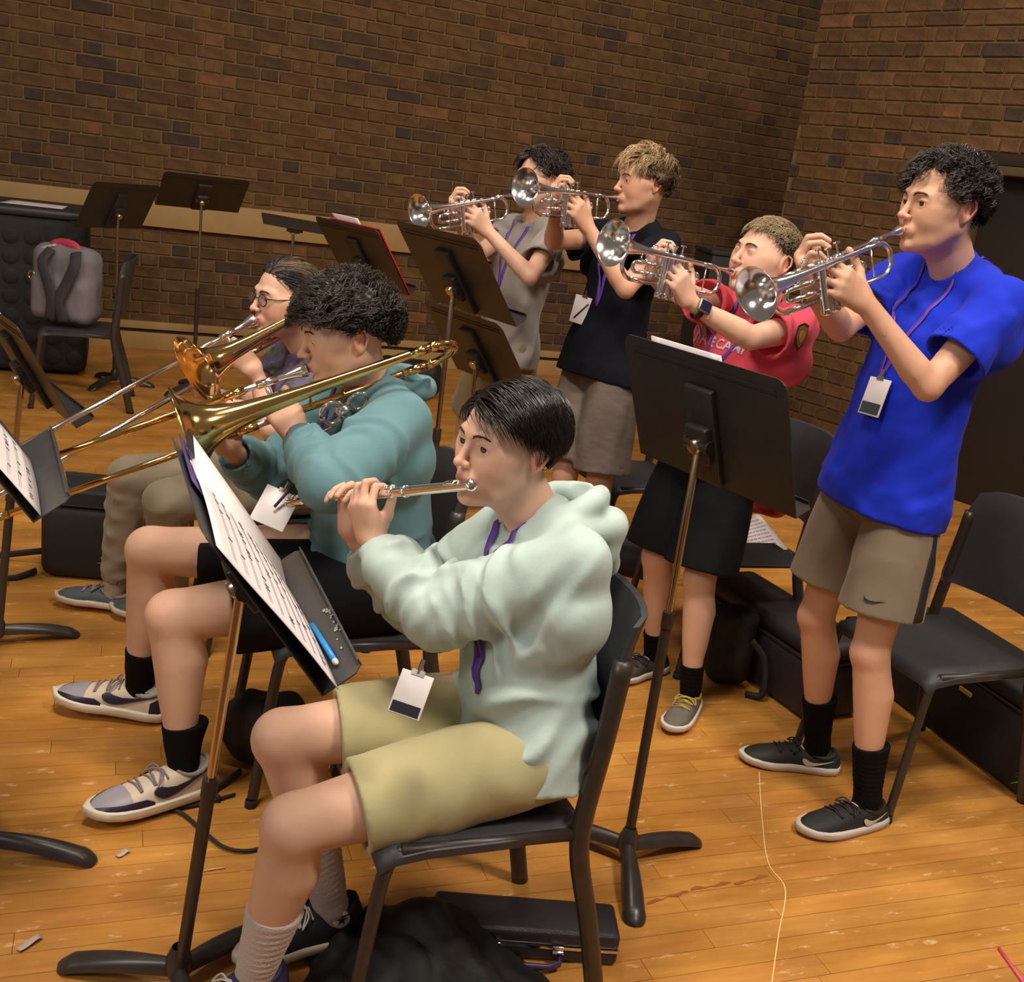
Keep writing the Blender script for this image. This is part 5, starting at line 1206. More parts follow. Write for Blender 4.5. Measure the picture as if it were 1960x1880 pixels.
# hair: sleek short black, swept across the forehead
M_SLEEK = mat('hair_sleek', (.012, .008, .007), .30, attr=True, spec=.6)
LN = [30, 30, 20, 8, 7, 5, -28, -56]
def flow(cur, U):
    x, y, z = cur[:, 0]-.03, cur[:, 1], cur[:, 2]
    s_ = np.sign(x+1e-6); front = np.clip((y-.0)/.08, 0, 1)
    return np.stack([s_*(.75+.1*front)+0*x, -.25+.0*x, -.55+0*z], 1)
lenf = lambda U: np.interp(U[:, 2], [-.5, .1, .3, .6, 1], [.022, .022, .05, .105, .135])
th = lambda u: np.interp(u[:, 2], [-.6, -.1, .35, 1], [.004, .012, .022, .024])
P.hair(M_SLEEK, [strands(4600, lenf, flow, .0013, 8, 3, vol=.026, lift=.5, jitter=.12, line=LN)], hair_cap(th, LN, h=.003))
print('flutist', round(time.time()-T0, 1))
# ------------------------------------------------------------------ trombonist in the teal hoodie
M_TEAL = mat('teal_fleece', (.130, .275, .315), .9, sheen=.10, noise=.05, nscale=50, bump=.25, bscale=900)
M_BSHORT = mat('black_shorts', (.0045, .0045, .007), .8, spec=.2, bump=.12, bscale=600)
HT = dict(eyes=.35, pucker=.8, gaze=(0, 1, -.6), nose=1.0)
H = at(662, 640, 2.50)
P = Person('seated teenager with curly dark hair and a teal hoodie playing a brass trombone', (-.35, 2.57, 0), 'fair', 1.0, 1.06, H, yawv(204, -14), (0, 0, 1), HT, 1.0)
neck = at(706, 745, 2.60); pel = V(-.33, 2.60, .55)
P.lg = 1.08; P.torso(neck, pel, 212, shw=.180, drop=.04)
mouth = P.hl((0, .105, -.063)); e = at(108, 872, 2.0)
tip = at(108, 872, 2.27); tax = unit(tip-mouth)
tup = np.cross(tax, np.cross(V(0, 0, 1), tax)); 
tb1, T, (ax, lf, up) = trombone(mouth, tax, V(0, 0, 1), 'golden trombone with its bell toward us, played by the person in teal', ext=.02, xb=.30, xt=-.275, yb=.115, zb=-.02, zs=-.090, bellm=M_BRASS)
WL = T(.075, .045, -.135); WR = T(.235, -.02, -.13)
P.arm(-1, WL, px=(640, 925), hand=(T(.085, .0, -.045)-WL, lf*.95-ax*.1, [(40, 60, 40), (55, 70, 45), (58, 72, 45), (60, 75, 45)], [(.2, .95, -.1), (.1, .95, -.2), (0, .95, -.3)], .7))
P.arm(1, WR, px=(545, 900), hand=(T(.22, -.012, -.045)-WR, -lf*.7+ax*.5, [(40, 50, 35), (45, 60, 40), (60, 75, 50), (65, 80, 50)], [(.3, .9, -.3), (.1, .9, -.4), (0, .9, -.4)], .8))
anL = flo(352, 1462, .10); anR = flo(268, 1312, .10)
P.leg(-1, anL, knee=at(330, 1178, 2.34), toe=V(-.72, -.69, 0)); P.leg(1, anR, knee=at(288, 1052, 2.62), toe=V(-1, -.03, 0))
P.finish_body()
S = P.shirt_sdf(hem=1.06, chest=.128, waist=.134, hemr=.140, wide=1.38, sleeve=9, hollow=False, neck_r=.054, collar=False)
J = P.J
for k in 'LR': sleeve_long(S, P, k, [.070, .072, .070, .064, .060, .054, .048], end=.90, cuff_r=.042)
for k, sd in (('L', 13), ('R', 14)):
    S.disp(rings(J['sh'+k], J['el'+k], .011, .07, .15, sd, .3, 1.1)); S.disp(rings(J['el'+k], J['wr'+k], .012, .048, .13, sd+5, .0, .75))
S.disp(folds(.009, .13, V(.3, .2, .9), 31, stretch=2)); S.disp(rings(P.tp(.5), P.tp(1.05), .008, .07, .26, 9, .3, .95))
n, a, f, l = J['neck'], P.axis, P.f, P.left; hd = lambda x, y, z: n+l*x+f*y+a*z
S.u(limb([hd(-.014, .088, -.05), hd(-.06, .05, -.005), hd(-.085, -.02, .018), hd(-.05, -.085, .032), hd(.0, -.105, .032), hd(.05, -.085, .032), hd(.085, -.02, .018), hd(.06, .05, -.005), hd(.014, .088, -.05)], [.012, .018, .02, .022, .024, .022, .02, .018, .012]), .012)
S.u(limb([hd(-.07, -.09, -.005), hd(0, -.150, -.01), hd(.075, -.105, .0), hd(.10, -.115, .03)], [.03, .034, .028, .008]), .02)
nl = unit(P.hl((0, -.02, -.06))-n); S.d(limb([n+nl*.045+f*.006, n+nl*.16], [.055, .066]), .006)
P.cloth('hoodie', S, .006, M_TEAL)
lanyard(P, S, [hd(.06, -.04, .02), hd(.055, .04, .0), hd(.03, .10, -.08), hd(.02, .12, -.17)], [hd(-.06, -.04, .02), hd(-.05, .05, .0), hd(-.01, .11, -.08), hd(.02, .12, -.17)], None, M_PURPLE, .012)
M_INKP = mat('badge_stripe', (.05, .03, .06), .6)
b, r_, dn, nr = badge_part(P, at(548, 932, 2.36), at(520, 985, 2.30)-at(552, 925, 2.36), V(.1, -.85, .5), M_BADGE, (.082, .095))
q = MB(); q.tube([b_ for b_ in (at(525, 972, 2.31)+nr*.004, at(562, 930, 2.34)+nr*.004)], .0035, 6); link('badge_print', q.mesh('stripe'), M_INKP, b)
S2 = P.pants_sdf(frac=.74, r=(.106, .110, .104), fold=[folds(.006, .10, V(.5, .3, .3), 5)]); P.cloth('shorts', S2, .0055, M_BSHORT)
for k in 'LR': sock(P, k, M_BSOCK, .28, .006)
M_SG = mat('shoe_grey', (.30, .28, .32), .45); M_SG2 = mat('shoe_grey_suede', (.32, .29, .27), .8)
P.shoec = dict(upper=M_CRM, sole=mat('shoe_sole_cream', (.66, .60, .48), .5), collar=M_SG2, laces=mat('laces_grey', (.25, .20, .22), .7), toe=M_SG, trim=mat('shoe_trim_navy', (.020, .014, .035), .4), side=M_SG2, swoosh=MATS['shoe_trim_navy'])
shoe(P, 'L', 'court', size=.315); shoe(P, 'R', 'court', size=.315, pitch=4)
M_HDK = mat('hair_dark_brown', (.034, .024, .019), .40, attr=True)
LT = [22, 22, 16, 4, -6, -8, -26, -44]
ttop = lambda U: np.interp(U[:, 2], [-.4, .12, .35, 1], [.006, .012, .065, .085])
tflow = lambda cur, U: np.stack([U[:, 0]*.9, U[:, 1]*.7+.55, U[:, 2]*.1-.2], 1)
P.hair(M_HDK, [strands(3000, ttop, tflow, .0013, 8, 5, vol=.042, curl=.010, clump=13, lift=1.3, jitter=.6, dmin=1.4, line=LT, colfn=lambda U: np.interp(U[:, 2], [.1, .45], [.7, 1.25])[:, None]*np.ones(3))], hair_cap(lambda u: np.interp(u[:, 2], [-.5, .1, .35, .6, 1], [.002, .004, .028, .045, .045]), LT, h=.004, bump=lambda P_, u: .005*np.sin(P_[:, 0]*150)*np.sin(P_[:, 1]*140)*np.sin(P_[:, 2]*130)))
print('teal', round(time.time()-T0, 1))
# ------------------------------------------------------------------ trombonist with glasses
M_TIE = None
def tie_mat():
    m, nt, b = nt_new('tie_dye_cotton'); N, L = nt.nodes, nt.links; tc = N.new('ShaderNodeTexCoord'); n = N.new('ShaderNodeTexNoise'); n.inputs['Scale'].default_value = 9; n.inputs['Detail'].default_value = 3; n.inputs['Distortion'].default_value = 1.2; L.new(tc.outputs['Object'], n.inputs[0])
    r = N.new('ShaderNodeValToRGB'); e = r.color_ramp.elements; e[0].position = .38; e[0].color = (.035, .038, .035, 1); e[1].position = .66; e[1].color = (.22, .21, .24, 1)
    q = e.new(.5); q.color = (.10, .10, .11, 1); q = e.new(.58); q.color = (.11, .07, .24, 1); L.new(n.outputs['Fac'], r.inputs[0]); L.new(r.outputs[0], b.inputs['Base Color']); b.inputs['Roughness'].default_value = .85; return m
M_TIE = tie_mat(); M_PANT = mat('sage_trousers', (.26, .22, .155), .85, sheen=.2, noise=.05, nscale=30, bump=.15, bscale=600)
HG = dict(fem=.6, eyes=.6, pucker=.8, gaze=(0, 1, -.3), nose=1.0)
H = at(547, 572, 3.22)
P = Person('seated person with glasses and a tie-dye T-shirt playing the farther trombone', (-.74, 3.3, 0), 'fair', .95, .98, H, yawv(222, -2), (0, 0, 1), HG, .96)
neck = at(590, 668, 3.30); pel = V(-.70, 3.36, .55)
P.torso(neck, pel, 205, shw=.165, drop=.04)
mouth = P.hl((0, .105, -.063)); tip = at(90, 828, 2.72); tax = unit(tip-mouth)
tb2, T, (ax, lf, up) = trombone(mouth, tax, V(0, 0, 1), 'farther trombone with silver slide, played by the person with glasses', ext=.07, xb=.27, xt=-.24, yb=.12, zb=-.0, zs=-.088, slidem=M_SILV, full=False)
WL = T(.075, .045, -.13); WR = T(.235, -.02, -.13)
P.arm(-1, WL, px=(520, 820), hand=(T(.095, .0, -.045)-WL, lf*.95-ax*.1, [(40, 60, 40), (55, 70, 45), (58, 72, 45), (60, 75, 45)], [(.2, .95, -.1), (.1, .95, -.2), (0, .95, -.3)], .7))
P.arm(1, WR, px=(470, 800), hand=(T(.22, -.012, -.045)-WR, -lf*.7+ax*.5, [(40, 50, 35), (45, 60, 40), (60, 75, 50), (65, 80, 50)], [(.3, .9, -.3), (.1, .9, -.4), (0, .9, -.4)], .8))
anR = flo(222, 1118, .10); anL = flo(330, 1140, .10)
P.leg(-1, anL, knee=at(318, 958, 3.10), toe=V(-1, -.1, 0)); P.leg(1, anR, knee=at(250, 912, 3.25), toe=V(-1, .02, 0))
P.finish_body(coarse=.0095, fine=.0046, headh=.0035)
S = P.shirt_sdf(hem=1.05, chest=.112, waist=.116, hemr=.125, sleeve=.62, srad=(.062, .066, .074), fold=[folds(.008, .11, V(.2, 0, 1), 6, stretch=2)]); P.cloth('t_shirt', S, .006, M_TIE)
S2 = P.pants_sdf(full=True, total=.93, r=(.098, .088, .070), fold=[folds(.007, .09, V(.5, .3, .6), 15, stretch=2), rings(P.J['knR'], P.J['anR'], .005, .07, .12, 2), rings(P.J['knL'], P.J['anL'], .005, .07, .12, 3)]); P.cloth('trousers', S2, .0055, M_PANT)
M_SLATE = mat('shoe_slate', (.075, .095, .11), .6, noise=.3, nscale=30); P.shoec = dict(upper=M_SLATE, sole=M_CRM, collar=mat('shoe_pink', (.34, .20, .17), .7), laces=MATS['laces_grey'], swoosh=None)
for k in 'LR': shoe(P, k, 'runner', size=.27)
sock(P, 'R', mat('ankle_sock_pale', (.5, .42, .34), .9), .16); sock(P, 'L', MATS['ankle_sock_pale'], .16)
M_HG = mat('hair_two_tone', (.16, .11, .065), .36, attr=True)
LG = [30, 30, 20, 0, -10, -10, -30, -50]
def gcol(U):
    az = np.degrees(np.arctan2(U[:, 0], U[:, 1])); el = np.degrees(np.arcsin(U[:, 2])); k = ((el < np.interp(np.abs(az), [0, 60, 110], [52, 34, 6])))[:, None]
    return np.where(k, np.array([.14, .20, .42]), np.array([1, 1, 1.]))
gflow = lambda cur, U: np.stack([np.sign(cur[:, 0]+.02)*.25, -.9+0*cur[:, 1], -.35+0*cur[:, 2]], 1)
P.hair(M_HG, [strands(2200, .10, gflow, .0014, 7, 9, vol=.014, lift=.2, jitter=.1, line=LG, colfn=gcol)], (lambda c: (c[0], c[1], np.where(((c[0][:, 2] < .075) & (c[0][:, 1] > -.02))[:, None], np.array([.08, .11, .25]), np.array([.6, .6, .6]))))(hair_cap(lambda u: .011+0*u[:, 0], LG, h=.004)))
mb = MB()
for x in (-1, 1): mb.tube([P.hl((x*.033+.021*math.cos(t), .100-.006*abs(x*.033+.021*math.cos(t))/.05, .002+.017*math.sin(t)*(1 if math.sin(t) > 0 else 1.1))) for t in np.linspace(0, 6.283, 24, endpoint=False)], .0018, 8, closed=True); mb.tube([P.hl((x*.054, .094, .008)), P.hl((x*.074, .06, .008)), P.hl((x*.080, -.005, .010)), P.hl((x*.080, -.025, -.008))], .0016, 8)
mb.tube([P.hl((-.012, .101, .006)), P.hl((0, .105, .009)), P.hl((.012, .101, .006))], .0017, 8); gl = link('glasses', mb.mesh('glasses'), mat('glasses_frame', (.03, .012, .018), .3), P.root)
for x in (-1, 1): mb = MB(); mb.slab([[P.hl((x*.033+r_*.020*math.cos(t), .0998, .002+r_*.0165*math.sin(t))) for t in np.linspace(0, 6.283, 20)] for r_ in (.02, .5, 1)], P.HR[:, 1], .0008); link('lens', mb.mesh('lens'), mat('lens_tint', (.35, .26, .34), .08, alpha=.12), gl)
print('glasses', round(time.time()-T0, 1))
# ------------------------------------------------------------------ the other three trumpet players
def trumpeter(label, tlabel, Hpx, HY, yaw, pitch, neckpx, pelpx, byaw, sc, girth, skin, HO, bellpx, elL, elR, hs, legs, roll=-.1, tl=.53, sn=-1, shw=.175):
    H = at(*Hpx, HY); P = Person(label, flo(*legs['root'], 0), skin, sc, girth, H, yawv(yaw, pitch), (0, 0, 1), HO, hs)
    P.torso(at(*neckpx[:2], neckpx[2]), at(*pelpx[:2], pelpx[2]), byaw, shw=shw)
    mouth = P.hl((0, .104, -.063)); bell = reach(mouth, *bellpx, tl, sn); t, T, (ax, lf, up) = trumpet(mouth, bell, tlabel, roll=roll)
    P.arm(-1, T(.215, .052, -.115), px=elL, hand=(T(.27, .045, -.055)-T(.22, .05, -.12), lf*.9-ax*.2-up*.25, [(30, 55, 40), (38, 60, 40), (45, 65, 40), (50, 65, 40)], [(.75, .45, -.25), (.6, .7, -.25), (.35, .9, -.2)], .8))
    P.arm(1, T(.275, -.045, -.07), px=elR, hand=(up*.9+ax*.15-lf*.1, -lf*.75+ax*.55, [(45, 60, 40), (45, 58, 38), (50, 55, 38), (55, 60, 40)], [(.55, .75, -.35), (.4, .85, -.3), (.2, .9, -.3)], 1.))
    P.leg(-1, legs['L'], toe=legs['tL'], hint=yawv(byaw)); P.leg(1, legs['R'], toe=legs['tR'], hint=yawv(byaw)); return P
# grey T-shirt, farthest
P = trumpeter('teenager in a grey T-shirt and khaki shorts playing trumpet beside the brick wall', 'silver trumpet farthest from us, above the tilted music stands', (1034, 345), 4.42, 207, -2, (1022, 430, 4.48), (968, 668, 4.45), 212, .95, .90, 'fair', dict(eyes=.7, pucker=1), (790, 404), (1000, 522), (905, 520), .95,
    dict(root=(935, 905), L=flo(965, 935, .085), R=flo(845, 950, .085), tL=V(-.9, -.3, 0), tR=V(-.95, -.2, 0)))
P.finish_body(coarse=.0098, fine=.0046, headh=.0038)
M_GTEE = mat('grey_cotton', (.265, .235, .225), .85, sheen=.2, bump=.12, bscale=600); M_KH2 = mat('tan_twill', (.20, .145, .070), .85, sheen=.2, noise=.06, nscale=20)
S = P.shirt_sdf(hem=1.10, chest=.114, waist=.114, hemr=.138, sleeve=.62, srad=(.066, .072, .084), fold=[folds(.016, .12, P.axis, 8, stretch=2.5)]); P.cloth('t_shirt', S, .0065, M_GTEE)
n, a, f, l = P.J['neck'], P.axis, P.f, P.left; hd = lambda x, y, z: n+l*x+f*y+a*z
lanyard(P, S, [hd(.055, -.02, .02), hd(.055, .06, -.03), hd(.035, .11, -.15), hd(.01, .12, -.28)], [hd(-.05, -.02, .02), hd(-.04, .07, -.03), hd(-.015, .11, -.15), hd(.01, .12, -.28)], None, M_PURPLE, .012)
S2 = P.pants_sdf(frac=.80, r=(.098, .114, .122), fold=[folds(.009, .11, V(0, .2, 1), 5)]); P.cloth('shorts', S2, .0065, M_KH2)
for k in 'LR': sock(P, k, M_BSOCK, .18)
P.shoec = dict(upper=M_SHB, sole=M_WHT, collar=M_SHB, laces=M_WHT, swoosh=None)
for k in 'LR': shoe(P, k, 'runner', size=.28)
wavy = lambda cur, U: np.stack([U[:, 0]*.9, U[:, 1]*.5+.3, U[:, 2]*.2-.3], 1)
P.hair(M_HBLK, [strands(1600, lambda U: np.interp(U[:, 2], [-.4, .1, .5, 1], [.02, .04, .075, .085]), wavy, .0017, 7, 4, vol=.030, curl=.006, clump=14, lift=.8, jitter=.45, line=[38, 38, 28, 6, -6, -6, -26, -46])], hair_cap(lambda u: np.interp(u[:, 2], [-.5, 0, .4, 1], [.004, .010, .026, .030]), h=.005, line=[40, 40, 30, 8, -6, -6, -26, -46]))
print('grey', round(time.time()-T0, 1))
# black T-shirt
P = trumpeter('teenager with wavy light brown hair in a black T-shirt playing a trumpet', 'silver trumpet with lifted bell, played by the teenager in black', (1232, 350), 4.10, 201, -3, (1218, 446, 4.16), (1150, 700, 4.10), 214, .98, .92, 'warm', dict(eyes=.35, pucker=1, gaze=(0, 1, -.4)), (990, 358), (1192, 545), (1012, 478), .96,
    dict(root=(1080, 1100), L=flo(1118, 1135, .085), R=flo(1040, 1120, .085), tL=V(-.9, -.4, 0), tR=V(-.95, -.2, 0)))
P.finish_body(coarse=.0098, fine=.0044, headh=.0036)
M_BTEE = mat('black_cotton', (.004, .005, .011), .85, spec=.2, bump=.12, bscale=600); M_CAMO = mat('grey_patterned_shorts', (.155, .125, .105), .8, noise=.45, nscale=22, stretch=(1, 1, 2.5))
S = P.shirt_sdf(hem=1.10, chest=.118, waist=.122, hemr=.146, sleeve=.62, srad=(.068, .074, .086), fold=[folds(.016, .12, P.axis, 18, stretch=2.5)]); P.cloth('t_shirt', S, .0062, M_BTEE)
n, a, f, l = P.J['neck'], P.axis, P.f, P.left; hd = lambda x, y, z: n+l*x+f*y+a*z
lanyard(P, S, [hd(.055, -.02, .02), hd(.055, .06, -.03), hd(.04, .11, -.15), hd(.02, .125, -.30)], [hd(-.05, -.02, .02), hd(-.04, .07, -.03), hd(-.01, .12, -.15), hd(.02, .125, -.30)], None, M_PURPLE, .016)
bp = S.hit(1122, 562, .016); b, r_, dn, nr = badge_part(P, bp, V(-.12, 0, -1), S.grad(bp)[0].astype(float)*.5+V(-.15, -.9, .1), M_BADGE, (.078, .105)); mb = MB(); mb.tube([bp-r_*.022+dn*.035+nr*.003, bp+r_*.022+dn*.10+nr*.003], .0035, 6); link('badge_print', mb.mesh('stripe'), M_INKP, b)
S2 = P.pants_sdf(frac=.90, r=(.098, .116, .125), fold=[folds(.009, .11, V(0, .2, 1), 5)]); P.cloth('shorts', S2, .0065, M_CAMO)
for k in 'LR': sock(P, k, M_BSOCK, .2)
P.shoec = dict(upper=M_SHB, sole=M_WHT, collar=M_SHB, laces=M_WHT, swoosh=None)
for k in 'LR': shoe(P, k, 'runner', size=.29)
M_HBR = mat('hair_light_brown', (.30, .20, .105), .40, attr=True)
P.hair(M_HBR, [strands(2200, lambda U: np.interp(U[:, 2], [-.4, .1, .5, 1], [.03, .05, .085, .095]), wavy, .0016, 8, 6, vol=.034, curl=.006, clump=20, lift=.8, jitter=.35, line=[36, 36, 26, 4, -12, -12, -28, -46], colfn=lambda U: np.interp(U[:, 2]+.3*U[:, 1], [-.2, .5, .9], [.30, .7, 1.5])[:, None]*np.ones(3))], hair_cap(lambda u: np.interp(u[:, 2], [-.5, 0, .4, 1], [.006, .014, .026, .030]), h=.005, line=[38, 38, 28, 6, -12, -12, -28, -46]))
print('black', round(time.time()-T0, 1))
# pink T-shirt
P = trumpeter('shorter player in a pinkish red T-shirt and black shorts with a wristwatch, playing trumpet', 'silver trumpet held by the player in the pinkish red T-shirt', (1462, 497), 3.30, 210, 10, (1462, 592, 3.42), (1362, 872, 3.34), 218, .88, 1.06, 'fair', dict(eyes=0, pucker=1, fat=.006, nose=1.15), (1156, 463), (1452, 668), (1214, 556), .98,
    dict(root=(1290, 1330), L=flo(1322, 1318, .08), R=flo(1252, 1248, .08), tL=V(-.35, -.94, 0), tR=V(-.75, -.65, 0)), roll=-.05)
P.finish_body(coarse=.0098, fine=.004, headh=.0031)
M_PINK = mat('pink_cotton', (.66, .060, .105), .85, sheen=.05, bump=.12, bscale=600)
S = P.shirt_sdf(hem=1.12, chest=.124, waist=.130, hemr=.150, sleeve=.64, srad=(.068, .073, .082), fold=[folds(.016, .12, P.axis, 28, stretch=2.5)]); pinks = P.cloth('t_shirt', S, .0058, M_PINK)
n, a, f, l = P.J['neck'], P.axis, P.f, P.left; hd = lambda x, y, z: n+l*x+f*y+a*z
lanyard(P, S, [hd(.055, -.02, .02), hd(.055, .06, -.03), hd(.045, .12, -.14), hd(-.04, .13, -.30), hd(-.06, .13, -.40)], [hd(-.05, -.02, .02), hd(-.05, .07, -.03), hd(-.055, .11, -.14), hd(-.06, .13, -.28), hd(-.06, .13, -.40)], None, M_PURPLE, .011)
M_SHP = mat('shirt_print', (.60, .50, .58), .8); M_SHP2 = mat('shirt_print_red', (.50, .12, .20), .8)
for tx, sz, dz, mm in (('STATE CAMP', .046, -.205, M_SHP), ('- - - -', .05, -.165, M_SHP), ('-- -- --', .05, -.25, M_SHP2)): print_on(S, 'shirt_lettering', text_mesh(tx, sz, .0008), hd(-.035, .14, dz+.055), l, a, mm, pinks, .0022)
sl = P.J['shL']+(P.J['elL']-P.J['shL'])*.38; ps = S.snap(sl+P.left*.09-P.f*.01, .002)[0]; g = S.grad(ps)[0].astype(float); e1 = unit(np.cross(g, V(0, 0, 1))); e2 = np.cross(e1, g)
def shield(k): return [ps+e1*x*k+e2*y*k for x, y in ((-.028, .032), (0, .040), (.028, .032), (.030, -.004), (.018, -.028), (0, -.044), (-.018, -.028), (-.030, -.004))]
for k, off, mm in ((1, .0, mat('patch_dark', (.035, .022, .015), .7)), (.80, .0015, mat('patch_gold', (.36, .16, .03), .6)), (.42, .003, mat('patch_yellow', (.55, .33, .06), .6))): mb = MB(); mb.poly([p_+g*off for p_ in shield(k)], g, .002); link('sleeve_patch', mb.mesh('patch', smooth=False), mm, pinks)
S2 = P.pants_sdf(frac=.92, r=(.098, .116, .128), fold=[folds(.007, .12, V(0, .2, 1), 5)]); P.cloth('shorts', S2, .006, M_BSHORT)
for k in 'LR': sock(P, k, M_BSOCK, .22)
M_LIME = mat('shoe_lime', (.50, .36, .05), .6); P.shoec = dict(upper=mat('shoe_warm_grey', (.13, .115, .09), .7, noise=.2, nscale=60), sole=M_WHT, collar=M_LIME, laces=M_LIME, swoosh=None); shoe(P, 'L', 'runner', size=.27)
P.shoec = dict(P.shoec, upper=mat('shoe_dark_grey', (.05, .045, .038), .7), collar=M_SHB, laces=M_SHB); shoe(P, 'R', 'runner', size=.27)
w_, e_ = P.J['wrL'], P.J['elL']; d = unit(w_-e_); c = w_-d*.035; nb = unit(V(-.3, -.8, .5)-d*(V(-.3, -.8, .5)@d)); bi = np.cross(d, nb)
mb = MB(); mb.tube([c+(nb*math.cos(t)+bi*math.sin(t)*1.1)*.0275 for t in np.linspace(0, 6.283, 28, endpoint=False)], .0028, 8, closed=True, flat=(d, 3.4)); wt = link('wristwatch', mb.mesh('band'), mat('watch_band', (.015, .014, .03), .5), P.root)
mb = MB(); mb.box(c+nb*.031, (.019, .021, .006), np.stack([bi, d, nb], 1), bev=.005); link('watch_case', mb.mesh('case', auto=40), mat('watch_case', (.25, .22, .15), .35, .6), wt)
mb = MB(); mb.box(c+nb*.0375, (.0145, .0165, .0008), np.stack([bi, d, nb], 1)); link('watch_screen', mb.mesh('screen', smooth=False), mat('watch_screen', (.012, .02, .05), .15), wt)
M_HSH = mat('hair_sandy', (.20, .145, .080), .45, attr=True); LR_ = [32, 32, 26, 8, -4, -8, -24, -42]
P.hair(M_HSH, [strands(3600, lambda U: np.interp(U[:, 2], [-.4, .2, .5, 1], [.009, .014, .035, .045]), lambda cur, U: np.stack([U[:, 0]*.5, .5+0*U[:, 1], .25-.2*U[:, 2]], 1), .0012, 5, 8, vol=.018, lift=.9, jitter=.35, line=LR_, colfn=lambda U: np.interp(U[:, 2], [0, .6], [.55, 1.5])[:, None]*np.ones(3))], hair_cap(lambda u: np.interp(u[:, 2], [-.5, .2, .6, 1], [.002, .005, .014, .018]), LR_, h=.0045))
print('pink', round(time.time()-T0, 1))
# ------------------------------------------------------------------ music stands
G1 = 'music stands on the stage'
def up_from(base, z): return V(base[0], base[1], z)
def sheet(name, corners, m, label, cat, group=None, th=.0012, bend=0., n=8, rows=0, inkm=None, kind='text'):
    """loose sheet: corners = four points in order; bend bows it"""
    a, b, c, d = [V(p) for p in corners]; nr = unit(np.cross(b-a, d-a)); t = thing(name, (a+c)/2, label, cat, group); G = []
    P_ = lambda u, v: (a*(1-u)+b*u)*(1-v)+(d*(1-u)+c*u)*v+nr*bend*(math.sin(u*math.pi)*.7+.3*math.sin(v*5))
    mb = MB(); mb.slab([[P_(u, v) for u in np.linspace(0, 1, n)] for v in np.linspace(0, 1, n)], nr, th); link('sheet', mb.mesh('sheet'), m, t)
    if rows:
        mb = MB(); r = random.Random(3)
        for k in range(rows):
            v0 = .08+.84*k/rows
            if kind == 'music':
                for q in range(3): mb.slab([[P_(u, v0+q*.011+dv)+nr*.0006 for u in np.linspace(.07, .93, 9)] for dv in (0, .0007)], nr, .0010)
                for q in range(7):
                    u0 = .1+.8*r.random(); mb.slab([[P_(u0+du, v0-.01+dv)+nr*.0006 for du in (0, .008)] for dv in (0, .030)], nr, .0015)
            else:
                u0 = .12; 
                while u0 < .85: w_ = r.uniform(.03, .10); mb.slab([[P_(u0+w_*x, v0+dv)+nr*.0006 for x in (0, .5, 1)] for dv in (0, .4*.84/rows)], nr, .0016); u0 += w_+.02
        link('printed_lines', mb.mesh('lines', smooth=False), inkm or M_INK, t, kind='stuff')
    return t
# in front of the flutist
b1 = V(-.515, 1.70, 0); r1 = unit(V(-.40, .917, 0)); n1 = V(.917*math.cos(.62), .40*math.cos(.62), math.sin(.62)); pv1 = at(463, 1118, 1.62)
s1, c1, (rr, uu, nn1) = music_stand(b1, pv1, n1, r1, 'music stand right in front of the flutist, worn shelf and brass rod', legs=math.radians(176), mdesk=M_DESKW, low=.56, lipd=.070)
e = c1-uu*.16
mb = MB(); r = random.Random(2)
for k in range(16):
    q = e+rr*r.uniform(-.17, -.02)+nn1*r.uniform(.055, .068)+uu*.0035; mb.box(q, (r.uniform(.001, .005), r.uniform(.001, .003), .0004), np.stack([rr, nn1, uu], 1))
link('scuff', mb.mesh('scuff', smooth=False), mat('bare_metal_scuff', (.40, .38, .36), .6), s1, kind='stuff')
P_ = lambda x, y, z=0.: e+rr*x+uu*y+nn1*(.004+z)
sheet('sheet_music', [P_(-.27, .006, .020), P_(.155, .006, .012), P_(.155, .30, .006), P_(-.27, .30, .004)], M_PAPER, 'open music pages leaning on the stand in front of the flutist', 'sheet music', bend=.007, rows=9, kind='music', n=14)
t = thing('folder', P_(.2, .15), 'black and purple folder fanned open behind the pages on the nearest stand', 'folder')
for k, (m_, x0, x1, z0, z1) in enumerate([(mat('folder_violet', (.07, .045, .16), .5), -.02, .235, .002, .006), (mat('folder_black', (.012, .01, .014), .5), .12, .235, .012, .022)]):
    mb = MB(); mb.slab([[P_(x0+(x1-x0)*u, y, z0+(z1-z0)*u*u) for u in np.linspace(0, 1, 7)] for y in (.008, .315)], nn1, .0018); link('cover', mb.mesh('cover'), m_, t)
for k in range(4): mb = MB(); mb.slab([[P_(.02+.215*u, y, .006+.006*k*u) for u in np.linspace(0, 1, 7)] for y in (.012, .30)], nn1, .0009); link('page', mb.mesh('page'), M_PAPER, t)
t = thing('pen', P_(-.1, .01, .03), 'bright blue pen lying on the shelf of the stand before the flutist', 'pen'); mb = MB(); p0, p1 = P_(-.055, .008, .026), P_(-.195, .008, .034)
M_PEN = mat('pen_blue', (.02, .30, .75), .3); mb.tube([p0, p1], .0048, 12); link('barrel', mb.mesh('barrel'), M_PEN, t); d = unit(p1-p0); mb = MB(); mb.lathe(p1, d, [(0, .0049), (.006, .0049), (.012, .0025), (.013, .0005)], 12); link('tip', mb.mesh('tip'), M_WHT, t)
mb = MB(); mb.box(p0+d*.11+nn1*.0055, (.0012, .020, .001), np.stack([rr, d, nn1], 1)); link('clip', mb.mesh('clip', smooth=False), mat('pen_dark', (.01, .05, .35), .3), t)
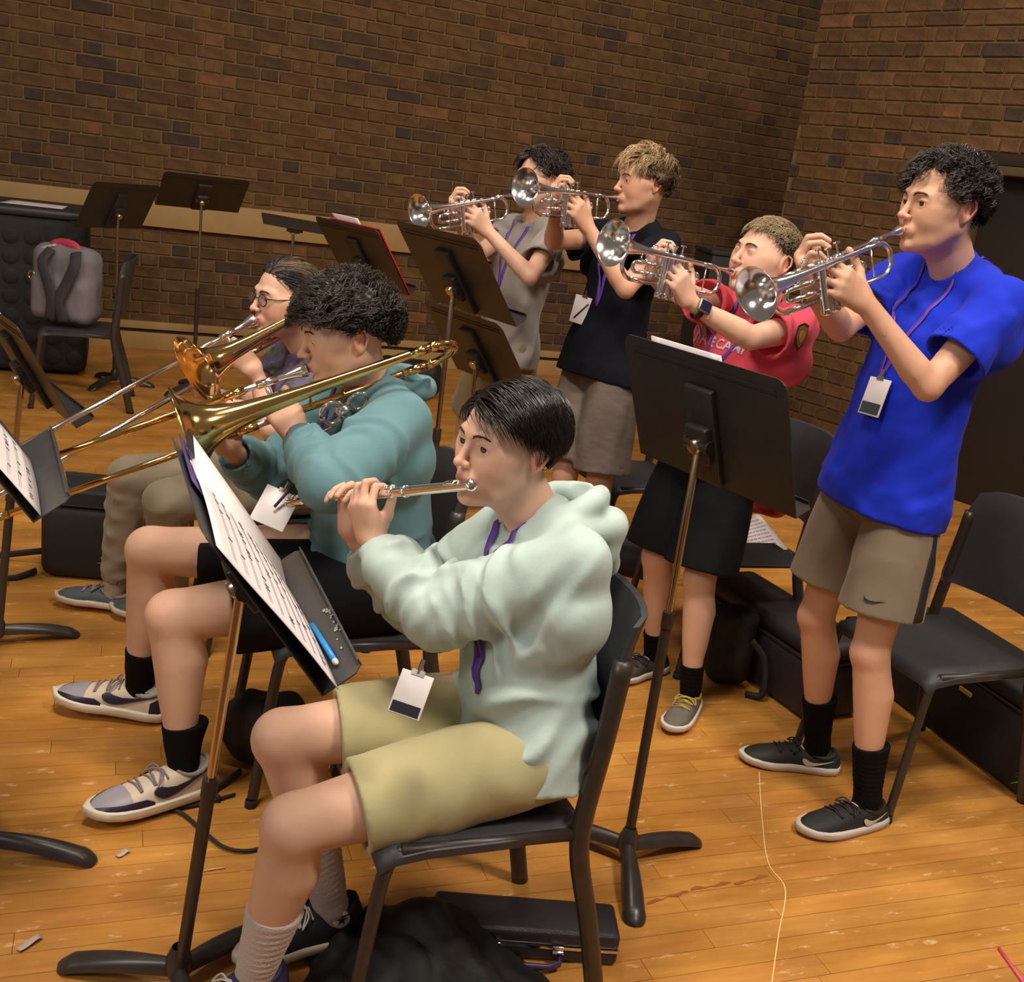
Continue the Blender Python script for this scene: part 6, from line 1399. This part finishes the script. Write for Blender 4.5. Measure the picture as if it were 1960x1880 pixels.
# between the flutist and the pink shirt
b2 = flo(1195, 1650); pv2 = at(1338, 850, 2.34); h2 = math.radians(-53); r2 = V(math.cos(h2), math.sin(h2), 0); n2 = V(-math.sin(h2)*math.cos(.38), math.cos(h2)*math.cos(.38), math.sin(.38))
s2, c2, A2 = music_stand(b2, pv2, n2, r2, 'large dark music stand seen from behind in front of the pink T-shirt', legs=math.radians(-88), low=.62)
e = c2-A2[1]*.16; P_ = lambda x, y, z=0.: e+A2[0]*x+A2[1]*y+A2[2]*(.004+z)
sheet('sheet_music', [P_(-.16, .006, .006), P_(.06, .006, .006), P_(.06, .328, .004), P_(-.16, .328, .004)], M_PAPER, 'white sheets whose edge shows over the large dark music stand', 'sheet music', th=.003)
# the pair of stands before the two farther trumpeters
h3 = math.radians(-52); r3 = V(math.cos(h3), math.sin(h3), 0); n3 = V(-math.sin(h3)*math.cos(.62), math.cos(h3)*math.cos(.62), math.sin(.62))
pv3 = at(868, 552, 3.55); music_stand(up_from(pv3, 0), pv3, n3, r3, 'tilted music stand below the bell of the farthest trumpet', legs=1.0, low=.60, mdesk=M_DESK)
pv4 = at(912, 694, 3.85); music_stand(up_from(pv4, 0), pv4, n3, r3, 'lower music stand half hidden under the tilted one, above the flutist', legs=.6, low=.5)
# at the left edge
pv5 = at(42, 722, 2.97); h5 = math.radians(-50); n5 = V(-math.sin(h5)*math.cos(.5), math.cos(h5)*math.cos(.5), math.sin(.5)); r5 = V(math.cos(h5), math.sin(h5), 0)
s5, c5, A5 = music_stand(V(-1.51, 2.97, 0), pv5, n5, r5, 'music stand seen from behind at the left edge, before the person with glasses', legs=math.radians(35), low=.60, width=.50)
e = c5-A5[1]*.16; P_ = lambda x, y, z=0.: e+A5[0]*x+A5[1]*y+A5[2]*(.004+z)
sheet('sheet_music', [P_(-.24, .006, .006), P_(.02, .006, .006), P_(.02, .335, .004), P_(-.24, .335, .004)], M_PAPER, 'white page rising over the stand at the left edge', 'sheet music', th=.002)
h6 = math.radians(-62); r6 = V(-math.cos(h6), -math.sin(h6), 0); n6 = V(-math.sin(h6)*math.cos(.62), math.cos(h6)*math.cos(.62), math.sin(.62)); pv6 = at(-42, 850, 2.0)
s6, c6, A6 = music_stand(up_from(pv6, 0), pv6, n6, r6, 'music stand cut off by the left edge, worn shelf with yellow mark', legs=math.radians(8), mdesk=M_DESKW, lipd=.075)
e = c6-A6[1]*.16; P_ = lambda x, y, z=0.: e+A6[0]*x+A6[1]*y+A6[2]*(.004+z)
sheet('sheet_music', [P_(-.255, .006, .012), P_(.10, .006, .010), P_(.10, .30, .004), P_(-.255, .30, .004)], M_PAPER, 'open white pages on the worn stand at the left edge', 'sheet music', bend=.005, rows=8, kind='music')
mb = MB(); mb.box(P_(-.12, -.002, .030), (.012, .026, .0006), np.stack([A6[2], A6[0], A6[1]], 1)); link('yellow_sticker', mb.mesh('sticker', smooth=False), mat('sticker_yellow', (.75, .42, .05), .6), s6)
mb = MB(); mb.box(P_(-.10, -.002, .066), (.006, .030, .0006), np.stack([A6[2], A6[0], A6[1]], 1)); link('scuff', mb.mesh('scuff', smooth=False), MATS['bare_metal_scuff'], s6)
# stands by the back wall
def back_stand(px, pz_px, Y, nr, rt, label, hgt=.32, width=.50, legs=.4, **kw):
    p = at(*pz_px, Y); return music_stand(up_from(p, 0), p, nr, rt, label, legs=legs, width=width, hgt=hgt, **kw)
back_stand(0, (386, 385), 6.6, V(-.5*.66, .85*.66, .75), V(.85, .5, 0), 'wide black stand turned away from us before the tan wall rail', low=.55, legs=2.2)
back_stand(0, (226, 412), 6.5, V(-.77, .39, .5), V(.45, .89, .0), 'narrow looking black stand beside the padded cabinet and backpack', low=.55, legs=.3)
back_stand(0, (562, 440), 6.3, V(.10, -.10, .98), V(.95, .30, 0), 'black stand tipped flat like a table above the person with glasses', low=.5, legs=.9, width=.36)
pv9 = at(690, 512, 4.7); h9 = math.radians(-47); n9 = V(-math.sin(h9)*math.cos(.62), math.cos(h9)*math.cos(.62), math.sin(.62)); r9 = V(math.cos(h9), math.sin(h9), 0)
s9, c9, A9 = music_stand(up_from(pv9, 0), pv9, n9, r9, 'black stand with a red folder above the curly haired trombonist', legs=.9, low=.5)
e = c9-A9[1]*.16; P_ = lambda x, y, z=0.: e+A9[0]*x+A9[1]*y+A9[2]*(.004+z)
t = thing('folder', P_(0, .1), 'red folder resting on the black stand above the curly hair', 'folder'); mb = MB(); mb.box(P_(.06, .162, .004), (.19, .158, .003), np.stack(A9, 1)); link('cover', mb.mesh('cover', smooth=False), mat('folder_red', (.45, .02, .03), .5), t)
sheet('sheet_music', [P_(-.10, .02, .010), P_(.10, .02, .010), P_(.10, .345, .010), P_(-.10, .345, .010)], M_PAPER, 'pale pages on the red folder on the black stand', 'sheet music', th=.003)
# ------------------------------------------------------------------ chairs
GC = 'orchestra chairs on the stage'
c0 = chair_proto('chair', 'black orchestra chair under the flutist in the mint hoodie', GC, (-.035, 1.865), 203)
def another(label, loc, yaw): return place(copy_tree(c0, label, GC), loc, yaw)
another('black chair under the curly haired trombonist', (-.40, 2.60), 202)
another('black chair hidden mostly behind the person with glasses', (-.76, 3.36), 203)
another('empty black chair behind the legs of the boy in blue, large case below it', (1.29, 2.94), 205)
cm = another('black chair with papers and red cap on its seat behind the pink T-shirt', (.78, 3.68), 205)
another('black chair glimpsed low down between the black T-shirt and pink T-shirt players', (.50, 4.40), 205)
cb = another('black chair at far left with a grey backpack on it', (-2.55, 5.98), 200)
print('stands', round(time.time()-T0, 1))
# ------------------------------------------------------------------ cases, bags and small things
M_VIN = mat('case_vinyl', (.022, .018, .024), .38, noise=.2, nscale=40, bump=.25, bscale=500); M_NYL = mat('black_nylon', (.010, .009, .010), .65, bump=.2, bscale=600); M_GOLD = mat('gold_print', (.55, .38, .05), .5)
def fr(yaw): f = yawv(yaw); return np.stack([f, np.cross(V(0, 0, 1), f), V(0, 0, 1)], 1)   # length, depth, height
def case_box(name, c, yaw, L, W_, H_, m, label, cat='case', bev=.015, split=.62, lat=2, handle=True, hm=None):
    R = fr(yaw); c = V(c[0], c[1], 0); t = thing(name, c, label, cat)
    mb = MB(); mb.box(c+V(0, 0, H_*split/2+.002), (L/2, W_/2, H_*split/2), R, bev); link('bottom_shell', mb.mesh('shell', auto=50), m, t)
    mb = MB(); mb.box(c+V(0, 0, H_*(1+split)/2+.003), (L/2, W_/2, H_*(1-split)/2), R, bev); link('lid', mb.mesh('lid', auto=50), m, t)
    mb = MB(); mb.box(c+V(0, 0, H_*split+.002), (L/2+.001, W_/2+.001, .0035), R); link('rim', mb.mesh('rim', smooth=False), M_CHROME if hm is None else hm, t)
    for k in range(lat):
        x = (k-(lat-1)/2)*L*.34; q = c+R@V(x, -W_/2-.003, H_*split); mb = MB(); mb.box(q, (.012, .004, .010), R, .002); mb.tube([q+R@V(-.012, -.005, -.004), q+R@V(.012, -.005, -.004)], .003, 8); link('latch', mb.mesh('latch', auto=40), M_CHROME, t)
    if handle: mb = MB(); mb.tube([c+R@V(x, -W_/2-.004-y, H_*split*.55) for x, y in [(-.075, 0), (-.07, .022), (-.045, .034), (.045, .034), (.07, .022), (.075, 0)]], .006, 10, flat=(V(0, 0, 1), 1.3)); link('handle', mb.mesh('handle'), mat('handle_violet', (.05, .03, .09), .4), t)
    return t, c, R
fc = (flo(880, 1735)+flo(1165, 1825))/2; case_box('flute_case', flo(985, 1798, .03)+V(.02, .03, 0), 5, .40, .115, .075, M_VIN, 'black flute case with chrome latches lying under the flutist chair', 'case', .012, .5)
case_box('instrument_case', V(1.63, 3.25, 0), 110, .74, .26, .31, M_NYL, 'large black case standing under the empty chair at right', 'case', .02, .8, 1, False, M_DTRIM)
mb = MB(); q = V(1.63, 3.25, 0)+fr(110)@V(-.05, .131, .20); mb.box(q, (.028, .003, .008), fr(110), .002)
for o in [o for o in bpy.data.objects if o.name.startswith('instrument_case')][:1]: link('gold_plate', mb.mesh('plate', auto=40), M_GOLD, o)
tc, cc, R = case_box('instrument_case', flo(140, 1118)+V(.10, .16, 0), 8, .50, .24, .33, M_NYL, 'tall black case with small yellow script standing behind the trombonists', 'case', .045, .86, 0, False, M_DTRIM)
q0 = cc+R@V(-.045, -.1225, .078); mb = MB(); mb.tube([q0+R[:, 0]*(.012+.0082*k)+V(0, 0, .016+.009*math.sin(k*2.1)+.004*math.sin(k*5.3)) for k in np.linspace(0, 11, 60)], .0016, 5); link('case_lettering', mb.mesh('script'), M_GOLD, tc); mb = MB(); mb.tube([q0+V(0, 0, .0), q0+R[:, 0]*.06+V(0, 0, .006), q0+R[:, 0]*.11+V(0, 0, .014)], [.0008, .0026, .0008], 6); link('underline', mb.mesh('underline'), M_GOLD, tc)
mb = MB(); mb.tube(smooth_path([cc+R@V(-.26, -.10, .02), cc+R@V(-.33, -.16, .008), cc+R@V(-.45, -.13, .006), cc+R@V(-.52, -.02, .01), cc+R@V(-.40, .0, .03), cc+R@V(-.26, .0, .06)], 6), .006, 8, flat=(V(0, 0, 1), 2.2)); link('strap', mb.mesh('strap'), M_NYL, tc)
case_box('instrument_case', V(1.0, 3.52, 0), 118, .66, .24, .27, M_VIN, 'glossy black case under the chair holding papers', 'case', .03, .75, 1, False, M_DTRIM)
# slumped black bags
def bag(label, c, rad, seed, m=M_NYL, bumps=7, name='bag', cat='bag', strap=None, amp=.012, flatten=True):
    r = np.random.default_rng(seed); c = V(c); t = thing(name, V(c[0], c[1], 0), label, cat); S = SDF(); rad = V(rad)
    S.u(rbox(c+V(0, 0, rad[2]), rad*.9, min(rad)*.6))
    for k in range(bumps): o = r.normal(size=3)*rad*.45; S.u(sph(c+V(0, 0, rad[2])+o*V(1, 1, .6), min(rad)*r.uniform(.45, .75)), .03)
    S.disp(folds(amp, .10, V(.3, .1, 1), seed, stretch=2)); S.i(half(V(c[0], c[1], .004), V(0, 0, -1)), .004)
    v, f = polygonise(S, .0075, V(c[0], c[1], 0)-rad*2.1-V(.05, .05, -rad[2]*2.1), c+rad*2.3+.05); link('bag_body', mesh_arrays('bag', v, f), m, t)
    if strap is not None: mb = MB(); mb.tube(smooth_path([V(p) for p in strap], 6), .006, 8, flat=(V(0, 0, 1), 2)); link('strap', mb.mesh('strap'), m, t)
    return t
bg = flo(470, 1500); bag('small black bag on the floor between the trombonist chair and the flutist', bg+V(.02, .12, 0), (.10, .08, .10), 4, strap=[bg+V(-.02, .02, .02), bg+V(-.06, -.06, .008), bg+V(-.04, -.10, .01)])
q = flo(1392, 1330); bag('narrow black gig bag slumped upright behind the pink T-shirt player', q+V(.0, .10, 0), (.085, .07, .15), 6, strap=[q+V(.05, .02, .20), q+V(.10, .0, .14), q+V(.11, -.02, .03), q+V(.06, .0, .01)])
q = flo(770, 765); bag('low black bag on the floor near the back wall, behind the teal hood', q+V(0, .2, 0), (.26, .13, .13), 8)
q = V(.56, 4.28, .0); t = bag('black satchel in front of the chair between the black and pink T-shirt players', q+V(-.04, -.28, .12), (.14, .06, .09), 12, amp=.006)
# black jacket on the floor
def jacket(label, c):
    t = thing('jacket', V(c[0], c[1], 0), label, 'jacket'); r = np.random.default_rng(3); N = 44; G = []
    for i in range(N):
        row = []
        for j in range(N):
            u, v = i/(N-1)*2-1, j/(N-1)*2-1; rr_ = math.hypot(u, v); a = math.atan2(v, u)
            R_ = .24+.05*math.sin(3*a+.5)+.03*math.sin(5*a+2); k = max(abs(u), abs(v)); s_ = k/max(rr_, 1e-6)
            x, y = u*s_*R_*1.05, v*s_*R_*.80
            z = .10*math.exp(-((x-.03)**2+(y-.06)**2)/.012)+(1-k**4)*(.035+.026*abs(math.sin(15*x+9*y+1.6*math.sin(14*y)))-.016*abs(math.sin(27*y-17*x+2*math.sin(20*x)))+.010*abs(math.sin(45*x+30*y+math.sin(40*y))))+.004
            row.append(V(c[0]+x, c[1]+y, max(.003, z)))
        G.append(row)
    mb = MB(); mb.slab(G, V(0, 0, 1), .003); link('jacket_cloth', mb.mesh('cloth'), M_NYL, t)
    mb = MB(); pts = [V(c[0]+.10+.24*u, c[1]-.10-.05*u+.02*math.sin(5*u), .022+.010*math.sin(9*u)) for u in np.linspace(0, 1, 12)]; mb.tube(pts, [.035+.006*math.sin(7*u) for u in np.linspace(0, 1, 12)], 14, flat=(V(0, 0, 1), .6)); link('sleeve', mb.mesh('sleeve'), M_NYL, t); return t
jacket('black jacket crumpled on the floor under the flutist, partly over the flute case', V(-.08, 1.80, 0))
# cable with plug by the white shoe
t = thing('cable', flo(300, 1545), 'black cable with a dark plug looping from the white and grey shoe', 'cable'); pts = [flo(300, 1545, .012), flo(345, 1555, .008), flo(390, 1592, .008), flo(430, 1622, .008), flo(478, 1628, .008), flo(530, 1612, .008)]
mb = MB(); mb.tube(smooth_path(pts, 6), .0045, 8); link('cord', mb.mesh('cord'), M_RUB, t); mb = MB(); mb.tube(smooth_path([flo(330, 1548, .008), flo(380, 1540, .008), flo(450, 1520, .008)], 6), .004, 8); link('cord', mb.mesh('cord'), M_RUB, t)
mb = MB(); p = flo(297, 1545, .020); mb.lathe(p-V(.028, 0, 0), V(1, -.25, 0), [(0, .006), (.004, .014), (.02, .018), (.036, .015), (.048, .007)], 14, cap=True); link('plug', mb.mesh('plug'), M_RUB, t)
# paper scraps, splinter, pink tape
GSC = 'paper scraps on the floor'
for i, (x, y, yw, L, lb) in enumerate([(236, 1634, 58, .016, 'small curled paper scrap between the white shoe and the nearest stand'), (57, 1806, 62, .026, 'curled paper scrap on the floor at the lower left corner')]):
    p = flo(x, y, .004); R = fr(yw); mb = MB(); mb.slab([[p+R@V(L*u, .007*v, .003*abs(v)+.002*math.sin(u*3)) for u in np.linspace(-1, 1, 6)] for v in (-1, 0, 1)], V(0, 0, 1), .0006); o = link('paper_scrap', mb.mesh('scrap'), mat('scrap', (.50, .40, .36), .6)); o['label'] = lb; o['category'] = 'paper scrap'; o['group'] = GSC
p, q = flo(390, 1667, .003), flo(432, 1661, .003); mb = MB(); mb.tube([p, (p+q)/2+V(0, 0, .001), q], .0018, 6); o = link('wood_splinter', mb.mesh('splinter'), mat('splinter', (.75, .50, .20), .7)); o['label'] = 'pale wood splinter on the boards beside the nearest stand pole'; o['category'] = 'splinter'
p, q = flo(1912, 1815, .004), flo(1962, 1885, .004); mb = MB(); mb.tube([p, q], .0042, 8); o = link('pencil', mb.mesh('pencil'), mat('pencil_pink', (.75, .10, .20), .4)); o['label'] = 'pink pencil on the floor in the lower right corner'; o['category'] = 'pencil'
# green wreath-like garland at the right edge
t = thing('plant', flo(1985, 1500), 'bright green leafy plant peeping in at the right edge beside the large case', 'plant'); r = random.Random(4); base = flo(1992, 1545)
mb = MB(); mb.tube([base, base+V(0, 0, .42)], .006, 8); link('stem', mb.mesh('stem'), mat('plant_stem', (.05, .10, .02), .7), t); me = None
M_LEAF = mat('leaf_green', (.07, .22, .03), .5)
for k in range(64):
    z = r.uniform(.02, .40); a = r.uniform(0, 6.28); d = V(math.cos(a), math.sin(a), r.uniform(-.1, .6)); d = unit(d); s_ = unit(np.cross(d, V(0, 0, 1))); L = r.uniform(.07, .11); p0 = base+V(0, 0, z); mb = MB()
    mb.slab([[p0+d*L*u+s_*w_*.014*math.sin(math.pi*min(1, u+.05))+V(0, 0, -.03*u*u) for w_ in (-1, 0, 1)] for u in np.linspace(0, 1, 5)], V(0, 0, 1), .0008); link('leaf', mb.mesh('leaf'), M_LEAF, t)
# paper and red cap on the chair behind
sz = .458
pc = [flo(1412, 1068, sz), flo(1508, 1052, sz), flo(1452, 983, sz+.02), flo(1412, 998, sz+.02)]
sheet('sheet_music', [pc[0], pc[1], pc[2], pc[3]], M_PAPER, 'white printed page lying on the chair behind the pink T-shirt', 'sheet music', th=.0012, rows=9, inkm=mat('ink_light', (.45, .36, .46), .8))
mb = MB(); p = flo(1455, 1072, .46); mb.box(p+V(-.02, .03, .004), (.15, .11, .005), fr(20), .004); o = link('folder', mb.mesh('folder', auto=40), M_NYL); o['label'] = 'black folder under the printed page on the chair behind'; o['category'] = 'folder'
t = bag('red bag behind the printed page on the chair', flo(1448, 1000, .46)+V(.03, .12, 0), (.115, .06, .085), 14, mat('red_nylon', (.42, .012, .02), .5), amp=.006, name='bag', flatten=False)
print('cases', round(time.time()-T0, 1))
# ------------------------------------------------------------------ far left: speaker cabinet, papers, backpack
bx = at(-95, 640, 6.75); t = thing('speaker_cabinet', V(-3.95, 7.0, 0), 'big black padded cabinet at far left with papers on top', 'speaker cabinet'); R = fr(21.4); c = V(-3.40, 6.70, 0)
M_PAD = mat('padded_cover', (.014, .014, .013), .8, bump=.4, bscale=30)
mb = MB(); mb.box(c+V(0, 0, .49), (.55, .33, .47), R, .05); link('cabinet_body', mb.mesh('body', auto=50), M_PAD, t); mb = MB(); mb.box(c+V(0, 0, .985), (.545, .325, .028), R, .022); link('top_board', mb.mesh('top', auto=50), mat('cabinet_top', (.028, .024, .026), .5), t)
mb = MB()
for i in range(9):
    for j in range(7):
        x, z = -.48+.12*i, .12+.12*j; q = c+R@V(x, -.332, z); mb.lathe(q, R@V(0, -1, 0), [(0, .05), (.006, .042), (.011, .02), (.012, .001)], 10)
link('quilted_front', mb.mesh('quilt'), M_PAD, t, kind='stuff')
ct = lambda x, y, z=1.016: c+R@V(x, y, z)
sheet('sheet_music', [ct(.05, -.22), ct(.40, -.24), ct(.42, .02), ct(.10, .06)], M_PAPER, 'right-hand sheet of paper on the padded cabinet', 'sheet music', 'papers on the padded cabinet')
sheet('sheet_music', [ct(-.36, -.24), ct(-.02, -.26), ct(.0, .0, 1.02), ct(-.30, .06, 1.05)], M_PAPER, 'white sheet with a lifted corner on the padded cabinet, at the photo edge', 'sheet music', 'papers on the padded cabinet', bend=.01)
# backpack
f = yawv(258); bc = V(-2.62, 5.98, .46); R = np.stack([np.cross(f, V(0, 0, 1)), f, V(0, 0, 1)], 1); L_ = lambda x, y, z: bc+R@V(x, y, z)
t = thing('backpack', bc, 'grey backpack with dark straps and pink lining on the far left chair', 'backpack'); M_GRYB = mat('backpack_grey', (.185, .165, .185), .8, noise=.06, nscale=20, bump=.2, bscale=500); M_STR = mat('backpack_strap', (.040, .034, .040), .8)
S = SDF(); S.u(rbox(L_(0, 0, .215), (.195, .085, .21), .08, R)); S.u(rbox(L_(0, .05, .13), (.18, .06, .12), .05, R), .04); S.disp(folds(.006, .09, V(0, 0, 1), 5)); v, q = polygonise(S, .007); link('pack', mesh_arrays('pack', v, q), M_GRYB, t)
for x0, bend in ((.045, .05), (-.11, -.06)):
    pts = smooth_path([L_(x0, .085, .40), L_(x0+.02*bend/.05, .135, .33), L_(x0-bend*.4, .14, .22), L_(x0-bend, .15, .13), L_(x0-bend*.6, .14, .02)], 6); mb = MB(); mb.tube(pts, .009, 10, flat=(R[:, 0], 3.6)); link('shoulder_strap', mb.mesh('strap'), M_STR, t)
mb = MB(); mb.tube(smooth_path([L_(-.12, .05, .20), L_(-.125, .05, .33), L_(-.07, .03, .42), L_(.02, .02, .435), L_(.09, .02, .415)], 6), [.030]*4+[.028]*4+[.024]*4+[.024]*4+[.024]*4+[.024]*4+[.018], 10, flat=(R[:, 1], .6)); link('pink_lining', mb.mesh('lining'), mat('lining_pink', (.50, .04, .09), .6, noise=.5, nscale=9), t)
mb = MB(); mb.box(L_(.10, .03, .40), (.055, .035, .006), R@np.array([[.94, 0, .34], [0, 1, 0], [-.34, 0, .94]]), .002); link('white_card', mb.mesh('card', auto=40), mat('card_white', (.55, .52, .46), .6), t)
mb = MB(); mb.tube([L_(.165+.02*math.cos(a), .09, .24+.022*math.sin(a)) for a in np.linspace(0, 6.283, 16, endpoint=False)], .004, 8, closed=True); link('ring', mb.mesh('ring'), M_CHR2, t)
# tall black cabinet behind the pink shirt
c = at(1375, 600, 6.2); R = fr(6); t = thing('road_case', V(c[0], c[1], 0), 'tall black cabinet standing behind the pink T-shirt player', 'cabinet'); c = V(c[0]+.02, c[1], 0)
mb = MB(); mb.box(c+V(0, 0, .66), (.17, .20, .64), R, .01); link('cabinet_body', mb.mesh('body', auto=40), mat('cabinet_black', (.007, .005, .005), .7), t)
mb = MB(); mb.box(c+V(0, 0, 1.312), (.175, .205, .012), R, .004); link('cabinet_top', mb.mesh('top', auto=40), MATS['cabinet_black'], t)
for sx in (-1, 1): mb = MB(); mb.box(c+R@V(sx*.15, -.17, .01), (.02, .02, .012), R); link('foot', mb.mesh('foot', smooth=False), M_RUB, t)
print('all', round(time.time()-T0, 1), len(bpy.data.objects))
